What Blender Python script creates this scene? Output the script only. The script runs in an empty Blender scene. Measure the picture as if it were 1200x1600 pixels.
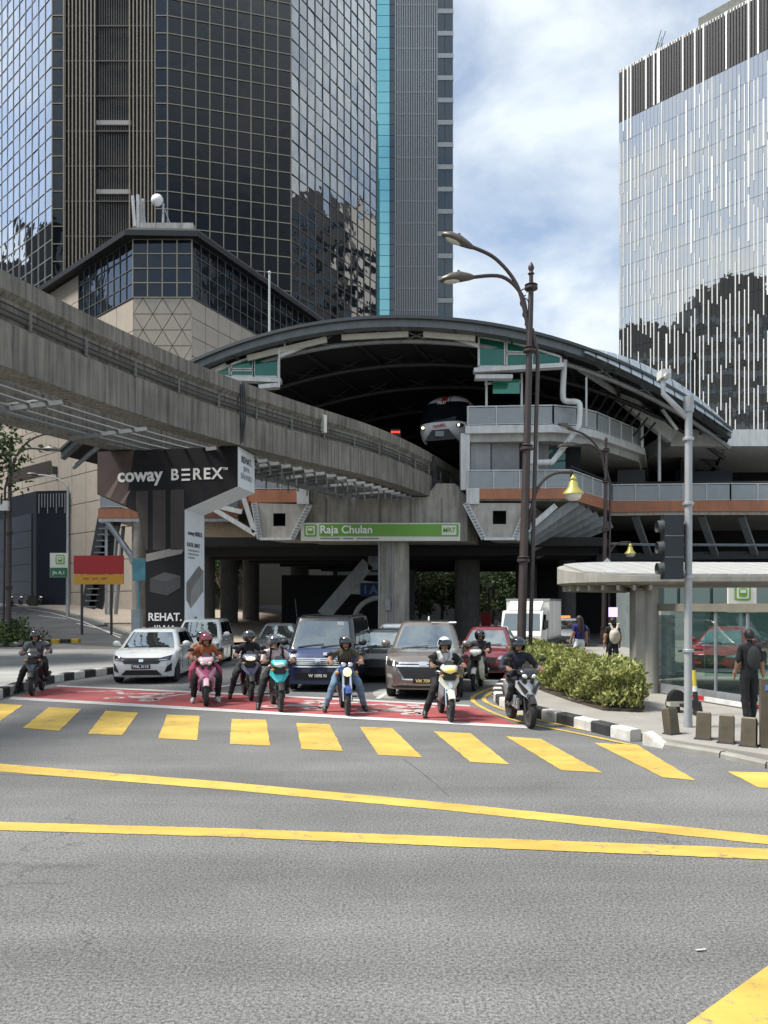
import bpy, math, random
from mathutils import Vector, Matrix
RND = random.Random(11)
rad = math.radians
# ---------------------------------------------------------------- camera
SC = bpy.context.scene
COL = SC.collection
F, YH, CH = 1200.0, 945.0, 2.2          # focal length, horizon row (of a 1200x1600 frame), camera height
cam_data = bpy.data.cameras.new('camera')
cam_data.sensor_fit = 'HORIZONTAL'
cam_data.sensor_width = 36.0
cam_data.lens = 36.0
cam_data.shift_y = (YH - 800.0) / 1200.0
cam_data.clip_start = 0.05
cam_data.clip_end = 4000.0
cam = bpy.data.objects.new('camera', cam_data)
COL.objects.link(cam)
cam.location = (0, 0, CH)
cam.rotation_euler = (rad(90), 0, 0)
SC.camera = cam
# ---------------------------------------------------------------- sky and sun
SUN_EL, SUN_AZ = rad(58), rad(-97)     # azimuth clockwise from +Y: behind the camera, to the left
world = bpy.data.worlds.new('World')
SC.world = world
world.use_nodes = True
wn, wl = world.node_tree.nodes, world.node_tree.links
wn.clear()
w_out = wn.new('ShaderNodeOutputWorld')
w_bg = wn.new('ShaderNodeBackground')
w_bg.inputs['Strength'].default_value = 0.12
w_sky = wn.new('ShaderNodeTexSky')
w_sky.sky_type = 'NISHITA'
w_sky.sun_disc = False
w_sky.sun_elevation = SUN_EL
w_sky.sun_rotation = SUN_AZ
w_sky.air_density = 1.0
w_sky.dust_density = 0.5
w_tc = wn.new('ShaderNodeTexCoord')
w_sep = wn.new('ShaderNodeSeparateXYZ')
wl.new(w_tc.outputs['Generated'], w_sep.inputs[0])
# project the direction on a flat cloud deck: (x, y) / (z + 0.25)
w_add = wn.new('ShaderNodeMath'); w_add.operation = 'ADD'; w_add.inputs[1].default_value = 0.42
w_abs = wn.new('ShaderNodeMath'); w_abs.operation = 'ABSOLUTE'
wl.new(w_sep.outputs['Z'], w_abs.inputs[0]); wl.new(w_abs.outputs[0], w_add.inputs[0])
w_dx = wn.new('ShaderNodeMath'); w_dx.operation = 'DIVIDE'
w_dy = wn.new('ShaderNodeMath'); w_dy.operation = 'DIVIDE'
wl.new(w_sep.outputs['X'], w_dx.inputs[0]); wl.new(w_add.outputs[0], w_dx.inputs[1])
wl.new(w_sep.outputs['Y'], w_dy.inputs[0]); wl.new(w_add.outputs[0], w_dy.inputs[1])
w_com = wn.new('ShaderNodeCombineXYZ')
wl.new(w_dx.outputs[0], w_com.inputs[0]); wl.new(w_dy.outputs[0], w_com.inputs[1])
w_com.inputs[2].default_value = 3.7
w_n1 = wn.new('ShaderNodeTexNoise')
w_n1.inputs['Scale'].default_value = 4.2
w_n1.inputs['Detail'].default_value = 7.0
w_n1.inputs['Roughness'].default_value = 0.56
w_n1.inputs['Distortion'].default_value = 0.35
wl.new(w_com.outputs[0], w_n1.inputs['Vector'])
w_ramp = wn.new('ShaderNodeValToRGB')
w_ramp.color_ramp.elements[0].position = 0.37
w_ramp.color_ramp.elements[0].color = (0.26, 0.26, 0.26, 1)
w_ramp.color_ramp.elements[1].position = 0.64
w_ramp.color_ramp.elements[1].color = (1, 1, 1, 1)
wl.new(w_n1.outputs['Fac'], w_ramp.inputs[0])
w_n2 = wn.new('ShaderNodeTexNoise')
w_n2.inputs['Scale'].default_value = 3.1
w_n2.inputs['Detail'].default_value = 5.0
wl.new(w_com.outputs[0], w_n2.inputs['Vector'])
w_cc = wn.new('ShaderNodeMix'); w_cc.data_type = 'RGBA'
w_cc.inputs[6].default_value = (4.1, 4.9, 5.6, 1)
w_cc.inputs[7].default_value = (6.1, 6.2, 6.2, 1)
wl.new(w_n2.outputs['Fac'], w_cc.inputs[0])
w_mix = wn.new('ShaderNodeMix'); w_mix.data_type = 'RGBA'
wl.new(w_ramp.outputs[0], w_mix.inputs[0])
wl.new(w_sky.outputs[0], w_mix.inputs[6])
wl.new(w_cc.outputs[2], w_mix.inputs[7])
wl.new(w_mix.outputs[2], w_bg.inputs['Color'])
wl.new(w_bg.outputs[0], w_out.inputs[0])
sun_data = bpy.data.lights.new('sun', 'SUN')
sun_data.energy = 4.3
sun_data.angle = rad(14)
sun_data.color = (1.0, 0.96, 0.90)
sun = bpy.data.objects.new('sun', sun_data)
COL.objects.link(sun)
sd = Vector((math.sin(SUN_AZ) * math.cos(SUN_EL), math.cos(SUN_AZ) * math.cos(SUN_EL), math.sin(SUN_EL)))
sun.rotation_euler = sd.to_track_quat('Z', 'Y').to_euler()
sun.location = sd * 60
SC.view_settings.view_transform = 'Standard'
SC.view_settings.look = 'None'
SC.view_settings.exposure = 0.62
SC.view_settings.gamma = 1.0
SC.view_settings.use_curve_mapping = False
SC.render.engine = 'CYCLES'
SC.cycles.use_denoising = True
SC.cycles.max_bounces = 6
SC.cycles.diffuse_bounces = 3
SC.cycles.glossy_bounces = 3
SC.cycles.transmission_bounces = 4
SC.cycles.transparent_max_bounces = 8
SC.cycles.caustics_reflective = False
SC.cycles.caustics_refractive = False
SC.cycles.sample_clamp_indirect = 6.0

# ---------------------------------------------------------------- where things are
def P(px, py, Y):
    """a point seen at (px, py) that stands Y metres away"""
    return Vector(((px - 600) / F * Y, Y, CH + (YH - py) / F * Y))
def X(px, Y): return (px - 600) / F * Y
def Z(py, Y): return CH + (YH - py) / F * Y
def sst(a, b, t):
    t = max(0.0, min(1.0, (t - a) / (b - a))); return t * t * (3 - 2 * t)
def terr(x, y):
    """the side street climbs to the left behind"""
    return 0.05 * max(0.0, min(y, 140) - 38.0) * sst(-3.0, -13.0, x)
def G(px, py, z=0.0):
    Y = (CH - z) * F / (py - YH); return Vector(((px - 600) / F * Y, Y, z))
def GT(px, py):
    Y = 8.0
    while Y < 140:
        p = P(px, py, Y)
        if p.z <= terr(p.x, p.y): return Vector((p.x, p.y, terr(p.x, p.y)))
        Y += 0.1
    return p

# ---------------------------------------------------------------- materials
MATS = {}
def nodes_of(name):
    m = bpy.data.materials.new(name); m.use_nodes = True
    n, l = m.node_tree.nodes, m.node_tree.links
    return m, n, l, n['Principled BSDF']
def mixrgb(n, l, fac, a, b, mode='MIX'):
    x = n.new('ShaderNodeMix'); x.data_type = 'RGBA'; x.blend_type = mode
    for sock, v in ((0, fac), (6, a), (7, b)):
        if hasattr(v, 'is_output'): l.new(v, x.inputs[sock])
        else: x.inputs[sock].default_value = v if sock == 0 else (*v[:3], 1)
    return x.outputs[2]
def noise(n, l, scale, detail=4, rough=.55, vec=None, mapscale=None):
    t = n.new('ShaderNodeTexNoise')
    t.inputs['Scale'].default_value = scale; t.inputs['Detail'].default_value = detail
    t.inputs['Roughness'].default_value = rough
    if vec is None:
        c = n.new('ShaderNodeTexCoord'); vec = c.outputs['Object']
    if mapscale:
        mp = n.new('ShaderNodeMapping'); mp.inputs['Scale'].default_value = mapscale
        l.new(vec, mp.inputs[0]); vec = mp.outputs[0]
    l.new(vec, t.inputs['Vector'])
    return t.outputs['Fac']
def ramp(n, l, src, p0, p1, c0=(0, 0, 0), c1=(1, 1, 1)):
    r = n.new('ShaderNodeValToRGB')
    r.color_ramp.elements[0].position = p0; r.color_ramp.elements[0].color = (*c0, 1)
    r.color_ramp.elements[1].position = p1; r.color_ramp.elements[1].color = (*c1, 1)
    l.new(src, r.inputs[0]); return r.outputs[0]
def mat(name, col, rough=.6, metal=0., var=.12, scale=2.5, bump=0., bscale=40., coat=0., spec=.5, streak=0., grime=(.05, .045, .04), emit=0., smap=(1.6, 1.6, .14)):
    if name in MATS: return MATS[name]
    m, n, l, b = nodes_of(name)
    c = col[:3]
    dark = tuple(max(0, x * (1 - var)) for x in c); lite = tuple(min(1, x * (1 + var)) for x in c)
    out = mixrgb(n, l, ramp(n, l, noise(n, l, scale, 6, .6), .3, .7), dark, lite)
    if streak:
        s = noise(n, l, 2.2, 6, .65, mapscale=smap)
        f = ramp(n, l, s, .42, .68)
        mul = n.new('ShaderNodeMath'); mul.operation = 'MULTIPLY'; mul.inputs[1].default_value = streak
        l.new(f, mul.inputs[0])
        out = mixrgb(n, l, mul.outputs[0], out, grime)
    l.new(out, b.inputs['Base Color'])
    b.inputs['Roughness'].default_value = rough; b.inputs['Metallic'].default_value = metal
    b.inputs['Specular IOR Level'].default_value = spec
    if rough > .08:
        rr = n.new('ShaderNodeMapRange'); rr.inputs[3].default_value = max(.02, rough - .1); rr.inputs[4].default_value = min(1, rough + .12)
        l.new(noise(n, l, scale * 2.3, 4), rr.inputs[0]); l.new(rr.outputs[0], b.inputs['Roughness'])
    b.inputs['Coat Weight'].default_value = coat; b.inputs['Coat Roughness'].default_value = .04
    if bump:
        bp = n.new('ShaderNodeBump'); bp.inputs['Strength'].default_value = bump; bp.inputs['Distance'].default_value = .01
        l.new(noise(n, l, bscale, 4, .6), bp.inputs['Height']); l.new(bp.outputs[0], b.inputs['Normal'])
    if emit:
        b.inputs['Emission Color'].default_value = (*c, 1); b.inputs['Emission Strength'].default_value = emit
    MATS[name] = m
    return m
def mirror_glass(name, col, refl=.6, graze=.4, power=2.0, rough=.015, wob=.0, wscale=.35, base=(.006, .008, .010)):
    """coated facade glass: a dark body with a strong clear reflection, panes slightly wavy"""
    if name in MATS: return MATS[name]
    m, n, l, b = nodes_of(name)
    n.remove(b)
    o = n['Material Output']
    d = n.new('ShaderNodeBsdfDiffuse'); d.inputs[0].default_value = (*base, 1)
    g = n.new('ShaderNodeBsdfGlossy'); g.inputs['Roughness'].default_value = rough
    g.inputs['Color'].default_value = (*col, 1)
    lw = n.new('ShaderNodeLayerWeight'); lw.inputs['Blend'].default_value = .5
    pw = n.new('ShaderNodeMath'); pw.operation = 'POWER'; pw.inputs[1].default_value = power
    l.new(lw.outputs['Facing'], pw.inputs[0])
    mx = n.new('ShaderNodeMath'); mx.operation = 'MULTIPLY_ADD'; mx.use_clamp = True
    mx.inputs[1].default_value = graze; mx.inputs[2].default_value = refl
    l.new(pw.outputs[0], mx.inputs[0])
    ms = n.new('ShaderNodeMixShader')
    l.new(mx.outputs[0], ms.inputs[0]); l.new(d.outputs[0], ms.inputs[1]); l.new(g.outputs[0], ms.inputs[2])
    if wob:
        geo = n.new('ShaderNodeNewGeometry')
        bp = n.new('ShaderNodeBump'); bp.inputs['Strength'].default_value = 1.0; bp.inputs['Distance'].default_value = wob
        l.new(noise(n, l, wscale, 2, .5, vec=geo.outputs['Position']), bp.inputs['Height'])
        l.new(bp.outputs[0], g.inputs['Normal'])
    l.new(ms.outputs[0], o.inputs[0])
    MATS[name] = m
    return m
def clear_glass(name, tint=(.75, .85, .85), refl=.1, ior=1.25):
    if name in MATS: return MATS[name]
    m, n, l, b = nodes_of(name); n.remove(b)
    o = n['Material Output']
    t = n.new('ShaderNodeBsdfTransparent'); t.inputs[0].default_value = (*tint, 1)
    g = n.new('ShaderNodeBsdfGlossy'); g.inputs['Roughness'].default_value = .02
    fr = n.new('ShaderNodeFresnel'); fr.inputs['IOR'].default_value = ior
    ad = n.new('ShaderNodeMath'); ad.operation = 'ADD'; ad.inputs[1].default_value = refl
    l.new(fr.outputs[0], ad.inputs[0])
    ms = n.new('ShaderNodeMixShader'); l.new(ad.outputs[0], ms.inputs[0])
    l.new(t.outputs[0], ms.inputs[1]); l.new(g.outputs[0], ms.inputs[2]); l.new(ms.outputs[0], o.inputs[0])
    MATS[name] = m
    return m
def asphalt(name, lo, hi, patch=.26, grain=95.):
    if name in MATS: return MATS[name]
    m, n, l, b = nodes_of(name)
    g1 = ramp(n, l, noise(n, l, grain, 3, .7), .36, .66)
    c1 = mixrgb(n, l, g1, lo, hi)
    g2 = ramp(n, l, noise(n, l, grain * 2.4, 2, .6), .60, .70)
    c1 = mixrgb(n, l, g2, c1, tuple(min(1, x * 1.9) for x in hi))
    big = ramp(n, l, noise(n, l, .35, 6, .62), .3, .72, (1 - patch,) * 3, (1 + patch * .5,) * 3)
    c2 = mixrgb(n, l, 1.0, c1, big, 'MULTIPLY')
    # worn wheel tracks: long streaks across the view
    tr = ramp(n, l, noise(n, l, 1.0, 5, .6, mapscale=(.08, .9, 1)), .33, .68, (.80,) * 3, (1.10,) * 3)
    c3 = mixrgb(n, l, 1.0, c2, tr, 'MULTIPLY')
    # fine cracks
    v = n.new('ShaderNodeTexVoronoi'); v.feature = 'DISTANCE_TO_EDGE'; v.inputs['Scale'].default_value = .22
    co = n.new('ShaderNodeTexCoord'); wp = n.new('ShaderNodeMapping'); l.new(co.outputs['Object'], wp.inputs[0])
    ns = n.new('ShaderNodeTexNoise'); ns.inputs['Scale'].default_value = 1.3; ns.inputs['Detail'].default_value = 5
    l.new(wp.outputs[0], ns.inputs['Vector'])
    av = n.new('ShaderNodeVectorMath'); av.operation = 'MULTIPLY_ADD'; av.inputs[1].default_value = (1.5, 1.5, 0)
    l.new(ns.outputs['Color'], av.inputs[0]); l.new(wp.outputs[0], av.inputs[2]); l.new(av.outputs[0], v.inputs['Vector'])
    ck = ramp(n, l, v.outputs['Distance'], .0008, .0035, (.62,) * 3, (1,) * 3)
    br = ramp(n, l, noise(n, l, .5, 2), .5, .6)
    ck2 = mixrgb(n, l, br, (1, 1, 1), ck)
    c4 = mixrgb(n, l, 1.0, c3, ck2, 'MULTIPLY')
    l.new(c4, b.inputs['Base Color'])
    b.inputs['Roughness'].default_value = .85; b.inputs['Specular IOR Level'].default_value = .3
    bp = n.new('ShaderNodeBump'); bp.inputs['Strength'].default_value = .55; bp.inputs['Distance'].default_value = .006
    l.new(noise(n, l, grain * .8, 3, .7), bp.inputs['Height']); l.new(bp.outputs[0], b.inputs['Normal'])
    MATS[name] = m
    return m
def roadpaint(name, col, wear=.5, under=(.16, .16, .155)):
    if name in MATS: return MATS[name]
    m, n, l, b = nodes_of(name)
    v = ramp(n, l, noise(n, l, 1.1, 5, .6), .3, .75, tuple(x * .84 for x in col), tuple(min(1, x * 1.06) for x in col))
    f = ramp(n, l, noise(n, l, 3.1, 10, .8), wear, wear + .12)
    f2 = ramp(n, l, noise(n, l, 60, 3, .7), .62, .72)
    mxx = n.new('ShaderNodeMath'); mxx.operation = 'MAXIMUM'
    sc = n.new('ShaderNodeMath'); sc.operation = 'MULTIPLY'; sc.inputs[1].default_value = .55
    l.new(f2, sc.inputs[0]); l.new(f, mxx.inputs[0]); l.new(sc.outputs[0], mxx.inputs[1])
    c = mixrgb(n, l, mxx.outputs[0], v, under)
    dirt = ramp(n, l, noise(n, l, .9, 7, .68, mapscale=(.55, 1.6, 1)), .34, .66, (.70, .68, .66), (1.04, 1.04, 1.04))
    c = mixrgb(n, l, 1.0, c, dirt, 'MULTIPLY')
    l.new(c, b.inputs['Base Color']); b.inputs['Roughness'].default_value = .75
    bp = n.new('ShaderNodeBump'); bp.inputs['Strength'].default_value = .35; bp.inputs['Distance'].default_value = .004
    l.new(noise(n, l, 70, 3, .7), bp.inputs['Height']); l.new(bp.outputs[0], b.inputs['Normal'])
    MATS[name] = m
    return m
def leafmat(name, c0, c1, c2):
    if name in MATS: return MATS[name]
    m, n, l, b = nodes_of(name)
    geo = n.new('ShaderNodeNewGeometry')
    r = n.new('ShaderNodeValToRGB'); r.color_ramp.elements[0].color = (*c0, 1); r.color_ramp.elements[1].color = (*c2, 1)
    e = r.color_ramp.elements.new(.5); e.color = (*c1, 1)
    l.new(geo.outputs['Random Per Island'], r.inputs[0])
    l.new(r.outputs[0], b.inputs['Base Color']); b.inputs['Roughness'].default_value = .55
    tr = n.new('ShaderNodeBsdfTranslucent'); l.new(r.outputs[0], tr.inputs[0])
    ms = n.new('ShaderNodeMixShader'); ms.inputs[0].default_value = .3
    o = n['Material Output']; l.new(b.outputs[0], ms.inputs[1]); l.new(tr.outputs[0], ms.inputs[2]); l.new(ms.outputs[0], o.inputs[0])
    MATS[name] = m
    return m

# ---------------------------------------------------------------- mesh builder
class MB:
    def __init__(s): s.v = []; s.f = []; s.m = []
    def add(s, vs, fs, mi=0):
        o = len(s.v); s.v += [tuple(v) for v in vs]
        for f in fs: s.f.append(tuple(i + o for i in f)); s.m.append(mi)
        return s
    def hexa(s, p, mi=0):
        """8 points: bottom ring 0-3, top ring 4-7"""
        return s.add(p, [(3, 2, 1, 0), (4, 5, 6, 7), (0, 1, 5, 4), (1, 2, 6, 5), (2, 3, 7, 6), (3, 0, 4, 7)], mi)
    def box(s, a, b, mi=0):
        x0, y0, z0 = a; x1, y1, z1 = b
        return s.hexa([(x0, y0, z0), (x1, y0, z0), (x1, y1, z0), (x0, y1, z0), (x0, y0, z1), (x1, y0, z1), (x1, y1, z1), (x0, y1, z1)], mi)
    def cbox(s, c, sz, mi=0, rot=None):
        x, y, z = (d / 2 for d in sz)
        ps = [Vector(q) for q in ((-x, -y, -z), (x, -y, -z), (x, y, -z), (-x, y, -z), (-x, -y, z), (x, -y, z), (x, y, z), (-x, y, z))]
        if rot: ps = [rot @ q for q in ps]
        c = Vector(c); return s.hexa([c + q for q in ps], mi)
    def bar(s, a, b, w, h=None, mi=0, up=(0, 0, 1)):
        """a rectangular bar from a to b, w wide, h tall"""
        h = h or w; a, b = Vector(a), Vector(b); d = (b - a).normalized(); up = Vector(up)
        sx = d.cross(up)
        if sx.length < 1e-4: sx = d.cross(Vector((0, 1, 0)))
        sx.normalize(); sz = sx.cross(d).normalized()
        q = [(-w / 2, -h / 2), (w / 2, -h / 2), (w / 2, h / 2), (-w / 2, h / 2)]
        return s.hexa([a + sx * i + sz * j for i, j in q] + [b + sx * i + sz * j for i, j in q], mi)
    def prism(s, pts, vec, mi=0):
        n = len(pts); vec = Vector(vec)
        vs = [Vector(p) for p in pts] + [Vector(p) + vec for p in pts]
        return s.add(vs, [tuple(range(n - 1, -1, -1)), tuple(range(n, 2 * n))] + [(i, (i + 1) % n, n + (i + 1) % n, n + i) for i in range(n)], mi)
    def tube(s, pts, r, n=8, mi=0, caps=True):
        pts = [Vector(p) for p in pts]; k = len(pts)
        rs = r if isinstance(r, (list, tuple)) else [r] * k
        rings = []; prev = None
        for i, p in enumerate(pts):
            d = (pts[min(i + 1, k - 1)] - pts[max(i - 1, 0)]).normalized()
            if prev is None:
                a = Vector((0, 0, 1)) if abs(d.z) < .9 else Vector((1, 0, 0))
                u = d.cross(a).normalized()
            else:
                u = (prev - d * prev.dot(d)).normalized()
            prev = u; w = d.cross(u)
            rings.append([p + (u * math.cos(2 * math.pi * j / n) + w * math.sin(2 * math.pi * j / n)) * rs[i] for j in range(n)])
        return s.loft(rings, True, caps, mi)
    def loft(s, rings, closed=True, caps=True, mi=0, mfun=None):
        n = len(rings[0]); o = len(s.v)
        for r in rings: s.v += [tuple(p) for p in r]
        for i in range(len(rings) - 1):
            for j in range(n if closed else n - 1):
                a = o + i * n + j; b = o + i * n + (j + 1) % n
                s.f.append((a, b, b + n, a + n)); s.m.append(mfun(i, j) if mfun else mi)
        if caps:
            s.f.append(tuple(o + j for j in range(n - 1, -1, -1))); s.m.append(mi)
            s.f.append(tuple(o + (len(rings) - 1) * n + j for j in range(n))); s.m.append(mi)
        return s
    def lathe(s, prof, c=(0, 0, 0), n=16, axis='z', mi=0, caps=True):
        c = Vector(c); rings = []
        for r, h in prof:
            ring = []
            for j in range(n):
                a = 2 * math.pi * j / n; x, y = r * math.cos(a), r * math.sin(a)
                ring.append(c + (Vector((x, y, h)) if axis == 'z' else Vector((h, x, y)) if axis == 'x' else Vector((y, h, x))))
            rings.append(ring)
        return s.loft(rings, True, caps, mi)
    def ell(s, c, r, nu=12, nv=8, mi=0, rot=None):
        c = Vector(c); r = r if isinstance(r, (list, tuple)) else (r, r, r); rings = []
        for i in range(nv + 1):
            t = math.pi * i / nv; t = min(max(t, .02), math.pi - .02)
            ring = []
            for j in range(nu):
                a = 2 * math.pi * j / nu
                q = Vector((r[0] * math.sin(t) * math.cos(a), r[1] * math.sin(t) * math.sin(a), -r[2] * math.cos(t)))
                ring.append(c + (rot @ q if rot else q))
            rings.append(ring)
        return s.loft(rings, True, True, mi)
    def grid(s, fn, nu, nv, mi=0, flip=False):
        o = len(s.v)
        for i in range(nu + 1):
            for j in range(nv + 1): s.v.append(tuple(fn(i / nu, j / nv)))
        for i in range(nu):
            for j in range(nv):
                a = o + i * (nv + 1) + j
                q = (a, a + nv + 1, a + nv + 2, a + 1)
                s.f.append(q[::-1] if flip else q); s.m.append(mi)
        return s
    def mesh(s, name, mats, smooth=None):
        me = bpy.data.meshes.new(name)
        me.from_pydata(s.v, [], s.f)
        if not isinstance(mats, (list, tuple)): mats = [mats]
        for m in mats: me.materials.append(m)
        if len(mats) > 1: me.polygons.foreach_set('material_index', s.m)
        if smooth:
            me.polygons.foreach_set('use_smooth', [True] * len(me.polygons))
            me.set_sharp_from_angle(angle=rad(smooth))
        me.update()
        return me
    def build(s, name, mats, parent=None, smooth=None, world=False):
        return link(name, s.mesh(name, mats, smooth), parent, world)
def link(name, me, parent=None, world=False, M=None):
    o = bpy.data.objects.new(name, me); COL.objects.link(o)
    if parent is not None:
        o.parent = parent
        if world and parent.type == 'EMPTY':
            o.matrix_parent_inverse = (Matrix.Translation(parent.location) @ parent.rotation_euler.to_matrix().to_4x4()).inverted()
    if M is not None: o.matrix_basis = M
    return o
def tag(o, label, cat, group=None):
    o['label'] = label; o['category'] = cat
    if group: o['group'] = group
    return o
def thing(name, label, cat, loc=(0, 0, 0), rz=0., group=None):
    o = bpy.data.objects.new(name, None); COL.objects.link(o)
    o.location = loc; o.rotation_euler = (0, 0, rz); o.empty_display_size = .2
    return tag(o, label, cat, group)
def struct(o): o['kind'] = 'structure'; return o
def stuff(o): o['kind'] = 'stuff'; return o
def frame(o, ux, uz):
    """matrix with x along ux, z along uz, y = out of the back"""
    ux = Vector(ux).normalized(); uz = Vector(uz).normalized(); uy = uz.cross(ux).normalized(); uz = ux.cross(uy)
    M = Matrix.Identity(4)
    for i in range(3): M[i][0] = ux[i]; M[i][1] = uy[i]; M[i][2] = uz[i]; M[i][3] = o[i]
    return M
def text(name, body, size, M, m, parent, bold=0., extrude=.004, align='CENTER', world=True, sx=1., space=1.):
    """lettering as flat mesh; M maps x = reading direction, z = up; it faces -y"""
    cu = bpy.data.curves.new(name, 'FONT'); cu.body = body; cu.size = size; cu.align_x = align; cu.align_y = 'CENTER'
    cu.offset = bold; cu.extrude = extrude; cu.resolution_u = 3; cu.space_character = space
    t = bpy.data.objects.new('tmp', cu); COL.objects.link(t)
    dg = bpy.context.evaluated_depsgraph_get()
    me = bpy.data.meshes.new_from_object(t.evaluated_get(dg)); bpy.data.objects.remove(t); bpy.data.curves.remove(cu)
    Rm = Matrix.Rotation(rad(90), 4, 'X') @ Matrix.Diagonal((sx, 1, 1, 1))
    me.transform(M @ Rm); me.materials.clear(); me.materials.append(m)
    me.name = name
    return link(name, me, parent, world)
def smoothpath(pts, k=6):
    """Catmull-Rom through the points"""
    pts = [Vector(p) for p in pts]; out = []
    for i in range(len(pts) - 1):
        p0 = pts[max(i - 1, 0)]; p1 = pts[i]; p2 = pts[i + 1]; p3 = pts[min(i + 2, len(pts) - 1)]
        for j in range(k):
            t = j / k
            out.append(.5 * ((2 * p1) + (p2 - p0) * t + (2 * p0 - 5 * p1 + 4 * p2 - p3) * t * t + (3 * p1 - p0 - 3 * p2 + p3) * t ** 3))
    out.append(pts[-1]); return out
def lerp(tab, t):
    if t <= tab[0][0]: return tab[0][1]
    for (a, va), (b, vb) in zip(tab, tab[1:]):
        if t <= b: return va + (vb - va) * (t - a) / (b - a)
    return tab[-1][1]
def copy_tree(o, parent=None):
    c = o.copy(); COL.objects.link(c); c.parent = parent
    for ch in [k for k in bpy.data.objects if k.parent == o]: copy_tree(ch, c)
    return c

# common materials
M_BLACK = mat('black_plastic', (.012, .012, .013), .5, var=.3)
M_RUBBER = mat('rubber', (.018, .018, .019), .85, var=.25, bump=.2)
M_CHROME = mat('chrome', (.75, .76, .78), .15, metal=1., var=.05)
M_STEEL = mat('galvanised_steel', (.42, .44, .46), .45, metal=.6, var=.15, streak=.25)
M_WHITE = mat('white_steel_paint', (.62, .63, .62), .5, var=.08, streak=.35, grime=(.2, .19, .17))
M_GREYP = mat('grey_paint', (.25, .27, .28), .55, var=.12, streak=.3)
M_DARK = mat('dark_steel', (.035, .037, .04), .6, var=.2)
M_CONC = mat('concrete_grey', (.34, .32, .28), .9, var=.18, scale=1.3, bump=.35, bscale=25, streak=.7, grime=(.10, .093, .08))
M_CONCD = mat('concrete_beam', (.225, .212, .182), .92, var=.22, scale=.9, bump=.4, bscale=22, streak=.8, grime=(.045, .041, .034), smap=(3.4, 3.4, .16))
M_POST = mat('brown_lamp_paint', (.045, .032, .030), .45, var=.2)
M_LENS = mat('lamp_lens', (.62, .62, .56), .25, var=.05)
M_TAN = mat('tan_panel', (.40, .35, .29), .7, var=.09, scale=.8, streak=.2, grime=(.25, .22, .18))
M_ORANGE = mat('orange_fascia', (.42, .165, .085), .6, var=.16, scale=1.2, streak=.45, grime=(.20, .10, .06))
# ================================================================ GROUND, ROADS, MARKINGS
M_ASPH = asphalt('asphalt', (.070, .070, .069), (.235, .235, .228), grain=46.)
M_ASPHD = asphalt('asphalt_dark', (.055, .057, .06), (.10, .102, .105))
M_PALEROAD = asphalt('pale_road', (.24, .24, .23), (.36, .36, .345), patch=.2, grain=60.)  # cross lane sheet, a paler tone than the main road
M_YEL = roadpaint('yellow_road_paint', (.60, .42, .085), wear=.55)
M_WHT = roadpaint('white_road_paint', (.58, .57, .56), wear=.57)
M_RED = roadpaint('red_road_surface', (.36, .078, .082), wear=.68, under=(.26, .09, .085))
M_PAVE = mat('pavement_slab', (.27, .255, .23), .9, var=.16, scale=1.2, bump=.3, bscale=60)
def terrain_grid(xs, ys, dz):
    b = MB(); n = len(ys)
    for x in xs:
        for y in ys: b.v.append((x, y, terr(x, y) + dz))
    for i in range(len(xs) - 1):
        for j in range(n - 1):
            a = i * n + j; b.f.append((a, a + n, a + n + 1, a + 1)); b.m.append(0)
    return b
gx = [-2500, -400, -120, -60, -40, -30, -24, -18, -14] + [-13 + .5 * i for i in range(21)] + [-2.5, 0, 10, 30, 80, 400, 2500]
gy = [-2500, -300, -60, 0, 20, 38, 60, 90, 140, 300, 1000, 2500]
struct(terrain_grid(gx, gy, -.012).build('ground', mat('city_ground', (.16, .155, .14), .95, var=.2, scale=.2)))
rx = [-60, -40, -30, -24, -18, -14] + [-13 + .5 * i for i in range(21)] + [-2.5, 0, 10, 30, 45]
road = struct(terrain_grid(rx, [-40, 0, 20, 38, 60, 90, 139], 0).build('road', M_ASPH))
def sheet(name, pts, m, parent=road, z=.004, flat=True, rag=0.):
    q = []
    for i, p in enumerate(pts):                                   # painted edges are never dead straight
        p, nx = Vector((p[0], p[1], 0)), Vector((*pts[(i + 1) % len(pts)][:2], 0)); n = max(1, int((nx - p).length / .12)) if rag else 1
        for k in range(n):
            c = p.lerp(nx, k / n); q.append((c.x + RND.gauss(0, rag), c.y + RND.gauss(0, rag)) if k else (c.x, c.y))
    v = [(p[0], p[1], (0 if flat else terr(p[0], p[1])) + z) for p in q]
    b = MB(); b.add(v, [tuple(range(len(v)))])
    me = b.mesh(name, m)
    if me.polygons[0].normal.z < 0: me.flip_normals()
    return link(name, me, parent)
def strip(name, a, b_, m, parent=road, z=.004, flat=True, rag=0.):
    """a band between two point rows"""
    if rag:
        def fine(r):
            o = []
            for p, q in zip(r, r[1:]):
                k = 40
                o += [Vector(p).lerp(Vector(q), i / k) + Vector((RND.gauss(0, rag), RND.gauss(0, rag), 0)) for i in range(k)]
            return o + [Vector(r[-1])]
        a, b_ = fine(a), fine(b_)
    b = MB(); n = len(a)
    for p in list(a) + list(b_): b.v.append((p[0], p[1], (0 if flat else terr(p[0], p[1])) + z))
    for i in range(n - 1): b.f.append((i, n + i, n + i + 1, i + 1)); b.m.append(0)
    me = b.mesh(name, m)
    if me.polygons[0].normal.z < 0: me.flip_normals()
    return link(name, me, parent)
def offset(pts, d):
    out = []
    for i, p in enumerate(pts):
        q = (Vector(pts[min(i + 1, len(pts) - 1)]) - Vector(pts[max(i - 1, 0)])); q.z = 0; q.normalize()
        out.append(Vector(p) + Vector((q.y, -q.x, 0)) * d)
    return out
def band(name, pts, w, m, **k): return strip(name, offset(pts, -w / 2), offset(pts, w / 2), m, **k)
def g(*q): return [G(a, b) for a, b in q]
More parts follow.
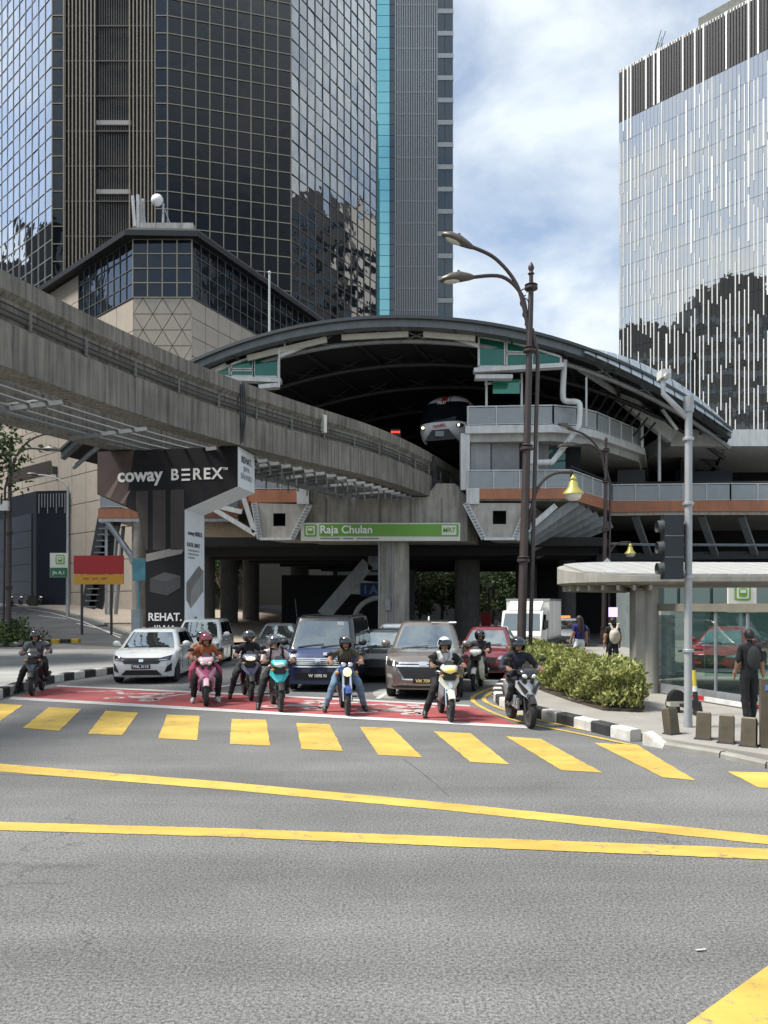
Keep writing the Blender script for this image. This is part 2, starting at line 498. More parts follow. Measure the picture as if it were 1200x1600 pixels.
# zebra crossing
BARS = [[(-40, 1098), (36, 1102), (0, 1127), (-80, 1123)], [(76, 1105.5), (127, 1108), (93, 1142), (35, 1138)],
        [(165, 1111), (216, 1114), (191, 1149), (137, 1147)], [(261, 1117), (312, 1119), (308, 1157), (247, 1154)],
        [(362, 1123.6), (416, 1125), (422, 1165.6), (359, 1163)], [(463, 1130), (515, 1132), (536, 1174), (471, 1171)],
        [(562, 1136), (613, 1138), (660, 1184), (591, 1180)], [(677, 1143), (735, 1146), (796, 1195), (735, 1191)],
        [(790, 1151), (845, 1155), (942, 1208), (877, 1204)], [(928, 1161), (995, 1164), (1087, 1220), (1035, 1215)],
        [(1137, 1206), (1215, 1208), (1262, 1236), (1185, 1231)]]
for q in BARS: sheet('crossing_stripe', g(*q), M_YEL, z=.006, rag=.004)
strip('yellow_line', g((-500, 1162), (0, 1194), (350, 1222), (700, 1255), (1200, 1306), (1700, 1368)),
      g((-500, 1172), (0, 1206), (350, 1234), (700, 1267), (1200, 1320), (1700, 1384)), M_YEL, z=.005, rag=.004)
strip('yellow_line', g((-500, 1277), (0, 1285), (350, 1295), (700, 1308), (1200, 1327), (1700, 1350)),
      g((-500, 1289), (0, 1298), (350, 1308), (700, 1323), (1200, 1344), (1700, 1368)), M_YEL, z=.006, rag=.004)
ed = Vector((.74, .64, 0)).normalized(); c0 = G(1075, 1600)
band('yellow_line', [c0 - ed * 2 + Vector((ed.y, -ed.x, 0)) * .24, c0 + ed * 4 + Vector((ed.y, -ed.x, 0)) * .24], .48, M_YEL, z=.007)
# red waiting box for motorcycles with white border and pictograms
sheet('red_waiting_box', g((20, 1091), (93, 1072), (420, 1087), (733, 1103), (818, 1136), (420, 1114)), M_RED, z=.004)
strip('stop_line', g((20, 1089), (420, 1112), (818, 1134)), g((12, 1093), (420, 1116.5), (830, 1139)), M_WHT, z=.008)
strip('box_edge_line', g((90, 1071), (420, 1086), (733, 1102)), g((88, 1073), (420, 1088.2), (735, 1104.5)), M_WHT, z=.008)
def pictogram(px, py, ang, s=1.):
    """a white motorcycle symbol, stretched along the lane"""
    b = MB(); c = G(px, py); ca, sa = math.cos(ang), math.sin(ang)
    def T(x, y): return (c.x + s * (x * ca - y * sa), c.y + s * (x * sa + y * ca), .0095)
    def ring(cx, cy, r0, r1, n=14):
        o = len(b.v)
        for i in range(n):
            a = 2 * math.pi * i / n
            b.v.append(T(cx + r1 * math.cos(a), cy + r1 * math.sin(a))); b.v.append(T(cx + r0 * math.cos(a), cy + r0 * math.sin(a)))
        for i in range(n):
            a, d = o + 2 * i, o + 2 * ((i + 1) % n); b.f.append((a, d, d + 1, a + 1)); b.m.append(0)
    ring(-.62, -.62, .14, .30); ring(.62, -.62, .14, .30)
    def poly(*q): b.add([T(*p) for p in q], [tuple(range(len(q)))])
    poly((-.75, .02), (-.2, -.42), (.30, -.42), (.45, -.05), (.1, .1), (-.35, -.02))
    poly((.42, .0), (.70, -.62), (.82, -.62), (.62, .30), (.48, .36))
    poly((.30, .30), (.62, .28), (.64, .40), (.28, .42))
    poly((-.30, .0), (.05, .15), (.12, .62), (-.12, .66))
    poly((.05, .55), (.40, .25), (.46, .34), (.10, .70))
    ring(.08, .92, .0, .2, 10)
    me = b.mesh('motorcycle_pictogram', roadpaint('worn_white_paint', (.52, .49, .48), wear=.47, under=(.32, .12, .115)))
    return link('motorcycle_pictogram', me, road)
for px, py in ((228, 1089), (475, 1101.5), (622, 1109)): pictogram(px, py, rad(-22), .82)
def zigzag(q, w=.20):
    b = [G(a, c) for a, c in q]; return band('zigzag_mark', b, w, roadpaint('worn_white_paint', (.52, .49, .48), wear=.47, under=(.32, .12, .115)), z=.0092)
zigzag([(120, 1081), (185, 1080), (190, 1085), (270, 1084)]); zigzag([(265, 1088), (300, 1084), (345, 1090)])
zigzag([(475, 1096), (500, 1095), (512, 1100), (560, 1098)]); zigzag([(565, 1102), (600, 1101), (640, 1106), (680, 1105)])
# dark side street and pale cross lane, left behind
kerb_px = [(20, 946.5), (60, 950), (100, 956.5), (150, 969), (185, 982), (215, 994), (262, 1004), (330, 1010)]
kerb_l = [GT(*q) for q in kerb_px]
far_e = [GT(*q) for q in [(-60, 955), (-40, 962), (-20, 972), (0, 986), (20, 995), (60, 1003), (120, 1008), (200, 1012)]]
rows = 8
sb = MB()
for i in range(len(kerb_l)):
    for j in range(rows + 1):
        p = kerb_l[i].lerp(far_e[i], j / rows); sb.v.append((p.x, p.y, terr(p.x, p.y) + .006))
for i in range(len(kerb_l) - 1):
    for j in range(rows):
        a = i * (rows + 1) + j; sb.f.append((a, a + rows + 1, a + rows + 2, a + 1)); sb.m.append(0)
me = sb.mesh('side_street', M_ASPHD)
if me.polygons[0].normal.z < 0: me.flip_normals()
link('side_street', me, road)
sheet('pale_cross_lane', g((-240, 1018), (60, 1008), (200, 1010), (430, 1013), (560, 1022), (260, 1046), (70, 1066), (-330, 1150)), M_PALEROAD, z=.004)
for a, b_ in (((60, 962), (104, 967)), ((120, 974), (150, 981)), ((160, 984), (190, 993)), ((-10, 955), (25, 958))):
    p, q = GT(*a), GT(*b_); band('lane_dash', [p, q], .16, M_WHT, z=.012, flat=False)
band('edge_line', [p + Vector((-.6, -1.2, 0)) for p in kerb_l[1:6]], .13, M_WHT, z=.012, flat=False)
for q in (((0, 1031), (42, 1029)), ((100, 1022), (150, 1021)), ((260, 1018), (330, 1020))): band('lane_dash', g(*q), .12, M_WHT, z=.009)
# yellow no-stopping lines along the right kerb
yl = smoothpath(g((790, 1068), (752, 1082), (738, 1094), (768, 1113), (820, 1130), (900, 1146), (985, 1164)), 5)
band('kerbside_yellow_line', yl, .10, M_YEL, z=.010)
yl2 = smoothpath(g((800, 1072), (765, 1084), (757, 1095), (790, 1110), (840, 1125), (905, 1139), (985, 1155)), 5)
band('kerbside_yellow_line', yl2, .10, M_YEL, z=.010)
band('lane_line', g((300, 1082), (395, 1064)), .12, M_WHT, z=.007)
band('lane_line', g((590, 1092), (625, 1068), (650, 1045)), .12, M_WHT, z=.007)
sheet('pale_oval', [G(608 + 26 * math.cos(a), 1084 + 8 * math.sin(a)) for a in [i * .524 for i in range(12)]], M_PALEROAD, z=.005)  # oval in the pale road tone
sheet('paper_scrap', g((1086, 1486), (1102, 1484.5), (1104, 1486.5), (1088, 1488)), mat('paper', (.42, .42, .41), .8), z=.012)
# patched asphalt seams near the camera
M_SEAM = mat('bitumen_seam', (.105, .105, .10), .7, var=.3)
for q in (((0, 1206 + 4), (150, 1216), (330, 1229), (480, 1239)), ((630, 1186), (665, 1212), (700, 1243))):
    band('asphalt_seam', smoothpath(g(*q), 4), .014, M_SEAM, z=.0045)

# ---------------------------------------------------------------- kerbs: painted blocks, one object each
M_KW = mat('kerb_white', (.56, .55, .51), .75, var=.2, scale=5, bump=.3, streak=.3, grime=(.2, .19, .17))
M_KB = mat('kerb_black', (.028, .028, .03), .7, var=.4, scale=5, bump=.3)
M_KG = mat('kerb_grey', (.26, .25, .22), .9, var=.2, scale=3, bump=.3)
def resample(path, step):
    out = [Vector(path[0])]; acc = 0.
    for a, b_ in zip(path, path[1:]):
        a, b_ = Vector(a), Vector(b_); L = (b_ - a).length; t = step - acc
        while t <= L: out.append(a + (b_ - a) * (t / L)); t += step
        acc = (acc + L) % step
    return out
def kerb(name, path, w, h, mats, parent, step=.5, side=1, gap=.012, z0=None, first=0):
    pts = resample(path, step); off = offset(pts, w * side)
    for i in range(len(pts) - 1):
        a, b_, c, d = pts[i], pts[i + 1], off[i + 1], off[i]
        u = (b_ - a).normalized() * gap
        tz = [terr(q.x, q.y) if z0 is None else z0 for q in (a, b_, c, d)]
        dh = RND.uniform(-.006, .006); ch = .025
        q = [Vector((p.x, p.y, t)) for p, t in zip((a + u, b_ - u, c - u, d + u), tz)]
        mid = [(q[0] + q[3]) / 2, (q[1] + q[2]) / 2]
        top = [p + Vector((0, 0, h + dh)) + ((m_ - p).normalized() * ch) for p, m_ in zip(q, (mid[0], mid[1], mid[1], mid[0]))]
        shl = [p + Vector((0, 0, h + dh - ch)) for p in q]
        b = MB(); b.loft([q, shl, top], True, True)
        b.build(name, mats[(i + first) % len(mats)], parent)
kl = thing('median_kerb', 'black and white striped kerb beside the leftmost rider', 'kerb', G(60, 1075))
def world_thing(name, label, cat, group=None): return thing(name, label, cat, (0, 0, 0), 0, group)
kl.location = (0, 0, 0)
kerb('kerb_block', smoothpath(g((-260, 1190), (-60, 1114), (0, 1092), (75, 1069), (165, 1055), (230, 1050), (330, 1048)), 4), .26, .22, (M_KW, M_KB), kl, side=-1, z0=0)
kr = world_thing('island_kerb', 'black and white striped kerb in front of the hedge', 'kerb')
kerb_r = smoothpath(g((830, 1040), (790, 1066), (771, 1084), (776, 1100), (806, 1113), (845, 1124), (905, 1139), (960, 1153), (1004, 1164)), 5)
kerb('kerb_block', kerb_r, .22, .20, (M_KW, M_KB), kr, step=.52, side=-1, z0=0)
# the white sloping nose block
nb = MB(); a = G(1004, 1164); b_ = G(1036, 1170); d = (b_ - a).normalized(); sd_ = Vector((-d.y, d.x, 0))
nb.add([a + sd_ * 0, b_, b_ + sd_ * .25, a + sd_ * .24, a + Vector((0, 0, .2)), b_ + Vector((0, 0, .03)), b_ + sd_ * .25 + Vector((0, 0, .03)), a + sd_ * .24 + Vector((0, 0, .2))],
       [(0, 1, 5, 4), (4, 5, 6, 7), (1, 2, 6, 5), (2, 3, 7, 6), (3, 0, 4, 7)])
nb.build('nose_block', M_KW, kr)
# pavements
kr_in = offset(kerb_r, -.23)
pv = MB()
pvp = [Vector((p.x, p.y, 0)) for p in kr_in[::2]] + [G(1040, 1166), G(1110, 1178), G(1200, 1193), G(1330, 1213), Vector((16, 7, 0)), Vector((34, 12, 0)), Vector((34, 38, 0)), Vector((6.2, 38, 0)), Vector((5.0, 30, 0))]
pv.prism([(p.x, p.y, -.01) for p in pvp], (0, 0, .13))
struct(pv.build('pavement', M_PAVE))
pe = MB(); q = [G(1036, 1170), G(1110, 1182), G(1200, 1197), G(1330, 1218), Vector((16, 6.8, 0))]
pave_kerb = smoothpath(q, 4)
pk = world_thing('dropped_kerb', 'plain grey dropped kerb edging the pavement by the bollards', 'kerb')
kerb('kerb_block', pave_kerb, .16, .09, (M_KG,), pk, step=.9, side=-1, z0=0)
lp = MB(); back = [p + Vector((20, 22, 0)) for p in kerb_l]
for i in range(len(kerb_l)):
    for j in range(13):
        p = kerb_l[i].lerp(back[i], (j / 12) ** 1.3); lp.v.append((p.x, p.y, terr(p.x, p.y) + .14))
for i in range(len(kerb_l) - 1):
    for j in range(12):
        a = i * 13 + j; lp.f.append((a, a + 13, a + 14, a + 1)); lp.m.append(0)
me = lp.mesh('pavement', mat('tan_paving', (.37, .31, .25), .9, var=.15, scale=2, bump=.2))
if me.polygons[0].normal.z < 0: me.flip_normals()
struct(link('pavement', me))
lk = world_thing('pavement_kerb', 'long low grey kerb along the climbing side street', 'kerb')
kerb('kerb_block', kerb_l, .3, .15, (M_KG,), lk, step=1.2, side=1)
# ================================================================ TOWERS
M_TGLASS = mirror_glass('bronze_glass', (.95, .98, 1.0), refl=.011, graze=1.9, power=2.3, wob=.035, wscale=.45)
M_TGLASS2 = mirror_glass('corner_glass', (.75, .8, .9), refl=.06, graze=.5, wob=.02, wscale=.5)
M_MULL = mat('champagne_mullion', (.29, .265, .205), .4, metal=.3, var=.1)
M_RGLASS = mirror_glass('silver_glass', (1.0, .95, .87), refl=.62, graze=.4, wob=.004, wscale=.9, base=(.05, .053, .052))
def pane_mesh(name, w, h, m, d=.05):
    b = MB(); b.box((-w / 2, 0, -h / 2), (w / 2, d, h / 2)); return b.mesh(name, m)
def facade(parent, a, b_, z0, z1, ncol, nrow, m, single, rest, tilt=.004, gap=.03, mull=True, mname='mullion_grid', mm=None, mw=.11):
    """panes between a and b (seen from outside a is on the left); the columns in `single` become objects of their own"""
    a, b_ = Vector((*a, 0)), Vector((*b_, 0)); u = (b_ - a); L = u.length; u.normalize()
    n_in = Vector((-u.y, u.x, 0)); cw, rh = L / ncol, (z1 - z0) / nrow
    me = pane_mesh('pane', cw - gap, rh - gap, m)
    for i in range(ncol):
        for j in range(nrow):
            c = a + u * (cw * (i + .5)) + Vector((0, 0, z0 + rh * (j + .5)))
            M = frame(c, u, (0, 0, 1))
            M = M @ Matrix.Rotation(RND.gauss(0, tilt), 4, 'X') @ Matrix.Rotation(RND.gauss(0, tilt), 4, 'Z')
            if single(i, j): link('pane', me, parent, True, None).matrix_basis = M
            else:
                o = len(rest.v); rest.v += [tuple(M @ v.co) for v in me.vertices]
                for p in me.polygons: rest.f.append(tuple(o + k for k in p.vertices)); rest.m.append(0)
    if mull:
        g_ = MB()
        for i in range(ncol + 1):
            p = a + u * (cw * i) - n_in * .05; g_.bar((p.x, p.y, z0), (p.x, p.y, z1), mw, mw, up=u)
        for j in range(nrow + 1):
            z = z0 + rh * j; p, q = a - n_in * .045, b_ - n_in * .045
            g_.bar((p.x, p.y, z), (q.x, q.y, z), mw * .9, mw * .9)
        g_.build(mname, mm or M_MULL, parent, world=True)
# ---- dark glass tower on the left
A2, B2, C2 = (-10.9, 90.0), (-24.4, 86.6), (-1.07, 106.5)
TT = 100.0
tw = thing('office_tower', 'tall dark bronze glass office tower with pale mullion grid, upper left', 'tower', (-24, 92, 0))
core = MB(); hh = .12
core.prism([(-10.9 - .1, 90.2, 0), (-1.2, 106.6, 0), (-1.2, 125, 0), (-60, 125, 0), (-66.4, 114.0, 0), (-37.3, 86.85, 0), (-36.0, 86.85, 0), (-36.0, 87.6, 0), (-25.8, 87.6, 0), (-25.8, 86.85, 0), (-24.35, 86.8, 0)], (0, 0, TT))
core.build('core', mat('tower_core', (.02, .02, .022), .7), tw, world=True)
rest = MB()
nr = 35; z0t, z1t = 29.0, 29.0 + 35 * 1.98
facade(tw, B2, A2, z0t, z1t, 9, nr, M_TGLASS, lambda i, j: 2 <= j <= 22, rest)
facade(tw, A2, C2, z0t, z1t, 12, nr, M_TGLASS, lambda i, j: i < 5 and 3 <= j <= 23, rest, tilt=.012, mw=.07, mm=mat('right_face_mullion', (.15, .14, .12), .5))  # mullions in a darker tone on the right face
facade(tw, (-66.6, 113.8), (-37.4, 86.6), 14.0, z1t, 22, 43, M_TGLASS, lambda i, j: False, rest, tilt=.008, mw=.055, mm=mat('flank_mullion', (.42, .42, .42), .5))
facade(tw, (-37.4, 86.6), (-36.1, 86.6), z0t, z1t, 1, nr, M_TGLASS2, lambda i, j: False, rest, tilt=.002)
facade(tw, (-25.8, 86.6), (-24.4, 86.6), z0t, z1t, 1, nr, M_TGLASS2, lambda i, j: False, rest, tilt=.002)
stuff(rest.build('upper_panes', M_TGLASS, tw, world=True))
ribs = MB(); M_RIB = mat('bronze_rib', (.33, .285, .22), .5, metal=.2, var=.15)
k = 0; x = -36.0
while x < -25.9:
    t = (x + 36.0) / 10.2; deep = .34 < t < .70
    y = 87.05 if deep else 86.7
    ribs.bar((x, y, 20), (x, y, TT), .10 if deep else .17, .12, mi=1 if deep else 0, up=(1, 0, 0)); x += .27 if deep else .42
for z in [24.0 + 3.96 * i for i in range(20)]:
    ribs.bar((-36.05, 86.78, z), (-25.85, 86.78, z), .2, .14, mi=1)
ribs.build('rib_screen', [M_RIB, mat('dark_rib', (.10, .09, .08), .6)], tw, world=True)
for z in (48.9, 56.7):
    b = MB(); b.bar((-32.5, 86.9, z), (-28.6, 86.9, z), .25, .5); b.build('sill_panel', mat('pale_sill', (.42, .40, .37), .7), tw, world=True)
# ---- podium in front of it
pod = thing('podium_building', 'tan panelled podium with dark strip windows and black roof under the glass tower', 'building', (-20, 72, 0))
E1, E2 = Vector((X(208, 70), 70, 0)), Vector((X(300, 70), 70, 0))
LD, RD = Vector((-.73, .68, 0)).normalized(), Vector((.41, .91, 0)).normalized()
EL, ER = E1 + LD * 46, E2 + RD * 27.5
ZW0, ZW1, ZR = 30.2, 35.5, 37.0
body = MB(); inn = .14
def inset(p, d): return (p.x + d[0], p.y + d[1], 0)
nL, nR, nC = Vector((-LD.y, LD.x, 0)) * -1, Vector((RD.y, -RD.x, 0)), Vector((0, -1, 0))
nL = Vector((-.68, -.73, 0)).normalized()
body.prism([inset(E1, (.1, .14)), inset(E2, (-.1, .14)), inset(ER, -nR * inn), (ER.x - 8, ER.y + 16, 0), (EL.x + 20, EL.y + 25, 0), inset(EL, -nL * inn)], (0, 0, ZW1 + .5))
body.build('wall', mat('podium_core', (.20, .18, .15), .8), pod, world=True)
rp = [E1 + nL * .7 + nC * .35, E2 + nR * .7 + nC * .35, ER + nR * .8, ER + Vector((-8, 16, 0)), EL + Vector((20, 25, 0)), EL + nL * .8]
rf = MB()
top = [Vector((p.x, p.y, 0)) * 1 for p in rp]; cen = Vector((-22, 86, 0))
lo = [Vector((p.x, p.y, ZW1)) for p in rp]; md = [Vector((p.x, p.y, ZW1 + .5)) for p in rp]
hi = [Vector((p.x + (cen.x - p.x) * .10, p.y + (cen.y - p.y) * .10, ZR)) for p in rp]
rf.loft([lo, md, hi], True, True)
roof_p = rf.build('roof', mat('black_roof_metal', (.008, .008, .009), .45, var=.2), pod, world=True)
fl = MB(); fl.bar((E1.x + .3, 71.9, ZR + .2), (E2.x - .2, 71.9, ZR + .2), 1.6, .75); fl.build('roof_ledge', mat('weathered_white', (.5, .49, .46), .8, streak=.6), roof_p)
M_PGL = mirror_glass('podium_glass', (.8, .88, 1.0), refl=.045, graze=.45, wob=.02, wscale=.6)
prest = MB()
facade(pod, (E1.x, E1.y), (E2.x, E2.y), ZW0, ZW1, 4, 4, M_PGL, lambda i, j: True, prest, mw=.1)
eL1 = E1 + LD * 10.7
facade(pod, (eL1.x, eL1.y), (E1.x, E1.y), ZW0, ZW1, 9, 4, M_PGL, lambda i, j: True, prest, mw=.06, mm=mat('dull_mullion', (.13, .13, .125), .5))
facade(pod, (E2.x, E2.y), (ER.x, ER.y), ZW0, ZW1, 22, 4, M_PGL, lambda i, j: True, prest, mw=.055, mm=mat('dull_mullion', (.13, .13, .125), .5))
def tiles(parent, a, b_, z0, z1, nc, nr_, m, tri=False, keep=None, gap=.035, name='wall_tile'):
    a, b_ = Vector((a.x, a.y, 0)), Vector((b_.x, b_.y, 0)); u = b_ - a; L = u.length; u.normalize(); cw, rh = L / nc, (z1 - z0) / nr_
    nin = Vector((-u.y, u.x, 0))
    if not tri:
        b = MB(); b.box((-cw / 2 + gap, 0, -rh / 2 + gap), (cw / 2 - gap, .12, rh / 2 - gap)); me = b.mesh(name, m)
    for j in range(nr_):
        z = z0 + rh * (j + .5)
        if tri:
            for i in range(nc * 2 + 1):
                up = (i + j) % 2 == 0; xc = cw * .5 * i; s = 1 if up else -1
                pts = [(xc - cw / 2 + gap * 1.6, -rh / 2 * s + gap * s), (xc + cw / 2 - gap * 1.6, -rh / 2 * s + gap * s), (xc, rh / 2 * s - gap * 2 * s)]
                if i == 0: pts = [(0.02, -rh / 2 * s + gap * s), (cw / 2 - gap * 1.6, -rh / 2 * s + gap * s), (.02, rh / 2 * s - gap * 2 * s)]
                if i == nc * 2: pts = [(xc - cw / 2 + gap * 1.6, -rh / 2 * s + gap * s), (L - .02, -rh / 2 * s + gap * s), (L - .02, rh / 2 * s - gap * 2 * s)]
                b = MB(); b.prism([a + u * px_ + Vector((0, 0, z + pz)) for px_, pz in pts], nin * .1)
                b.build(name, m, parent, world=True)
        else:
            for i in range(nc):
                if keep and not keep(i, j): continue
                M = frame(a + u * (cw * (i + .5)) + Vector((0, 0, z)), u, (0, 0, 1))
                link(name, me, parent, True).matrix_basis = M
tiles(pod, E1, E2, ZW0 - 6 * 1.45 - .05, ZW0 - .05, 3, 6, M_TAN, tri=True)
tiles(pod, E2, ER, ZW0 - 14.05, ZW0 - .05, 14, 8, mat('tan_panel_shade', (.42, .36, .31), .75, var=.08, scale=.8), keep=lambda i, j: i < 12)
tiles(pod, EL, E1, 0.5, ZW0 - .05, 15, 10, M_TAN)
tiles(pod, EL, eL1, ZW0, ZW1 - .05, 12, 2, M_TAN, keep=lambda i, j: i > 3)
b = MB()
def wing(px, off=0.):
    t = 0.
    while True:
        p = E1 + LD * t + nL * off
        if 600 + F * p.x / p.y <= px or t > 46: return p
        t += .05
for (pxa, pxb, pya, pyb) in ((16, 80, 738, 722),):
    p, q = wing(pxa, .06), wing(pxb, .06); za, zb_ = Z(pya, p.y), Z(pyb, q.y)
    b.add([Vector((p.x, p.y, za - 1.2)), Vector((q.x, q.y, zb_ - 1.2)), Vector((q.x, q.y, zb_ + .2)), Vector((p.x, p.y, za + .2))], [(0, 1, 2, 3)])
b.build('slit_window', mat('brown_slit', (.035, .025, .022), .6), pod, world=True)
for pxs, pys in ((86, 735), (190, 690)):
    p = wing(pxs, .15); b = MB(); b.cbox((p.x, p.y, Z(pys, p.y)), (.5, .3, .8)); b.build('wall_lamp', M_DARK, pod, world=True)
# antennas on the podium roof
an = thing('telecom_mast', 'cluster of white panel antennas on the podium roof ledge', 'antenna', (X(218, 72), 72, ZR + .55))
for i, (dx, dz, h) in enumerate(((-.55, 0, 2.9), (-.2, .1, 3.1), (.15, .05, 2.6))):
    b = MB(); b.cbox((X(218, 72) + dx, 72 + .2 * i, ZR + 2.1 + dz), (.26, .16, h), rot=Matrix.Rotation(rad(-4 + 3 * i), 3, 'Y')); b.build('panel_antenna', M_WHITE, an, world=True)
b = MB()
for dx in (-.4, .1, .5): b.tube([(X(218, 72) + dx, 72.2, ZR + .5), (X(218, 72) + dx * .4 + .1, 72.2, ZR + 3.2)], .06, 6)
b.build('pole', M_STEEL, an, world=True)
dn = thing('dish_antenna', 'round white dish antenna on a pole on the podium roof', 'antenna', (X(255, 72), 72, ZR + .55))
b = MB(); b.tube([(X(255, 72), 72, ZR + .5), (X(255, 72), 72, ZR + 2.8)], .12, 8); b.tube([(X(258, 72), 72, ZR + 2.2), (X(268, 72), 72, ZR + .5)], .06, 6); b.build('pole', M_STEEL, dn, world=True)
b = MB(); b.lathe([(.02, -.1), (.45, 0), (.56, .14), (.56, .32), (.02, .4)], (X(246, 72), 71.7, ZR + 3.1), 16, 'y'); b.build('dish', mat('dish_white', (.75, .75, .74), .5), dn, world=True, smooth=40)
# dark storefront at the podium's foot
st = thing('dark_storefront', 'dark blue panelled storefront box below the tan podium wall, far left', 'building', (-36, 79, 1.9))
q0 = E1 + LD * 15.6 + nL * 2.2; q1 = E1 + LD * 46 + nL * 2.2; q2 = E1 + LD * 15.6 + nL * .1; q2 = E1 + LD * 12.6 + nL * .12
b = MB(); b.prism([(q0.x, q0.y, .5), (q2.x, q2.y, .5), ((EL + nL * .1).x, (EL + nL * .1).y, .5), (q1.x, q1.y, .5)], (0, 0, 13.4))
b.build('shell', mat('store_shell', (.012, .015, .024), .35, var=.2), st, world=True)
u = (q1 - q0).normalized()
for j in range(6):
    for i in range(5):
        a, c = q0 + u * (1.0 + i * 5.6), q0 + u * (1.0 + i * 5.6 + 5.5)
        z = 1.2 + j * 1.75
        b = MB(); b.add([a + nL * .03 + Vector((0, 0, z)), c + nL * .03 + Vector((0, 0, z)), c + nL * .03 + Vector((0, 0, z + 1.7)), a + nL * .03 + Vector((0, 0, z + 1.7)), a + nL * .09 + Vector((0, 0, z)), c + nL * .09 + Vector((0, 0, z)), c + nL * .09 + Vector((0, 0, z + 1.7)), a + nL * .09 + Vector((0, 0, z + 1.7))], [(4, 5, 6, 7), (0, 1, 5, 4), (3, 2, 6, 7), (0, 4, 7, 3), (1, 5, 6, 2)])
        b.build('shutter_panel', mat('store_panel', (.045, .055, .075), .4, var=.12), st, world=True)
b = MB(); v2 = (q2 - q0).normalized()
for i in range(11):
    p = q0 + v2 * (.3 + i * .32) - u * .05; b.bar((p.x, p.y, 12.2 - (.6 if i % 3 == 0 else 0)), (p.x, p.y, 13.6), .14, .05, up=v2)
b.build('sign_letters', mat('pale_letters', (.38, .39, .40), .5), st, world=True)
# ---- grey ribbed tower with turquoise glass edge
gt = thing('ribbed_tower', 'grey ribbed office tower with turquoise glass edge, centre of the skyline', 'tower', (5, 145, 0))
YG = 140.0; GT_ = 150.0
gx0, gx1, gx2, gx3, gx4 = X(588, YG), X(609, YG), X(617, YG), X(682, YG), X(708, YG)
b = MB(); b.box((gx0, YG + .3, 0), (gx4, YG + 16, GT_)); b.build('core', mat('grey_tower_body', (.22, .24, .26), .7), gt, world=True)
b = MB(); xx = gx2
while xx < gx3: b.box((xx, YG, 20), (xx + .22, YG + .25, GT_)); xx += .42
for z in [24 + 3.98 * i for i in range(30)]: b.box((gx2, YG + .1, z), (gx3, YG + .28, z + .25))
b.build('rib_panel', mat('tower_rib', (.30, .325, .35), .6, var=.06), gt, world=True)
M_TURQ = mirror_glass('turquoise_glass', (.42, .82, .88), refl=.45, graze=.3, base=(.10, .42, .47))
M_WIN = mirror_glass('grey_window', (.6, .68, .72), refl=.12, graze=.3, base=(.035, .045, .05))
tq = pane_mesh('glass_panel', gx1 - gx0 - .1, 1.9, M_TURQ); wq = pane_mesh('window_pane', (gx4 - gx3) / 2 - .12, 3.0, M_WIN)
dq = pane_mesh('dark_pane', gx2 - gx1 - .1, 1.9, M_WIN)
for i in range(44):
    z = 46 + 1.99 * i
    for me_, xa, xb in ((tq, gx0, gx1), (dq, gx1, gx2)):
        o = link(me_.name.split('.')[0], me_, gt, True); o.matrix_basis = frame(((xa + xb) / 2, YG + .1, z + 1), (1, 0, 0), (0, 0, 1))
for i in range(22):
    z = 46 + 4.06 * i
    for s in (.25, .75):
        o = link('window_pane', wq, gt, True); o.matrix_basis = frame((gx3 + (gx4 - gx3) * s, YG + .12, z + 1.6), (1, 0, 0), (0, 0, 1))
    b = MB(); b.box((gx3 + .03, YG + .02, z + 3.15), (gx4 + .05, YG + .28, z + 4.02)); b.build('spandrel', mat('spandrel_grey', (.34, .37, .39), .6), gt, world=True)
# ---- silver tower on the right with white fins
rt = thing('finned_tower', 'silver glass tower with staggered white fins and dark louvred crown, right', 'tower', (34, 90, 0))
FA = Vector((X(967, 88), 88, 0)); FD = Vector((.69, -.72, 0)).normalized(); FL = 34.0; FB = FA + FD * FL
FN = Vector((-FD.y, FD.x, 0)) * -1
FN = Vector((-.72, -.69, 0)).normalized()
ZT, ZBAND = 63.4, 57.4
BK = -FN * 26
b = MB(); b.prism([FA - FN * .25, FB - FN * .25, FB + BK, FA + BK], (0, 0, ZT - .3)); b.build('core', mat('silver_core', (.30, .32, .33), .6), rt, world=True)
gl = MB(); nc, rh = 40, 2.37; nrw = 23
for i in range(nc * 2):
    for j in range(nrw):
        c = FA + FD * (FL / nc * .5 * (i + .5)) + Vector((0, 0, ZBAND - rh * (j + .5)))
        M = frame(c, FD, (0, 0, 1)) @ Matrix.Rotation(RND.gauss(0, .0018), 4, 'X') @ Matrix.Rotation(RND.gauss(0, .0018), 4, 'Z')
        w, h = FL / nc * .25 - .012, rh / 2 - .02
        gl.add([M @ Vector(q) for q in ((-w, 0, -h), (w, 0, -h), (w, 0, h), (-w, 0, h), (-w, .1, -h), (w, .1, -h), (w, .1, h), (-w, .1, h))], [(0, 1, 2, 3), (4, 7, 6, 5), (0, 4, 5, 1), (3, 2, 6, 7), (0, 3, 7, 4), (1, 5, 6, 2)])
stuff(gl.build('curtain_wall', M_RGLASS, rt, world=True))
b = MB(); b.prism([FA - FN * .2 + Vector((0, 0, ZBAND)), FB - FN * .2 + Vector((0, 0, ZBAND)), FB - FN * .245 + Vector((0, 0, ZBAND)), FA - FN * .245 + Vector((0, 0, ZBAND))], (0, 0, ZT - ZBAND - .4)); b.build('louvre_backing', mat('louvre_backing', (.006, .006, .008), .8), rt, world=True)
lv = MB(); M_LOUV = mat('dark_louvre', (.009, .009, .012), .6, var=.15)
for i in range(int(FL / .3)):
    p = FA + FD * (.3 * i); q = FA + FD * (.3 * i + .22)
    lv.prism([p + Vector((0, 0, ZBAND)), q + Vector((0, 0, ZBAND)), q - FN * .18 + Vector((0, 0, ZBAND)), p - FN * .18 + Vector((0, 0, ZBAND))], (0, 0, ZT - ZBAND))
lv.build('louvre_band', M_LOUV, rt, world=True)
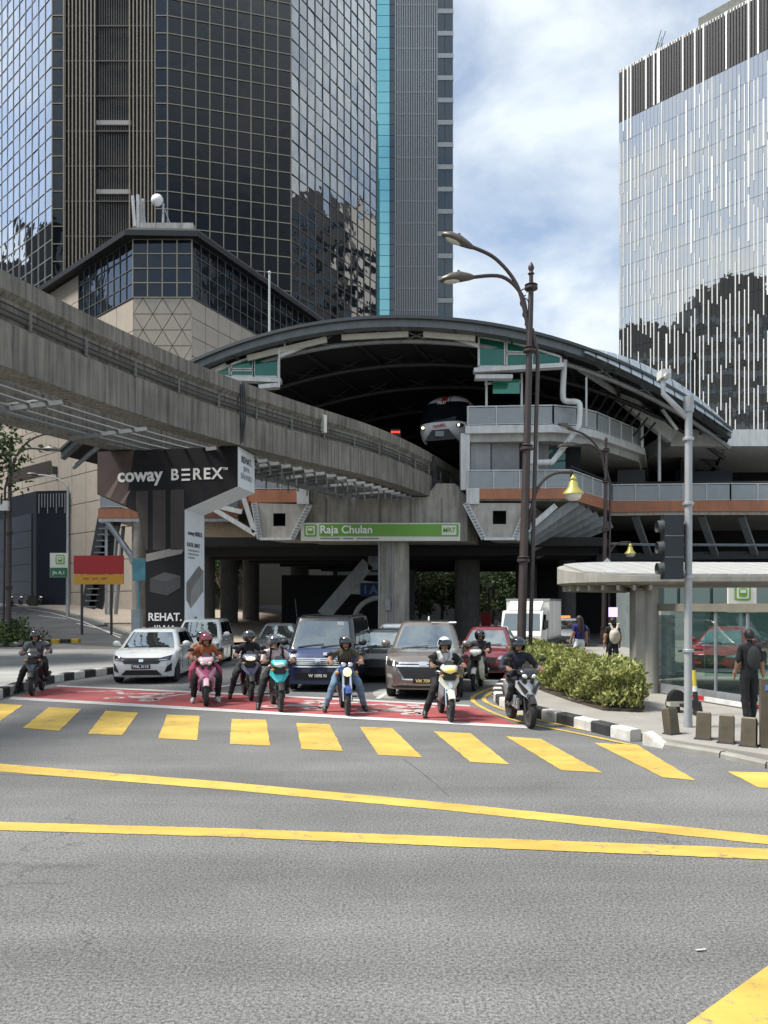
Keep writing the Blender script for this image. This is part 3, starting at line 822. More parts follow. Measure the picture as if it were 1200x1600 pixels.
M_FIN = mat('white_fin', (.76, .76, .73), .5, var=.06)
fins = {}; far_fins = MB()
def fin(t, za, zb_, w):
    key = (round(zb_ - za, 1), w)
    if key not in fins:
        b = MB(); b.box((-w / 2, -.07, -key[0] / 2), (w / 2, .02, key[0] / 2)); fins[key] = b.mesh('fin', M_FIN)
    c = FA + FD * t + Vector((0, 0, (za + zb_) / 2))
    if t > 15.2:
        M = frame(c, FD, (0, 0, 1)); o = len(far_fins.v); far_fins.v += [tuple(M @ v.co) for v in fins[key].vertices]
        for p in fins[key].polygons: far_fins.f.append(tuple(o + k for k in p.vertices)); far_fins.m.append(0)
        return
    link('fin', fins[key], rt, True).matrix_basis = frame(c, FD, (0, 0, 1))
fr_ = random.Random(5); nfin = 0
for i in range(73):
    t = .12 + i * .46 + (.0 if i % 2 else .07)
    if t > FL - 1: break
    w = .34 if fr_.random() < .16 else .16
    if fr_.random() < .42: fin(t, ZBAND if fr_.random() < .6 else ZBAND - 2.4, ZT if fr_.random() < .8 else ZT - 2.6, w)
    z = ZBAND - fr_.choice([0, 1, 2, 3]) * 2.37 * .5
    while z > 8:
        if fr_.random() < .78:
            ln = fr_.choice([2, 2, 3]) * 2.37
            fin(t, z - ln, z, .17 if fr_.random() < .1 else .085); z -= ln + fr_.choice([.3, .5, 1, 1.5]) * 2.37
        else: z -= 2.37
stuff(far_fins.build('outer_fins', M_FIN, rt, world=True))
b = MB(); b.prism([FA + Vector((0, 0, ZT - .3)), FB + Vector((0, 0, ZT - .3)), FB - FN * .3 + Vector((0, 0, ZT - .3)), FA - FN * .3 + Vector((0, 0, ZT - .3))], (0, 0, .32)); b.build('coping', M_FIN, rt, world=True)
b = MB()
pz = FA + FD * 9; pe_ = FA + FD * 22
b.prism([pz - FN * .5 + Vector((0, 0, ZT)), pe_ - FN * .5 + Vector((0, 0, ZT)), pe_ - FN * 5 + Vector((0, 0, ZT)), pz - FN * 5 + Vector((0, 0, ZT))], (0, 0, 1.3))
for k in range(7):
    c = FA + FD * (3.2 + .3 * (k % 3)) - FN * 1.5; b.bar((c.x, c.y, ZT), (c.x + .5 + .1 * k, c.y, ZT + 1.0 + .45 * k), .07)
for k in range(5):
    c = FA + FD * (13 + .5 * k) - FN * 1.2; b.bar((c.x, c.y, ZT + 1), (c.x, c.y, ZT + 4.6), .12)
b.build('roof_plant', mat('roof_plant_grey', (.12, .13, .11), .7, var=.3), rt, world=True)
# ---- neighbours outside the frame, seen only as reflections in the glass
M_OFFD = mat('off_tower_dark', (.035, .036, .04), .5, var=.3)
M_OFFP = mat('off_tower_pale', (.42, .40, .37), .8, var=.1)
def off_tower(label, x0, y0, x1, y1, h, m, wins=True, steps=()):
    o = thing('city_tower', label, 'tower', ((x0 + x1) / 2, (y0 + y1) / 2, 0), 0, 'towers reflected in the glass')
    b = MB(); b.box((x0, y0, 0), (x1, y1, h)); 
    for (sx0, sy0, sx1, sy1, sh) in steps: b.box((sx0, sy0, h - .1), (sx1, sy1, sh))
    b.build('wall', m, o, world=True)
    if wins:
        w = MB(); n = 0
        z = 6.
        while z < h - 4:
            w.box((x0 - .15, y0 - .15, z), (x1 + .15, y1 + .15, z + 1.5)); z += 4.0
        w.build('window_band', mirror_glass('off_windows', (.7, .8, .9), refl=.15, graze=.3), o, world=True)
    return o
off_tower('dark tower outside the left edge, mirrored in the silver tower', -84, 27, -62, 47, 74, M_OFFD, steps=((-80, 30, -66, 40, 79),))
off_tower('dark lower block mirrored at the silver tower foot', -88, 48, -64, 78, 66, M_OFFD, steps=((-86, 52, -74, 60, 71),))
off_tower('dark block mirrored in the left flank of the bronze tower', -128, 100, -100, 140, 68, M_OFFD, steps=((-124, 102, -110, 118, 80), (-120, 125, -104, 135, 74)))
off_tower('pale tower mirrored in the right flank of the bronze tower', 44.5, 124, 46.6, 137, 82, M_OFFP)
off_tower('dark slab behind the silver tower, mirrored in the bronze tower', 47, 112, 64, 150, 84, M_OFFD)
# ================================================================ MONORAIL STATION, BEAMS, TRAIN
ST = thing('monorail_station', 'elevated monorail station with wide arched roof spanning the street', 'station', (1, 44, 0))
AX = Vector((.36, .93, 0)).normalized()         # the track direction
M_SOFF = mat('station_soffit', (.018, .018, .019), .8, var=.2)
M_GLOOM = mat('station_gloom', (.006, .0065, .008), .9, var=.3)  # near-black: shade of the open hall put into the colour
M_RIM = mat('roof_rim_grey', (.13, .145, .15), .5, metal=.3, var=.12, streak=.3)
M_RSHEET = mat('roof_sheet_blue', (.40, .46, .50), .35, metal=.55, var=.1, streak=.3)
def roof_pt(a, t, dz=0.):
    yf = 40 + 5 * abs(a) ** 2.2; y = yf + t * (76 - yf)
    return Vector((.7 + 19.6 * a + .36 * (y - yf), y, 16.85 - (4.7 if a > 0 else 5.9) * a * a + dz))
b = MB()
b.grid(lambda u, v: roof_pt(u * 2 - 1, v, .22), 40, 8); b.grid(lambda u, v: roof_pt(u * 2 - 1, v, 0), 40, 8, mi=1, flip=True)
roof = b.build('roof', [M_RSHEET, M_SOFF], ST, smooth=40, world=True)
b = MB(); rings = []
for i in range(49):
    p = roof_pt(i / 24 - 1, 0); rings.append([p + Vector((0, -.12, -.20)), p + Vector((0, .5, -.20)), p + Vector((0, .5, .26)), p + Vector((0, -.12, .26))])
b.loft(rings); b.build('rim', M_RIM, roof, smooth=30)
b = MB(); rings = []
for i in range(49):
    p = roof_pt(i / 24 - 1, 0); rings.append([p + Vector((0, -.30, .18)), p + Vector((0, .1, .18)), p + Vector((0, .1, .34)), p + Vector((0, -.30, .34))])
b.loft(rings); b.build('gutter', mat('gutter_dark', (.05, .06, .065), .5), roof, smooth=30)
# curved eave sheets on the right flank, one object each
for i in range(14):
    a0, a1 = .50 + i * .035, .50 + (i + 1) * .035 - .004
    hgt = lambda a: .25 + .85 * math.sin(math.pi * min(1, (a - .48) / .54)) ** .7
    b = MB(); p, q = roof_pt(a0, 0), roof_pt(a1, 0)
    dn_ = lambda a: Vector((.15, -.42, -hgt(a) * .25)); up_ = lambda a: Vector((.25, .35, hgt(a) * .75 + .1))
    b.hexa([p + dn_(a0), q + dn_(a1), q + dn_(a1) + Vector((0, .08, -.02)), p + dn_(a0) + Vector((0, .08, -.02)), p + up_(a0), q + up_(a1), q + up_(a1) + Vector((0, .08, -.02)), p + up_(a0) + Vector((0, .08, -.02))])
    b.build('eave_sheet', M_RSHEET, roof)
# trusses and purlins under the roof
for k, t in enumerate((.03, .14, .27, .42, .6)):
    b = MB(); b.tube([roof_pt(i / 15 - 1, t, -.55) for i in range(31)], .13, 6)
    for i in range(1, 30): b.bar(roof_pt(i / 15 - 1, t, -.5), roof_pt((i + 1 if i % 2 else i - 1) / 15 - 1, t, 0), .07)
    b.build('truss', M_GREYP if k == 0 else M_DARK, roof)
for a in [-.9 + .15 * i for i in range(13)]:
    b = MB(); b.tube([roof_pt(a, t / 6, -.16) for t in range(7)], .09, 6); b.build('purlin', M_DARK, roof)
for a0, a1 in ((-.42, -.2), (-.16, .02), (.06, .2), (-.62, -.48)):
    b = MB(); b.bar(roof_pt(a0, .015, -.36), roof_pt(a1, .015, -.36), .12, .3); b.build('soffit_panel', mat('cream_soffit', (.48, .46, .40), .7), roof)
# near-black screens added at the end and sides to keep the hall dark
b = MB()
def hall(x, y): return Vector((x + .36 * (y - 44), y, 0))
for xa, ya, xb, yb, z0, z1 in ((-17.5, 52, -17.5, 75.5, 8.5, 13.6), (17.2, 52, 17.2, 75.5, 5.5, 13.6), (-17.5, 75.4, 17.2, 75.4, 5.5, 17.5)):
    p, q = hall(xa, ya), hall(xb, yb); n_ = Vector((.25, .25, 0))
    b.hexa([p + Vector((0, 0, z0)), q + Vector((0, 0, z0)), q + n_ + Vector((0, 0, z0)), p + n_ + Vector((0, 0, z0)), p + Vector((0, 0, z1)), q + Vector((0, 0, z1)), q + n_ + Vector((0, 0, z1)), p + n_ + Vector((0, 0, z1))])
b.build('gloom_screen', M_GLOOM, ST, world=True)
# green glass gables
M_GRN = mirror_glass('green_gable_glass', (.4, .75, .65), refl=.10, graze=.3, base=(.012, .10, .075))
def gable(polys, Y, name='gable_pane'):
    for pl in polys:
        b = MB(); b.prism([P(x, y, Y) for x, y in pl], (0, .05, 0)); g1 = b.build(name, M_GRN, ST, world=True)
        f = MB(); n = len(pl)
        for i in range(n): f.bar(P(*pl[i], Y - .02), P(*pl[(i + 1) % n], Y - .02), .11, .11)
        f.build('frame', M_WHITE, g1)
gable([[(748, 573), (748, 526), (789, 533), (789, 573)], [(791, 551), (791, 533), (829, 543), (829, 551)], [(791, 573), (791, 553), (829, 553), (829, 573)], [(831, 573), (831, 544), (876, 558), (876, 573)]], 41.2)
gable([[(397, 589), (397, 556), (435, 542), (435, 589)], [(361, 577), (361, 570), (396, 557), (396, 577)], [(361, 588), (361, 579), (396, 579), (396, 588)], [(338, 588), (338, 579), (359, 571), (359, 588)]], 41.6)
for q, Y in (([(740, 580), (880, 572)], 41.0), ([(742, 590), (800, 590)], 41.2), ([(338, 592), (440, 596)], 41.4), ([(405, 606), (436, 603)], 41.4)):
    b = MB(); b.bar(P(*q[0], Y), P(*q[1], Y), .5, .22); b.build('gable_ledge', M_WHITE, ST, world=True)
for q, r in ((((683, 519), (748, 541)), .11), (((508, 528), (436, 557)), .11), (((741, 541), (741, 526)), .06), (((436, 605), (436, 545)), .06), (((445, 556), (445, 536)), .06)):
    b = MB(); b.tube([P(*q[0], 41), P(*q[1], 41)], r, 8); b.build('strut', M_WHITE, ST, world=True)
b = MB(); b.hexa([P(770, 615, 42), P(812, 615, 42), P(812, 615, 42.1), P(770, 615, 42.1), P(770, 595, 42), P(812, 592, 42), P(812, 592, 42.1), P(770, 595, 42.1)]); b.build('green_screen', mirror_glass('green_screen_m', (.5, .85, .7), refl=.12, base=(.03, .22, .15)), ST, world=True)
# railings: a post between panels, each panel its own object
M_RAIL = mat('railing_mesh', (.30, .325, .335), .55, metal=.2, var=.07)
M_RPOST = mat('railing_post', (.50, .52, .52), .5, metal=.2)
def railing(parent, pts, h=1.05, step=1.45, world=True):
    for a, b_ in zip(pts, pts[1:]):
        a, b_ = Vector(a), Vector(b_); L = (b_ - a).length; n = max(1, round(L / step)); u = (b_ - a) / n
        for i in range(n):
            p, q = a + u * i, a + u * (i + 1); d = u.normalized() * .05
            m_ = MB(); m_.bar(p + d + Vector((0, 0, h * .52)), q - d + Vector((0, 0, h * .52)), .03, h * .82); m_.build('railing_panel', M_RAIL, parent, world=world)
        m_ = MB()
        for i in range(n + 1): p = a + u * i; m_.bar(p, p + Vector((0, 0, h)), .07, .07)
        m_.bar(a + Vector((0, 0, h)), b_ + Vector((0, 0, h)), .07, .07); m_.bar(a + Vector((0, 0, .08)), b_ + Vector((0, 0, .08)), .05, .05)
        m_.build('railing_frame', M_RPOST, parent, world=world)
# upper platform, right
ZP = 12.0
def poly_deck(name, pts, z, th, m, bands=()):
    b = MB(); b.prism([(p[0], p[1], z - th) for p in pts], (0, 0, th)); return b.build(name, m, ST, world=True)
pc = [(4.45, 42), (9.2, 41.7), (10.6, 42.1), (12.0, 43.2), (16.3, 48)]
poly_deck('platform_slab', pc + [(26, 74), (15.5, 74)], ZP, .42, M_WHITE)
poly_deck('platform_soffit', [(4.5, 42.3), (9.2, 42.0), (10.5, 42.4), (11.8, 43.5), (16, 48.2), (25.8, 74), (15.6, 74)], ZP - .42, .42, mat('platform_soffit_m', (.40, .40, .38), .8, streak=.3))
railing(ST, [Vector((*p, ZP)) for p in [(4.6, 42.08), (9.2, 41.78), (10.6, 42.18), (12.0, 43.3), (16.2, 48.1)]])
for px_, z1, w in ((731, 13.1, .10), (760, 14.6, .12), (815, 14.9, .12), (916, 14.7, .1)):
    b = MB(); b.bar((X(px_, 42.2), 42.2, ZP), (X(px_, 42.2), 42.2, z1), w, w); b.build('screen_post', M_WHITE, ST, world=True)
b = MB(); b.bar(P(757, 600, 42.2), P(815, 597, 42.2), .1); b.build('screen_rail', M_WHITE, ST, world=True)
M_ROOM = mat('room_panel', (.30, .31, .32), .6, var=.08, streak=.25)
for x0, x1, y0, y1, m_, yy in ((735, 767, 690, 764, M_ROOM, 42.6), (768, 812, 693, 762, mat('shutter_grey', (.22, .225, .23), .6), 42.7), (812, 822, 690, 764, M_GLOOM, 42.75), (841, 858, 692, 764, M_ROOM, 43.2), (858, 884, 692, 764, mirror_glass('kiosk_glass', (.4, .6, .6), refl=.1, base=(.06, .11, .11)), 43.3)):
    b = MB(); b.box((X(x0, yy), yy, Z(y1, yy)), (X(x1, yy) - .02, yy + .12, Z(y0, yy))); b.build('room_panel', m_, ST, world=True)
for x0, x1 in ((720, 734), (828, 841)):
    b = MB(); b.box((X(x0, 42.1), 42.1, 8.5), (X(x1, 42.1), 42.75, ZP - .4)); b.build('column', M_WHITE, ST, world=True)
b = MB(); b.box((X(735, 44), 43.6, 8.5), (X(905, 44), 44, ZP - .85)); b.build('inner_wall', M_GLOOM, ST, world=True)
b = MB(); b.tube(smoothpath([P(882, 563, 41.5), P(880, 600, 41.5), P(880, 622, 41.5), P(886, 627, 41.5), P(900, 628, 41.5), P(906, 634, 41.5), P(905, 664, 41.5)], 4) + smoothpath([P(900, 672, 41.4), P(866, 718, 41.4), P(856, 722, 41.4), P(826, 723, 41.4)], 4), .155, 10); b.build('downpipe', mat('white_pipe', (.62, .64, .62), .45, streak=.3), ST, world=True, smooth=50)
# concourse deck at 8.5 m with orange fascia
ZC = 8.5
def fascia(pts, z0, z1, m=M_ORANGE, name='fascia', th=.12):
    for a, b_ in zip(pts, pts[1:]):
        a, b_ = Vector(a), Vector(b_); b = MB(); b.bar((a.x, a.y, (z0 + z1) / 2), (b_.x, b_.y, (z0 + z1) / 2), th, z1 - z0); b.build(name, m, ST, world=True)
cr = [(4.55, 42), (10.25, 41.8), (13.9, 47.0), (17.0, 46.6), (21.0, 46.5), (26, 46.6), (34, 47)]
poly_deck('concourse_slab', [(4.5, 42.1), (10.2, 41.95), (13.85, 47.1), (34, 47.2), (34, 58), (20, 60), (20, 75), (6, 75)], ZC, .6, M_CONC)
cl = [(-18.6, 50), (-9.5, 50), (-7.3, 42.1), (-4.1, 42.0)]
poly_deck('concourse_slab', [(-18.5, 50.1), (-9.4, 50.1), (-7.2, 42.2), (-4, 42.1), (6, 75), (-14, 75), (-16, 56), (-18.5, 56)], ZC, .6, M_CONC)
fascia(cr[:2], 7.97, 8.52); fascia(cr[1:3], 7.9, 8.52); fascia(cr[2:], 7.86, 8.52); fascia(cl[:2], 7.85, 8.45); fascia(cl[1:3], 7.9, 8.5); fascia(cl[2:], 7.8, 8.5)
fascia([(4.5, 41.97), (5.2, 41.95)], 7.7, 8.56, M_WHITE, 'fascia_end', .2); fascia([(-4.75, 41.94), (-4.1, 41.92)], 7.7, 8.56, M_WHITE, 'fascia_end', .2)
fascia([(p[0], p[1] + .12) for p in cr[2:]], 7.66, 7.87, mat('fascia_lip', (.42, .36, .30), .7, streak=.4), 'fascia_lip'); fascia([(p[0], p[1] + .1) for p in cl[:2]], 7.62, 7.85, M_WHITE, 'fascia_lip')
railing(ST, [Vector((x_, y_, ZC)) for x_, y_ in [(4.6, 42.05), (10.2, 41.87), (13.95, 47.05), (21, 46.55), (26, 46.65), (34, 47.05)]])
railing(ST, [Vector((x_, y_, ZC)) for x_, y_ in [(-18.5, 50.05), (-9.45, 50.05), (-7.25, 42.2), (-4.1, 42.1)]])
b = MB(); b.tube([(10.2, 41.9, ZC + 1.25), (13.95, 47.1, ZC + 1.2), (26, 46.7, ZC + 1.2)], .04, 6); b.build('handrail', M_DARK, ST, world=True)
# right wing: flat canopy, columns, dark inside
b = MB(); b.hexa([P(1048, 697, 48), P(1320, 697, 48), Vector((34, 60, 12.4)), Vector((18.5, 60, 12.4)), P(1048, 671, 48), P(1320, 671, 48), Vector((34, 60, 13.3)), Vector((18.5, 60, 13.3))]); b.build('canopy_slab', M_WHITE, ST, world=True)
b = MB(); b.bar(P(962, 612, 47.2), P(1050, 684, 47.6), .45, .75); b.build('canopy_beam', M_WHITE, ST, world=True)
b = MB(); b.bar(P(905, 575, 43.5), P(962, 612, 46.5), .2, .3); b.build('canopy_beam', M_WHITE, ST, world=True); b = MB(); b.bar(P(1035, 640, 45.2), P(1058, 672, 45.2), .12, .16); b.build('canopy_beam', M_WHITE, ST, world=True)
for px_, ya, yb in ((1030, 655, 752), (1003, 640, 700)):
    b = MB(); b.bar(P(px_, yb, 47.4), P(px_, ya, 47.4), .16, .16); b.build('column', M_WHITE, ST, world=True)
for i in range(9):
    b = MB(); b.bar(P(905 + i * 12, 640 + i * 6, 46.6 + i * .05), P(928 + i * 12, 600 + i * 7.5, 46 + i * .05), .07, .1); b.build('screen_bar', M_DARK, ST, world=True)
b = MB(); b.box((11, 59, 0), (40, 59.4, 13)); b.box((14.2, 52.5, 8.5), (18, 52.8, 12.4)); b.build('gloom_screen', M_GLOOM, ST, world=True)  # near-black backdrop added for the dark under and behind the wing
for x0, x1, yy, z0, z1, m_ in ((20.5, 24.5, 54, 8.5, 11.6, mat('blue_hoarding', (.03, .045, .07), .6)), (18.6, 19.9, 50, 8.5, 9.9, M_GREYP), (15.2, 17, 50, 8.5, 11, mat('dark_hoarding', (.05, .055, .06), .6))):
    b = MB(); b.box((x0, yy, z0), (x1, yy + .4, z1)); b.build('kiosk', m_, ST, world=True)
# struts below the right wing
for px_ in (1000, 1104, 1166):
    b = MB(); b.bar(P(px_ - 8, 806, 47.4), P(px_ + 14, 868, 50.5), .4, .25); b.build('raking_strut', M_GREYP, ST, world=True)
b = MB(); b.tube([P(905, 848, 48), P(1010, 851, 48), P(1260, 852, 48)], .09, 6); b.build('pipe', M_GREYP, ST, world=True)
b = MB(); b.bar(P(930, 871, 50.6), P(1260, 866, 50.6), .5, .5); b.build('tie_beam', M_DARK, ST, world=True)
# inclined soffit ribs below the right concourse corner
for i in range(6):
    p = P(822 + i * 3, 838 + i * 6, 42.6 + i * 1.15); q = P(900 + i * 11, 784 + i * 7, 42.6 + i * 1.15)
    b = MB(); b.bar(p, q, .35, .5); b.build('soffit_rib', M_GREYP, ST, world=True)
b = MB(); b.bar(P(806, 843, 42.2), P(868, 790, 42.2), .25, .30); b.build('white_strut', M_WHITE, ST, world=True)
# box girder ends
def girder(tl, tr, br, bl, hole, Y):
    o = MB(); f = [P(*q, Y) for q in (tl, tr, br, bl)]
    h = [P(*q, Y) for q in ((hole[0], hole[1]), (hole[2], hole[1]), (hole[2], hole[3]), (hole[0], hole[3]))]
    o.add(f + h, [(0, 4, 5, 1), (1, 5, 6, 2), (2, 6, 7, 3), (3, 7, 4, 0)])
    back = [p + AX * 30 for p in f]; o.add(f + back, [(0, 1, 5, 4), (1, 2, 6, 5), (2, 3, 7, 6), (3, 0, 4, 7), (4, 5, 6, 7)])
    hb = [p + Vector((0, .8, 0)) for p in h]; o.add(h + hb, [(0, 4, 5, 1), (1, 5, 6, 2), (2, 6, 7, 3), (3, 7, 4, 0), (4, 7, 6, 5)], 1)
    gb = o.build('box_girder', [mat('girder_concrete', (.42, .40, .36), .9, var=.14, scale=2, bump=.3, streak=.45, grime=(.18, .16, .14)), M_GLOOM], ST, world=True)
    for a, c in ((tl, bl), (tr, br)):
        m_ = MB(); pa, pb = P(*a, Y - .08), P(*c, Y - .08); m_.bar(pa, pb, .30, .12, up=(0, 1, 0)); fr = m_.build('ladder_rail', M_WHITE, gb)
        d = (pb - pa)
        for i in range(12):
            m2 = MB(); c_ = pa + d * ((i + .5) / 12) + Vector((0, -.07, 0)); m2.cbox(c_, (.2, .03, .10)); m2.build('rung_slot', M_GREYP, gb)
    m_ = MB(); m_.bar(P(*bl, Y - .1), P(*br, Y - .1), .2, .14); m_.build('ladder_rail', M_WHITE, gb)
girder((397, 786), (484, 788), (456, 842), (406, 842), (427, 802, 446, 822), 42.0)
girder((727, 786), (826, 786), (804, 842), (756, 842), (770, 798, 791, 819), 42.0)
for a, c in (((333, 795), (400, 835)), ((381, 778), (398, 832)), ((335, 790), (378, 800))):
    b = MB(); b.bar(P(*a, 42.3), P(*c, 42.3), .22, .26); b.build('white_strut', M_WHITE, ST, world=True)
# pier head and column
b = MB(); gb = [(-4.5, 5.7), (4.6, 5.7), (4.6, 8.15), (3.9, 8.9), (2.9, 8.9), (2.3, 8.15), (.6, 8.15), (-2.4, 8.15), (-2.6, 8.75), (-3.9, 8.75), (-4.5, 7.6)]
b.prism([(x_, 42.4, z_) for x_, z_ in gb], (.9, 2.4, 0)); pier = b.build('pier_head', M_CONC, ST, world=True)
for xx in (-3.2, -1.9, -.2, 1.5, 3.2):
    b = MB(); b.bar((xx, 42.36, 6.7), (xx, 42.36, 8.1), .05, .06); b.build('joint_strip', M_CONCD, pier)
b = MB(); ring = []
for i in range(16):
    a = 2 * math.pi * i / 16; ring.append((math.copysign(abs(math.cos(a)) ** .45, math.cos(a)) * .88, math.copysign(abs(math.sin(a)) ** .45, math.sin(a)) * .88))
b.loft([[(.55 + x_, 43.5 + y_, z_) for x_, y_ in ring] for z_ in (0, .5, 5.72)]); b.build('pier', M_CONC, ST, smooth=30, world=True)
for xx in (-.28, .15, .45): 
    b = MB(); b.tube([(xx, 42.58, .1), (xx, 42.58, 5.7)], .05, 6); b.build('conduit', M_GREYP, ST, world=True)
b = MB(); b.box((.05, 42.45, 1.9), (.35, 42.6, 2.5)); b.build('junction_box', M_GREYP, ST, world=True)
for px_, Y, w in ((730, 52, 1.7), (822, 57, 1.6), (358, 56, 1.3), (392, 60, 1.3), (886, 52, 1.2), (468, 62, 1.5), (320, 52, 1.4)):
    b = MB(); xx = X(px_, Y); b.lathe([(w / 2, 0), (w / 2, 5.75)], (xx, Y, 0), 14); b.build('column', mat('undercroft_column', (.10, .098, .092), .85, var=.2, streak=.4), ST, smooth=40, world=True)
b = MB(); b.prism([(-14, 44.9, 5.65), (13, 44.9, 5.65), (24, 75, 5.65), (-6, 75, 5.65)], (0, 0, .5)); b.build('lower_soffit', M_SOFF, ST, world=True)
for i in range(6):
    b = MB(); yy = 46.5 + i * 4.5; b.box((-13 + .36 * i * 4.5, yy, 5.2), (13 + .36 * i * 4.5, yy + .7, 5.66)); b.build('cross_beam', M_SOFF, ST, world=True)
# station name sign
sg = thing('station_sign', 'long green station sign reading Raja Chulan on the pier head', 'sign', (X(594, 41.9), 42.0, Z(831, 41.9)))
YS = 41.95
M_SGREEN = mat('sign_green', (.13, .33, .035), .45, var=.05); M_SWHITE = mat('sign_white', (.66, .66, .58), .5, var=.05); M_LETW = mat('letter_white', (.82, .82, .80), .5, var=.02)
b = MB(); b.box((X(470, YS), YS, Z(845, YS)), (X(719, YS), YS + .25, Z(817, YS))); b.build('board', M_SWHITE, sg, world=True)
b = MB(); b.box((X(499, YS), YS - .03, Z(838, YS)), (X(716.5, YS), YS - .004, Z(819, YS))); b.build('green_field', M_SGREEN, sg, world=True)
Mtx = lambda px_, py_, Y, dy=-.05: frame(P(px_, py_, Y) + Vector((0, dy, 0)), (1, 0, 0), (0, 0, 1))
text('station_name', 'Raja Chulan', .60, Mtx(541, 828, YS), M_LETW, sg, bold=.012)
b = MB(); b.box((X(690, YS), YS - .05, Z(836, YS)), (X(713, YS), YS - .032, Z(821, YS))); b.build('code_plate', M_SWHITE, sg, world=True)
text('station_code', 'MR7', .36, Mtx(701.5, 828.5, YS, -.06), M_SGREEN, sg, bold=.008)
for x0, x1 in ((500, 531), (536, 552), (557, 592)):
    b = MB(); b.box((X(x0, YS), YS - .006, Z(842.4, YS)), (X(x1, YS), YS - .001, Z(840.6, YS))); b.build('small_print', mat('small_print', (.2, .2, .18), .6), sg, world=True)
def train_icon(parent, c, s, ux=Vector((1, 0, 0))):
    """a monorail pictogram: rounded frame, cab, window, two lamps"""
    uz = Vector((0, 0, 1)); n_ = ux.cross(uz)
    def rr(w, h, r, cz=0): return [c + ux * (x_ * s) + uz * ((z_ + cz) * s) for x_, z_ in [(-w + r, -h), (w - r, -h), (w, -h + r), (w, h - r), (w - r, h), (-w + r, h), (-w, h - r), (-w, -h + r)]]
    for (w, h, r, cz, m_, d) in ((.5, .5, .08, 0, M_SGREEN, 0), (.38, .38, .06, 0, M_SWHITE, .012), (.26, .28, .08, 0, M_SGREEN, .024), (.18, .10, .03, .08, M_SWHITE, .036)):
        b = MB(); pts = [p + n_ * d for p in rr(w, h, r, cz)]; b.prism(pts, n_ * .01); b.build('pictogram', m_, parent, world=True)
train_icon(sg, Vector((X(485, YS), YS - .02, Z(829, YS))), .66, Vector((1, 0, 0)))

# ---- guideway beams
face = [(-12.8, 8), (-11.6, 13), (-9.6, 19.2), (-8.44, 22.5), (-6.35, 27.2), (-3.8, 31.4), (-.85, 35.6), (1.0, 39), (2.67, 42.8), (4.15, 46.6), (5.9, 51), (9.4, 60), (15.4, 75)]
ctr = smoothpath([Vector((x_ - .37, y_ + .15, 0)) for x_, y_ in face], 5)
ZB0, ZB1 = 8.2, 10.6
def beam_section(p, d):
    r = Vector((d.y, -d.x, 0))
    prof = [(-.42, ZB0), (.42, ZB0), (.42, ZB0 + 1.12), (.27, ZB0 + 1.24), (.27, ZB1 - .62), (.42, ZB1 - .46), (.42, ZB1), (-.42, ZB1), (-.42, ZB1 - .46), (-.27, ZB1 - .62), (-.27, ZB0 + 1.24), (-.42, ZB0 + 1.12)]
    return [Vector((p.x, p.y, 0)) + r * o + Vector((0, 0, z_)) for o, z_ in prof]
def beam(path, label, segs):
    t = thing('guideway_beam', label, 'monorail beam', (path[0].x, path[0].y, 0))
    n = len(path)
    cuts = [0] + segs + [n - 1]
    for a, c in zip(cuts, cuts[1:]):
        rings = []
        for i in range(a, c + 1):
            d = (path[min(i + 1, n - 1)] - path[max(i - 1, 0)]).normalized(); p = path[i]
            if i == a: p = p + d * .03
            if i == c: p = p - d * .03
            rings.append(beam_section(p, d))
        b = MB(); b.loft(rings); b.build('beam_segment', M_CONCD, t, smooth=25, world=True)
    return t
nb_ = beam(ctr, 'weathered concrete monorail beam sweeping from upper left into the station', [6, 22, 40])
ctr2 = offset(ctr, -4.2)
fb_ = beam(ctr2, 'second concrete monorail beam, mostly hidden behind the nearer one', [6, 22, 40])
def along(path, off, z, a=0, c=None):
    return [Vector((p.x, p.y, z)) for p in offset(path, off)][a:c]
for zz, r, o in ((ZB0 + 1.44, .035, .36), (ZB0 + 1.62, .025, .36), (ZB0 + 1.30, .02, .36)):
    b = MB(); b.tube(along(ctr, o, zz), r, 5); b.build('power_cable', M_DARK, nb_, world=True)
b = MB(); pth = along(ctr, .33, ZB0 + 1.40); b.tube(pth, .06, 4); b.build('conductor_rail', mat('rail_grey', (.16, .155, .14), .6), nb_, world=True)
pp = resample([Vector((p.x, p.y, 0)) for p in offset(ctr, .30)], 2.1); po = offset(pp, .12)
for p, q in list(zip(pp, po))[4:34]:
    b = MB(); b.bar(Vector((p.x, p.y, ZB0 + 1.30)), Vector((q.x, q.y, ZB0 + 1.36)), .10, .10); b.bar(Vector((q.x, q.y, ZB0 + 1.15)), Vector((q.x, q.y, ZB0 + 1.62)), .05, .07)
    b.build('rail_bracket', mat('bracket_grey', (.20, .20, .19), .6, metal=.3), nb_, world=True)
p_ = offset(ctr, .46)[27]
b = MB(); b.cbox((p_.x, p_.y, ZB0 + 1.75), (.32, .14, .75), rot=Matrix.Rotation(rad(-55), 3, 'Z')); b.build('marker_plate', M_SWHITE, nb_, world=True)
# joints with hanging cables between spans
for i in (22, 40):
    b = MB(); q = offset(ctr, .45)[i]
    for k_ in range(3): b.tube([Vector((q.x + .06 * k_, q.y, ZB1 - .1)), Vector((q.x + .10 * k_, q.y - .05, ZB0 + 1.2)), Vector((q.x + .05, q.y, ZB0 + .1))], .03, 5)
    b.build('joint_cable', M_DARK, nb_, world=True)
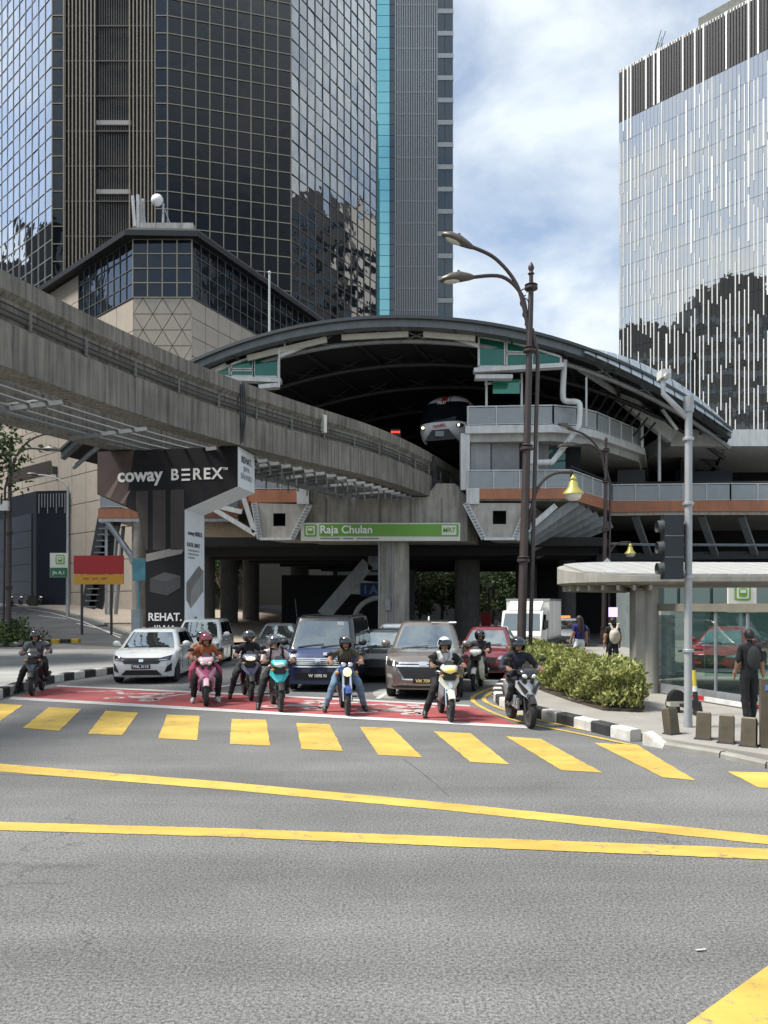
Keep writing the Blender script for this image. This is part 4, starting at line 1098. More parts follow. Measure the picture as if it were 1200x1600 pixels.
# maintenance walkway between the two beams
wk = thing('beam_walkway', 'steel maintenance walkway slung between the two monorail beams', 'walkway', (ctr[20].x - 2, ctr[20].y, ZB0))
mid = offset(ctr, -2.1)
M_GRT = mat('grating_steel', (.23, .24, .245), .5, metal=.4, var=.15)
for o in (-1.1, -.4, .4, 1.1):
    b = MB(); pth = along(mid, o, ZB0 - .02, 4, 45); b.tube(pth, .06, 4); b.build('stringer', M_GRT, wk, world=True)
ml = resample([Vector((p.x, p.y, 0)) for p in mid], .75)
for i, p in enumerate(ml):
    if not 17 < p.y < 43: continue
    near_ = p.y < 29.5
    if near_ and i % 5: continue
    d = (ml[min(i + 1, len(ml) - 1)] - ml[i - 1]).normalized(); r = Vector((d.y, -d.x, 0))
    b = MB(); b.bar(p - r * 1.75 + Vector((0, 0, ZB0 - .10)), p + r * 1.75 + Vector((0, 0, ZB0 - .10)), .09, .13)
    for s in ((-1.2, 0, 1.2) if p.y > 30.5 else ()): b.bar(p + r * s + Vector((0, 0, ZB0 - .1)), p + r * s + Vector((0, 0, ZB0 - .62 + .12 * (i % 2))), .07, .07)
    b.build('cross_bearer', M_GRT, wk, world=True)
    if i % 4 != 2 and (not near_ or 21 < p.y < 26):
        b = MB(); c = p + d * .36
        b.hexa([c - r * 1.0 - d * .3 + Vector((0, 0, ZB0 + .05)), c + r * 1.0 - d * .3 + Vector((0, 0, ZB0 + .05)), c + r * 1.0 + d * .3 + Vector((0, 0, ZB0 + .05)), c - r * 1.0 + d * .3 + Vector((0, 0, ZB0 + .05))] + [c - r * 1.0 - d * .3 + Vector((0, 0, ZB0 + .1)), c + r * 1.0 - d * .3 + Vector((0, 0, ZB0 + .1)), c + r * 1.0 + d * .3 + Vector((0, 0, ZB0 + .1)), c - r * 1.0 + d * .3 + Vector((0, 0, ZB0 + .1))])
        b.build('floor_plate', mat('floor_plate', (.42, .44, .45), .5, metal=.2, var=.15) if i % 3 else M_GRT, wk, world=True)
# ---- advertising portal wrapped round the guideway pier
ad = thing('advertising_pier', 'monorail pier wrapped in a dark Coway Berex advertisement', 'pier', (-7.6, 30, 0))
fu = Vector((math.cos(rad(-10)), math.sin(rad(-10)), 0)); fd = Vector((-fu.y, fu.x, 0))
O_ = Vector((X(152, 29.9), 29.9, 0))
def AD(s, z, d=0.): return O_ + fu * s + fd * d + Vector((0, 0, z))
WA = 5.75; DA = 1.85
prof = [(0, 8.17), (WA, 8.17), (WA, 6.66), (3.62, 5.82), (3.62, 0.0), (2.02, 0.0), (2.02, 5.62), (0, 6.50)]
M_ADK = mat('advert_dark', (.011, .0105, .012), .6, var=.2, scale=.6, spec=.2)
M_ADW = mat('advert_pale', (.74, .77, .79), .5, var=.04)
n_ad = len(prof)
b = MB(); vs = [AD(s, z) for s, z in prof] + [AD(s, z, DA) for s, z in prof]
b.add(vs, [tuple(range(n_ad))[::-1]]); b.add(vs, [tuple(range(n_ad, 2 * n_ad))])
for i in range(n_ad):
    b.add([vs[i], vs[(i + 1) % n_ad], vs[n_ad + (i + 1) % n_ad], vs[n_ad + i]], [(0, 1, 2, 3)], 1 if i in (1, 2, 3) else 0)
b.build('wrap', [M_ADK, M_ADW], ad, world=True)
AM = lambda s, z, d=-.012: frame(AD(s, z, d), fu, (0, 0, 1))
M_ADL = mat('advert_letters', (.68, .67, .65), .5, var=.05)
text('brand_lettering', 'coway', .72, AM(1.78, 7.18), M_ADL, ad, bold=.02, space=1.0)
text('brand_lettering', 'B', .60, AM(3.22, 7.15), M_ADL, ad, bold=.014); text('brand_lettering', 'R', .60, AM(4.12, 7.15), M_ADL, ad, bold=.014)
text('brand_lettering', 'E', .60, AM(4.52, 7.15), M_ADL, ad, bold=.014); text('brand_lettering', 'X', .60, AM(4.93, 7.15), M_ADL, ad, bold=.014)
text('trade_mark', 'TM', .14, AM(5.26, 7.33), M_ADL, ad, bold=.003)
for dz in (-.19, 0, .19):
    b = MB(); b.hexa([AD(3.50, 7.155 + dz - .038, -.016), AD(3.84, 7.155 + dz - .038, -.016), AD(3.84, 7.155 + dz - .038, .0), AD(3.50, 7.155 + dz - .038, .0), AD(3.50, 7.155 + dz + .038, -.016), AD(3.84, 7.155 + dz + .038, -.016), AD(3.84, 7.155 + dz + .038, .0), AD(3.50, 7.155 + dz + .038, .0)]); b.build('brand_lettering', M_ADL, ad, world=True)
def adquad(name, q, m_, d=-.008):
    b = MB(); b.prism([AD(s, z, d) for s, z in q], fd * .006); b.build(name, m_, ad, world=True)
M_ADC = mat('advert_brown', (.034, .024, .022), .6, var=.15); M_ADR = mat('advert_glow', (.17, .115, .09), .45, var=.3, scale=.7)
adquad('print_glow', [(.02, 6.52), (1.2, 6.02), (1.55, 8.15), (.02, 8.15)], mat('advert_bronze', (.06, .036, .03), .6, var=.45, scale=.9), -.004)
adquad('print_glow', [(.35, 6.42), (.55, 6.32), (1.05, 7.25), (.95, 7.25)], M_ADR); adquad('print_glow', [(.95, 6.15), (1.1, 6.10), (1.4, 6.6), (1.32, 6.6)], M_ADR)
for s0, s1, z1 in ((1.62, 2.12, 6.58), (2.32, 2.85, 6.60), (3.05, 3.6, 6.6)): adquad('print_curtain', [(max(s0, 2.04), 4.3), (s1, 4.3), (s1, z1), (s0, z1), (s0, 6.0 if s0 < 2 else 4.3)] if s0 < 2 else [(s0, 4.3), (s1, 4.3), (s1, z1), (s0, z1)], M_ADC)
adquad('print_bed', [(2.04, 3.85), (3.5, 4.15), (3.6, 4.35), (3.3, 4.40), (2.04, 4.15)], mat('advert_bed', (.22, .205, .19), .5)); adquad('print_box', [(2.2, 2.7), (2.9, 2.55), (3.45, 2.85), (3.45, 3.3), (2.8, 3.45), (2.2, 3.2)], mat('advert_box', (.035, .034, .036), .45))
adquad('print_box', [(2.2, 3.2), (2.8, 3.45), (3.45, 3.3), (2.9, 3.08)], mat('advert_box_top', (.06, .058, .06), .45), -.012)
text('slogan_lettering', 'REHAT.', .42, AM(2.82, 1.72), M_ADL, ad, bold=.009); text('slogan_lettering', 'JIWA', .42, AM(2.82, 1.26), M_ADL, ad, bold=-.002); text('slogan_lettering', 'BAHARU', .42, AM(2.82, .80), M_ADL, ad, bold=-.002)
# pale side faces
rM = lambda s, z, d: frame(AD(s, z, d), fd, (0, 0, 1))
M_ADI = mat('advert_ink', (.09, .09, .10), .5); M_ADI2 = mat('advert_ink_pale', (.30, .32, .335), .5)
text('side_lettering', 'REHAT.', .34, rM(WA + .012, 7.75, .92), M_ADI, ad, bold=.008); text('side_lettering', 'JIWA', .30, rM(WA + .012, 7.42, .92), M_ADI2, ad); text('side_lettering', 'BAHARU', .32, rM(WA + .012, 7.12, .92), M_ADI2, ad)
text('side_lettering', 'coway BEREX', .24, rM(3.632, 4.98, .95), M_ADI, ad, bold=.005); text('side_lettering', 'KATIL UBAT', .22, rM(3.632, 4.52, .8), M_ADI, ad, bold=.006)
for i, w in enumerate((1.0, .95, .6)):
    b = MB(); c = AD(3.632, 4.28 - .14 * i, .3); b.prism([c, c + fd * w, c + fd * w + Vector((0, 0, .06)), c + Vector((0, 0, .06))], fu * .004); b.build('side_small_print', M_ADI2, ad, world=True)
def sidequad(q, m_, d=.004):
    b = MB(); b.prism([AD(3.62 + d, z, s) for s, z in q], fu * .004); b.build('side_print', m_, ad, world=True)
M_A1, M_A2, M_A3 = mat('print_grey', (.20, .19, .18), .5), mat('print_grey_lite', (.30, .29, .28), .5), mat('print_black', (.045, .046, .05), .5)
sidequad([(.15, 2.4), (.55, 2.05), (.55, 2.75), (.15, 3.05)], M_A1); sidequad([(.55, 2.05), (1.75, 2.75), (1.75, 3.55), (.55, 2.75)], M_A2); sidequad([(.15, 3.05), (.55, 2.75), (1.75, 3.55), (1.3, 3.75)], M_A1, .01)
sidequad([(.1, .2), (1.0, -.0), (1.8, .35), (1.8, 1.4), (1.0, 1.75), (.1, 1.3)], M_A3); sidequad([(.1, 1.3), (1.0, 1.05), (1.8, 1.4), (1.0, 1.75)], mat('print_dark_top', (.10, .10, .105), .5), .01)
# ---- train on the near beam
tp = Vector((3.22, 44.0, .32)); td = AX
tr = thing('monorail_train', 'white monorail train with red roof stripe waiting in the station', 'train', (tp.x, tp.y, ZB1))
tr_r = Vector((td.y, -td.x, 0))
def TP(s, x_, z_): return tp + td * s + tr_r * x_ + Vector((0, 0, z_))
M_TW = mat('train_white', (.62, .62, .62), .35, coat=.4, var=.05, streak=.15); M_TRED = mat('train_red', (.42, .02, .025), .35, coat=.4, var=.05); M_TBL = mirror_glass('train_glass', (.8, .9, 1), refl=.02, graze=.15)
lev = [(11.35, .45, 1.28), (11.6, .16, 1.38), (11.95, .02, 1.43), (12.36, .0, 1.46), (12.8, .14, 1.47), (13.3, .36, 1.44), (13.66, .62, 1.36), (13.95, .98, 1.18), (14.2, 1.5, .88), (14.32, 2.3, .45), (14.36, 3.4, .05)]
ts = [-1, -.97, -.9, -.8, -.62, -.42, -.30, -.26, -.17, 0, .17, .26, .30, .42, .62, .8, .9, .97, 1]
rings = []
for z_, sf_, w in lev: rings.append([TP(22, -w, z_)] + [TP(sf_ + .75 * abs(t_) ** 4, w * t_, z_) for t_ in ts] + [TP(22, w, z_)])
def tmat(i, j):
    if 3 <= i <= 5: return 2 if 2 <= j <= 17 else (1 if j in (1, 18) else 0)
    if i >= 6: return 1 if j in (9, 10) else 2 if j in (7, 12) else 0
    return 0
b = MB(); b.loft(rings, False, False, mfun=tmat); b.build('body', [M_TW, M_TRED, M_TBL], tr, smooth=40, world=True)
b = MB(); b.hexa([TP(-.06, -.92, 11.3), TP(-.06, .92, 11.3), TP(2, .92, 11.3), TP(2, -.92, 11.3), TP(-.03, -.5, 11.92), TP(-.03, .5, 11.92), TP(2, .5, 11.92), TP(2, -.5, 11.92)]); b.build('coupler_recess', M_BLACK, tr, world=True)
b = MB(); b.cbox(TP(-.12, 0, 11.65), (.5, .12, .3)); b.build('coupler', M_GREYP, tr, world=True)
for s in (-1, 1):
    b = MB(); b.ell(TP(.18, s * 1.12, 12.12), (.24, .12, .11), 10, 6); b.build('lamp_housing', M_BLACK, tr, world=True, smooth=60)
    b = MB(); b.ell(TP(.10, s * 1.08, 12.12), (.10, .06, .08), 10, 6); b.build('headlight', mat('train_lamp', (.9, .85, .6), .2, emit=1.6), tr, world=True)
text('train_number', 'MR27', .22, frame(TP(.30, 0, 13.52), tr_r, (0, 0, 1)), M_LETW, tr); text('train_name', 'rapidKL', .24, frame(TP(-.06, -.05, 12.14), tr_r, (0, 0, 1)), M_TRED, tr, bold=.008)
tl = MB(); 
for i in range(3): tl.cbox((X(613 + i * 5, 47), 47, Z(675, 47)), (.14, .1, .1))
o = tl.build('signal_lamp', mat('red_lamp', (1, .05, .03), .4, emit=1.5), ST, world=True)
b = MB(); b.box((X(610, 47), 47.06, Z(690, 47)), (X(626, 47), 47.2, Z(670, 47))); b.build('signal_box', M_BLACK, ST, world=True)
# things seen below the station: stair, shop light box, arch, left stair
sr = thing('station_stair', 'dark covered escalator stair rising under the station', 'stairs', (X(530, 52), 52, 0))
for dy in (0, 1.8):
    b = MB(); b.bar(P(505, 962, 50 + dy), P(575, 880, 50 + dy), .12, .9); b.bar(P(575, 880, 50 + dy), P(596, 880, 50 + dy), .12, .9); b.build('stringer', M_GREYP, sr, world=True)
for i in range(14):
    p = P(505, 962, 50.9).lerp(P(575, 880, 50.9), i / 13); b = MB(); b.cbox((p.x, p.y, p.z), (.4, 1.7, .06)); b.build('tread', M_DARK, sr, world=True)
sh = thing('shop_kiosk', 'low shop with pale fascia and blue sign under the station', 'shop', (X(560, 56), 56, 0))
b = MB(); b.box((X(440, 57), 57, 0), (X(600, 57), 58, 4.4)); b.build('wall', M_GLOOM, sh, world=True)
b = MB(); b.hexa([P(545, 928, 55), P(592, 930, 55), P(592, 930, 56), P(545, 928, 56), P(552, 905, 55), P(592, 910, 55), P(592, 910, 56), P(552, 905, 56)]); b.build('fascia', mat('shop_fascia', (.52, .58, .58), .5), sh, world=True)
b = MB(); b.box((X(563, 54.9), 54.85, Z(932, 54.9)), (X(592, 54.9), 54.98, Z(911, 54.9))); b.build('blue_sign', mat('blue_sign', (.02, .045, .16), .5), sh, world=True)
text('sign_lettering', 'I A', .8, Mtx(579, 922, 54.8), mat('sign_blue_letters', (.18, .26, .42), .5), sh, bold=.03)
ar = MB(); ar.tube([P(554 + 40 * (1 - math.cos(a)) , 970 - 36 * math.sin(a), 47) for a in [i * math.pi / 16 for i in range(17)]], .16, 8)
tag(ar.build('entrance_arch', mat('arch_grey', (.30, .29, .27), .7), smooth=40), 'grey rounded entrance arch behind the dark blue van', 'arch')
# ================================================================ VEHICLES
def carpaint(name, c, metal=.0): return mat('paint_' + name, c, .28, metal=metal, var=.03, coat=1.0, spec=.5)
M_CGL = mirror_glass('car_glass', (.88, .97, .97), refl=.30, graze=1.0, wob=.006, wscale=3., base=(.012, .015, .016))
M_CGS = mirror_glass('car_side_glass', (.8, .88, .9), refl=.05, graze=.7, base=(.006, .007, .008))
M_HEAD = mat('headlamp_glass', (.55, .57, .58), .08, metal=.6, var=.25, scale=14, coat=1.)
M_HEADD = mat('headlamp_dark', (.05, .052, .056), .08, metal=.4, var=.5, scale=14, coat=1.)
M_PLATE = mat('plate_black', (.008, .008, .009), .4); M_PLT = mat('plate_letters', (.75, .75, .73), .5, var=.02); M_PLTY = mat('plate_letters_gold', (.72, .58, .24), .5, var=.02)
M_RIMW = mat('alloy_rim', (.45, .46, .47), .3, metal=.8, var=.08)
M_AMBER = mat('amber_lens', (.55, .25, .04), .2); M_REDL = mat('red_lens', (.4, .02, .02), .2)
WHEELS = {}
def wheel(parent, x, y, r, w, rim=M_RIMW):
    key = (round(r, 3), round(w, 3), rim.name)
    if key not in WHEELS:
        t = MB(); t.lathe([(r * .62, -w / 2 + .01), (r * .90, -w / 2), (r * .985, -w * .38), (r, -w * .2), (r, w * .2), (r * .985, w * .38), (r * .90, w / 2), (r * .62, w / 2 - .01)], n=28, axis='x')
        d = MB(); d.lathe([(.02, -w * .36), (r * .14, -w * .36), (r * .14, -w * .30), (r * .6, -w * .30), (r * .63, -w * .42), (r * .63, w * .42), (r * .6, w * .30), (r * .14, w * .30), (r * .14, w * .36), (.02, w * .36)], n=24, axis='x', mi=1)
        for k in range(10):
            a = 2 * math.pi * k / 10
            for s in (-1, 1): d.bar((s * w * .37, r * .1 * math.cos(a), r * .1 * math.sin(a)), (s * w * .40, r * .6 * math.cos(a + .1), r * .6 * math.sin(a + .1)), r * .16, .02, up=(1, 0, 0))
        WHEELS[key] = (t.mesh('tyre', M_RUBBER, 40), d.mesh('rim', [rim, M_DARK], 40))
    e = bpy.data.objects.new('wheel', None); COL.objects.link(e); e.parent = parent; e.location = (x, y, r); e.empty_display_size = .05
    tm, rm = WHEELS[key]
    link('tyre', tm, e); link('rim', rm, e)
    return e
class Car:
    """local frame: nose at -y, x to its left as seen by someone it drives towards, z up"""
    def __init__(s, name, label, cat, loc, rz, L, W, H, top, gh, wheels, r, paint, rf=.26, uf=.75, nose=((.2, .06), (.45, 0), (.7, .05), (1.0, .3)), zb=.2, bulge=.07, group=None, rub=.35):
        s.t = thing(name, label, cat, loc, rz, group); s.L, s.W, s.H, s.top, s.gh, s.paint = L, W, H, top, gh, paint
        s.rf, s.uf, s.nose, s.zb, s.bulge, s.wh, s.r = rf, uf, list(nose), zb, bulge, wheels, r
        s.body(); s.greenhouse()
        for u in wheels:
            for sx in (-1, 1): wheel(s.t, sx * (W / 2 - .13), -L / 2 + u, r, .2)
    def plan(s, u):
        a = 1 - s.rf * max(0, (s.uf - u) / s.uf) ** 3; b = 1 - .16 * max(0, (u - (s.L - .5)) / .5) ** 3
        return min(a, b)
    def nz(s, z): return lerp(s.nose, z)
    def body(s):
        b = MB(); N = 64; rings = []; hw = s.W / 2
        us = sorted(set([s.L * (i / N) for i in range(N + 1)]))
        for u in us:
            w = hw * s.plan(u); zt = lerp(s.top, u); zl = s.zb
            for uw in s.wh:
                d = abs(u - uw); R = s.r + .07
                if d < R: zl = max(zl, s.r + math.sqrt(R * R - d * d) * .98)
            zl = min(zl, zt - .12)
            m1 = max(zl + .01, s.zb + (zt - s.zb) * .35); m2 = max(m1 + .01, s.zb + (zt - s.zb) * .72)
            half = [(w * .90, zl), (w * .965, zl + .005), (w * .995, m1), (w, m2), (w * .975, zt - .05), (w * .93, zt - .008), (w * .55, zt + .022), (0, zt + .03)]
            fade = max(0, 1 - u / s.uf); fr = lambda z: s.nz(z) * fade * fade; rr = max(0, (u - (s.L - .4)) / .4)
            ring = [Vector((x, -s.L / 2 + u + fr(z) - rr * .10 * max(0, (z - .6)) , z)) for x, z in half] + [Vector((-x, -s.L / 2 + u + fr(z) - rr * .10 * max(0, z - .6), z)) for x, z in half[-2::-1]]
            rings.append(ring)
        b.loft(rings, False, False)
        # front and rear caps, bulged
        for ring, sg_ in ((rings[0], -1), (rings[-1], 1)):
            n = len(ring) // 2
            rows = [(ring[i], ring[-1 - i]) for i in range(n)]
            o = len(b.v); K = 10
            for p, q in rows:
                for k in range(K + 1):
                    t = k / K; c = p.lerp(q, t); c = c + Vector((0, sg_ * s.bulge * (1 - (2 * t - 1) ** 2), 0)); b.v.append(tuple(c))
            for i in range(len(rows) - 1):
                for k in range(K):
                    a = o + i * (K + 1) + k; f = (a, a + 1, a + K + 2, a + K + 1); b.f.append(f if sg_ > 0 else f[::-1]); b.m.append(0)
            o2 = len(b.v); b.v.append(tuple(ring[n])) ; base = o + (len(rows) - 1) * (K + 1)
            for k in range(K): f = (base + k, base + k + 1, o2); b.f.append(f if sg_ > 0 else f[::-1]); b.m.append(0)
        b.build('body', s.paint, s.t, smooth=35)
        u = MB(); u.box((-hw * .86, -s.L / 2 + .3, s.zb - .02), (hw * .86, s.L / 2 - .2, lerp(s.top, 1.2) - .25)); u.build('underbody', M_BLACK, s.t)
    def ghp(s, q):
        g_ = s.gh; e = q ** .85
        yf = -s.L / 2 + g_['wf0'] + (g_['wf1'] - g_['wf0']) * e; yb = -s.L / 2 + g_['wr0'] + (g_['wr1'] - g_['wr0']) * e
        hw = (g_['wb'] + (g_['wt'] - g_['wb']) * q ** 1.3) / 2; z = g_['z0'] + (s.H - .06 - g_['z0']) * q
        return yf, yb, hw, z
    def greenhouse(s):
        b = MB(); rings = []
        for i in range(9):
            q = i / 8; yf, yb, hw, z = s.ghp(q); c = .16
            ring = []
            for (cx, cy, a0) in ((hw - c, yb - c, 0), (-hw + c, yb - c, 90), (-hw + c, yf + c, 180), (hw - c, yf + c, 270)):
                for k in range(5):
                    a = rad(a0 + k * 22.5); x_ = cx + c * math.cos(a); y_ = cy + c * math.sin(a)
                    if a0 >= 180: y_ -= s.gh.get('curve', .10) * (1 - (x_ / hw) ** 2)
                    ring.append((x_, y_, z))
            rings.append(ring)
        yf, yb, hw, z = s.ghp(1)
        last = rings[-1]; cy = (yf + yb) / 2
        for f_, dz in ((.94, .035), (.80, .052), (.4, .062)): rings.append([(x_ * f_, cy + (y_ - cy) * f_, z + dz) for x_, y_, _ in last])
        b.loft(rings); b.build('cabin', s.gh.get('paint', s.paint), s.t, smooth=35)
        s.windscreen()
    def gpatch(s, name, fn, m_, nu=10, nv=8, th=.0):
        b = MB(); b.grid(fn, nu, nv); return b.build(name, m_, s.t, smooth=50)
    def windscreen(s):
        def f(u, v):
            q = .05 + v * .86; yf, yb, hw, z = s.ghp(q); a = (u * 2 - 1) * (.90 - .01 * v); x_ = a * (hw - .04)
            return Vector((x_, yf - s.gh.get('curve', .10) * (1 - (x_ / hw) ** 2) - .014 + (.16 - math.sqrt(max(0, .16 ** 2 - max(0, abs(x_) - (hw - .16)) ** 2))), z))
        s.gpatch('windscreen', f, M_CGL)
        b = MB(); p0 = f(.1, .02) + Vector((0, -.02, .01)); p1 = f(.55, .12) + Vector((0, -.02, .02)); b.bar(p0, p1, .02, .015); b.build('wiper', M_BLACK, s.t)
        b = MB(); p0 = f(.5, .02) + Vector((0, -.02, .01)); p1 = f(.88, .10) + Vector((0, -.02, .02)); b.bar(p0, p1, .02, .015); b.build('wiper', M_BLACK, s.t)
        for sx in (-1, 1):
            for (a0, a1) in s.gh['wins']:
                def h(u, v):
                    q = .08 + v * .80; yf, yb, hw, z = s.ghp(q); L_ = yb - yf - .3; y_ = yf + .15 + L_ * (a0 + (a1 - a0) * u)
                    return Vector((sx * (hw + .008), y_, z))
                s.gpatch('side_window', h, M_CGS, 6, 6)
            yf, yb, hw, z = s.ghp(.08)
            ys = yf + .30
            b = MB(); b.ell((sx * (hw + .17), ys, z + .10), (.115, .07, .085), 10, 6); b.bar((sx * (hw - .02), ys + .02, z + .03), (sx * (hw + .12), ys, z + .06), .05, .04); b.build('side_mirror', s.gh.get('mirror', s.paint), s.t, smooth=50)
            w = s.W / 2
            for u_ in s.gh['doors']:
                b = MB(); y_ = -s.L / 2 + u_; zt = lerp(s.top, u_); b.bar((sx * (w + .002), y_, s.zb + .15), (sx * (w * .985 + .002), y_, zt - .06), .012, .012); b.build('door_seam', M_BLACK, s.t)
            for u_ in s.gh.get('handles', ()):
                b = MB(); b.cbox((sx * (w + .012), -s.L / 2 + u_, lerp(s.top, u_) - .14), (.03, .2, .035)); b.build('door_handle', s.paint, s.t)
    def yfront(s, x, z):
        hw = s.W / 2; xc = hw * (1 - s.rf); ax = abs(x)
        if ax <= xc: return -s.L / 2 - s.bulge * (1 - (ax / xc) ** 2) + s.nz(z)
        k = ((1 - min(ax / hw, .999)) / s.rf) ** (1 / 3); u = s.uf * (1 - k); return -s.L / 2 + u + s.nz(z) * max(0, 1 - u / s.uf) ** 2
    def front(s, name, q, m_, d=.012, mirror=False, nu=8, nv=4, th=.05):
        """a fitting on the nose: four (x, z) corners, wrapped on the surface"""
        for sx in ((1, -1) if mirror else (1,)):
            def f(u, v, dd=d):
                ax, az = q[0][0] * (1 - u) + q[1][0] * u, q[0][1] * (1 - u) + q[1][1] * u
                bx, bz = q[3][0] * (1 - u) + q[2][0] * u, q[3][1] * (1 - u) + q[2][1] * u
                x_, z_ = ax * (1 - v) + bx * v, az * (1 - v) + bz * v
                return Vector((sx * x_, s.yfront(x_, z_) - dd, z_))
            b = MB(); b.grid(f, nu, nv)
            # rim of the fitting
            for e in range(4):
                n = nu if e % 2 == 0 else nv
                g2 = lambda t, e=e: (t, 0) if e == 0 else (1, t) if e == 1 else (1 - t, 1) if e == 2 else (0, 1 - t)
                b.grid(lambda u, v: f(*g2(u), d - v * th), n, 1)
            b.build(name, m_, s.t, smooth=35)
    def plate(s, body, z, w=.5, m_=M_PLT, x=0.):
        s.front('number_plate', [(x - w / 2, z - .06), (x + w / 2, z - .06), (x + w / 2, z + .06), (x - w / 2, z + .06)], M_PLATE, d=.03)
        if not body: return
        y = min(s.yfront(x, z), s.yfront(x + w / 2, z)) - .036
        text('plate_lettering', body, .105, frame((x, y - .002, z), (1, 0, 0), (0, 0, 1)), m_, s.t, bold=.003, world=False, extrude=.003)
    def sticker(s): pass
def std_gh(wf0, wf1, wr1, wr0, wb, wt, z0, wins, doors, **k): return dict(wf0=wf0, wf1=wf1, wr1=wr1, wr0=wr0, wb=wb, wt=wt, z0=z0, wins=wins, doors=doors, **k)
def place(px, py, L, rz):
    """where a car's centre is when its nose touches the ground at (px, py)"""
    g_ = G(px, py); return (g_.x - math.sin(rz) * L / 2, g_.y + math.cos(rz) * L / 2, 0)
def place_y(px, Y, L, rz): x_ = X(px, Y); return (x_ - math.sin(rz) * L / 2, Y + math.cos(rz) * L / 2, 0)
# ---- white hatchback
P_WHITE = carpaint('white', (.64, .65, .63))
rz = rad(4); L = 3.75
c = Car('hatchback_car', 'white hatchback with black grille waiting at the left of the red box', 'car', place_y(221, 21.3, L, rz), rz, L, 1.82, 1.50,
        [(0, .70), (.15, .80), (.5, .90), (1.0, .97), (1.4, .98), (2.6, 1.0), (3.4, 1.02), (3.75, .95)], std_gh(.85, 1.5, 3.35, 3.7, 1.68, 1.28, .93, [(.05, .45), (.47, .80), (.84, .95)], (1.15, 2.1, 2.95), handles=(1.95, 2.8)), (.66, 3.12), .29, P_WHITE, zb=.19)
c.front('grille', [(-.46, .56), (.46, .56), (.60, .725), (-.60, .725)], M_BLACK); c.front('headlight', [(.40, .64), (.76, .66), (.80, .80), (.50, .73)], M_HEADD, mirror=True, d=.016); c.front('lamp_line', [(.48, .66), (.74, .675), (.75, .695), (.49, .685)], M_HEAD, mirror=True, d=.024)
c.front('lower_intake', [(-.56, .245), (.56, .245), (.42, .39), (-.42, .39)], M_BLACK); c.front('fog_recess', [(.62, .32), (.79, .36), (.80, .58), (.70, .50)], M_BLACK, mirror=True); c.front('lip', [(-.72, .20), (.72, .20), (.70, .225), (-.70, .225)], M_GREYP, d=.03)
c.front('badge', [(-.06, .62), (.06, .62), (.06, .69), (-.06, .69)], M_CHROME, d=.03); c.plate('VNL 3113', .49)
# ---- white MPV behind
rz = rad(4); L = 4.4
c = Car('minivan_car', 'white minivan behind the pink scooter', 'car', place_y(303, 26.6, L, rz), rz, L, 1.73, 1.69,
        [(0, .75), (.2, .9), (.6, 1.0), (1.0, 1.05), (4.0, 1.08), (4.4, 1.0)], std_gh(.75, 1.5, 4.15, 4.35, 1.62, 1.28, 1.0, [(.04, .34), (.36, .64), (.67, .93)], (1.1, 2.1, 3.1), handles=(1.95, 2.9)), (.75, 3.5), .31, P_WHITE)
c.front('grille', [(-.5, .6), (.5, .6), (.6, .76), (-.6, .76)], M_BLACK); c.front('headlight', [(.52, .66), (.80, .68), (.82, .86), (.58, .80)], M_HEADD, mirror=True, d=.016); c.front('lower_intake', [(-.5, .28), (.5, .28), (.5, .45), (-.5, .45)], M_BLACK); c.plate('', .52)
# ---- dark blue van
P_BLUE = carpaint('navy', (.018, .034, .105), .2)
rz = rad(-5); L = 4.6
c = Car('van', 'boxy dark blue van with chrome grille and black roof', 'van', place_y(497, 19.3, L, rz), rz, L, 1.84, 1.90,
        [(0, .80), (.12, .98), (.35, 1.06), (.7, 1.10), (1.2, 1.10), (4.4, 1.10), (4.6, 1.05)], std_gh(.42, .95, 4.45, 4.55, 1.74, 1.50, 1.06, [(.03, .22), (.245, .52), (.54, .94)], (1.0, 2.1, 3.3), paint=carpaint('black', (.010, .011, .014)), mirror=M_BLACK, handles=(1.9,), curve=.045), (.8, 3.65), .31, P_BLUE, rf=.15, uf=.5, nose=((.2, .04), (.5, 0), (.8, .02), (1.1, .22)), bulge=.05)
for i in range(4): c.front('grille_bar', [(-.54, .70 + .045 * i), (.54, .70 + .045 * i), (.55, .728 + .045 * i), (-.55, .728 + .045 * i)], M_CHROME, d=.02)
c.front('grille', [(-.56, .68), (.56, .68), (.58, .88), (-.58, .88)], M_BLACK); c.front('chrome_strip', [(-.66, .63), (.66, .63), (.67, .665), (-.67, .665)], M_CHROME, d=.03); c.front('headlight', [(.60, .68), (.82, .70), (.83, .90), (.60, .88)], M_HEADD, mirror=True, d=.016)
c.front('badge', [(-.07, .72), (.07, .72), (.07, .84), (-.07, .84)], M_CHROME, d=.035); c.front('lower_intake', [(-.6, .30), (.6, .30), (.6, .50), (-.6, .50)], M_BLACK); c.front('bonnet_plate', [(.12, .93), (.30, .93), (.30, 1.0), (.12, 1.0)], M_RIMW, d=.02); c.plate('W 1095 N', .42, .5)
yf_, yb_, hw_, z_ = c.ghp(.82)
b = MB(); b.cbox((.46, yf_ - .05, z_), (.18, .02, .12)); b.build('road_tax_disc', M_WHITE, c.t)
b = MB(); b.tube([(-.70, -1.5, 1.86), (-.76, -1.45, 2.35)], .008, 5); b.build('aerial', M_BLACK, c.t)
for sx in (-1, 1):
    b = MB(); b.tube([(sx * .62, -1.2, 1.90), (sx * .62, 1.9, 1.91)], .025, 6); b.build('roof_rail', M_BLACK, c.t)
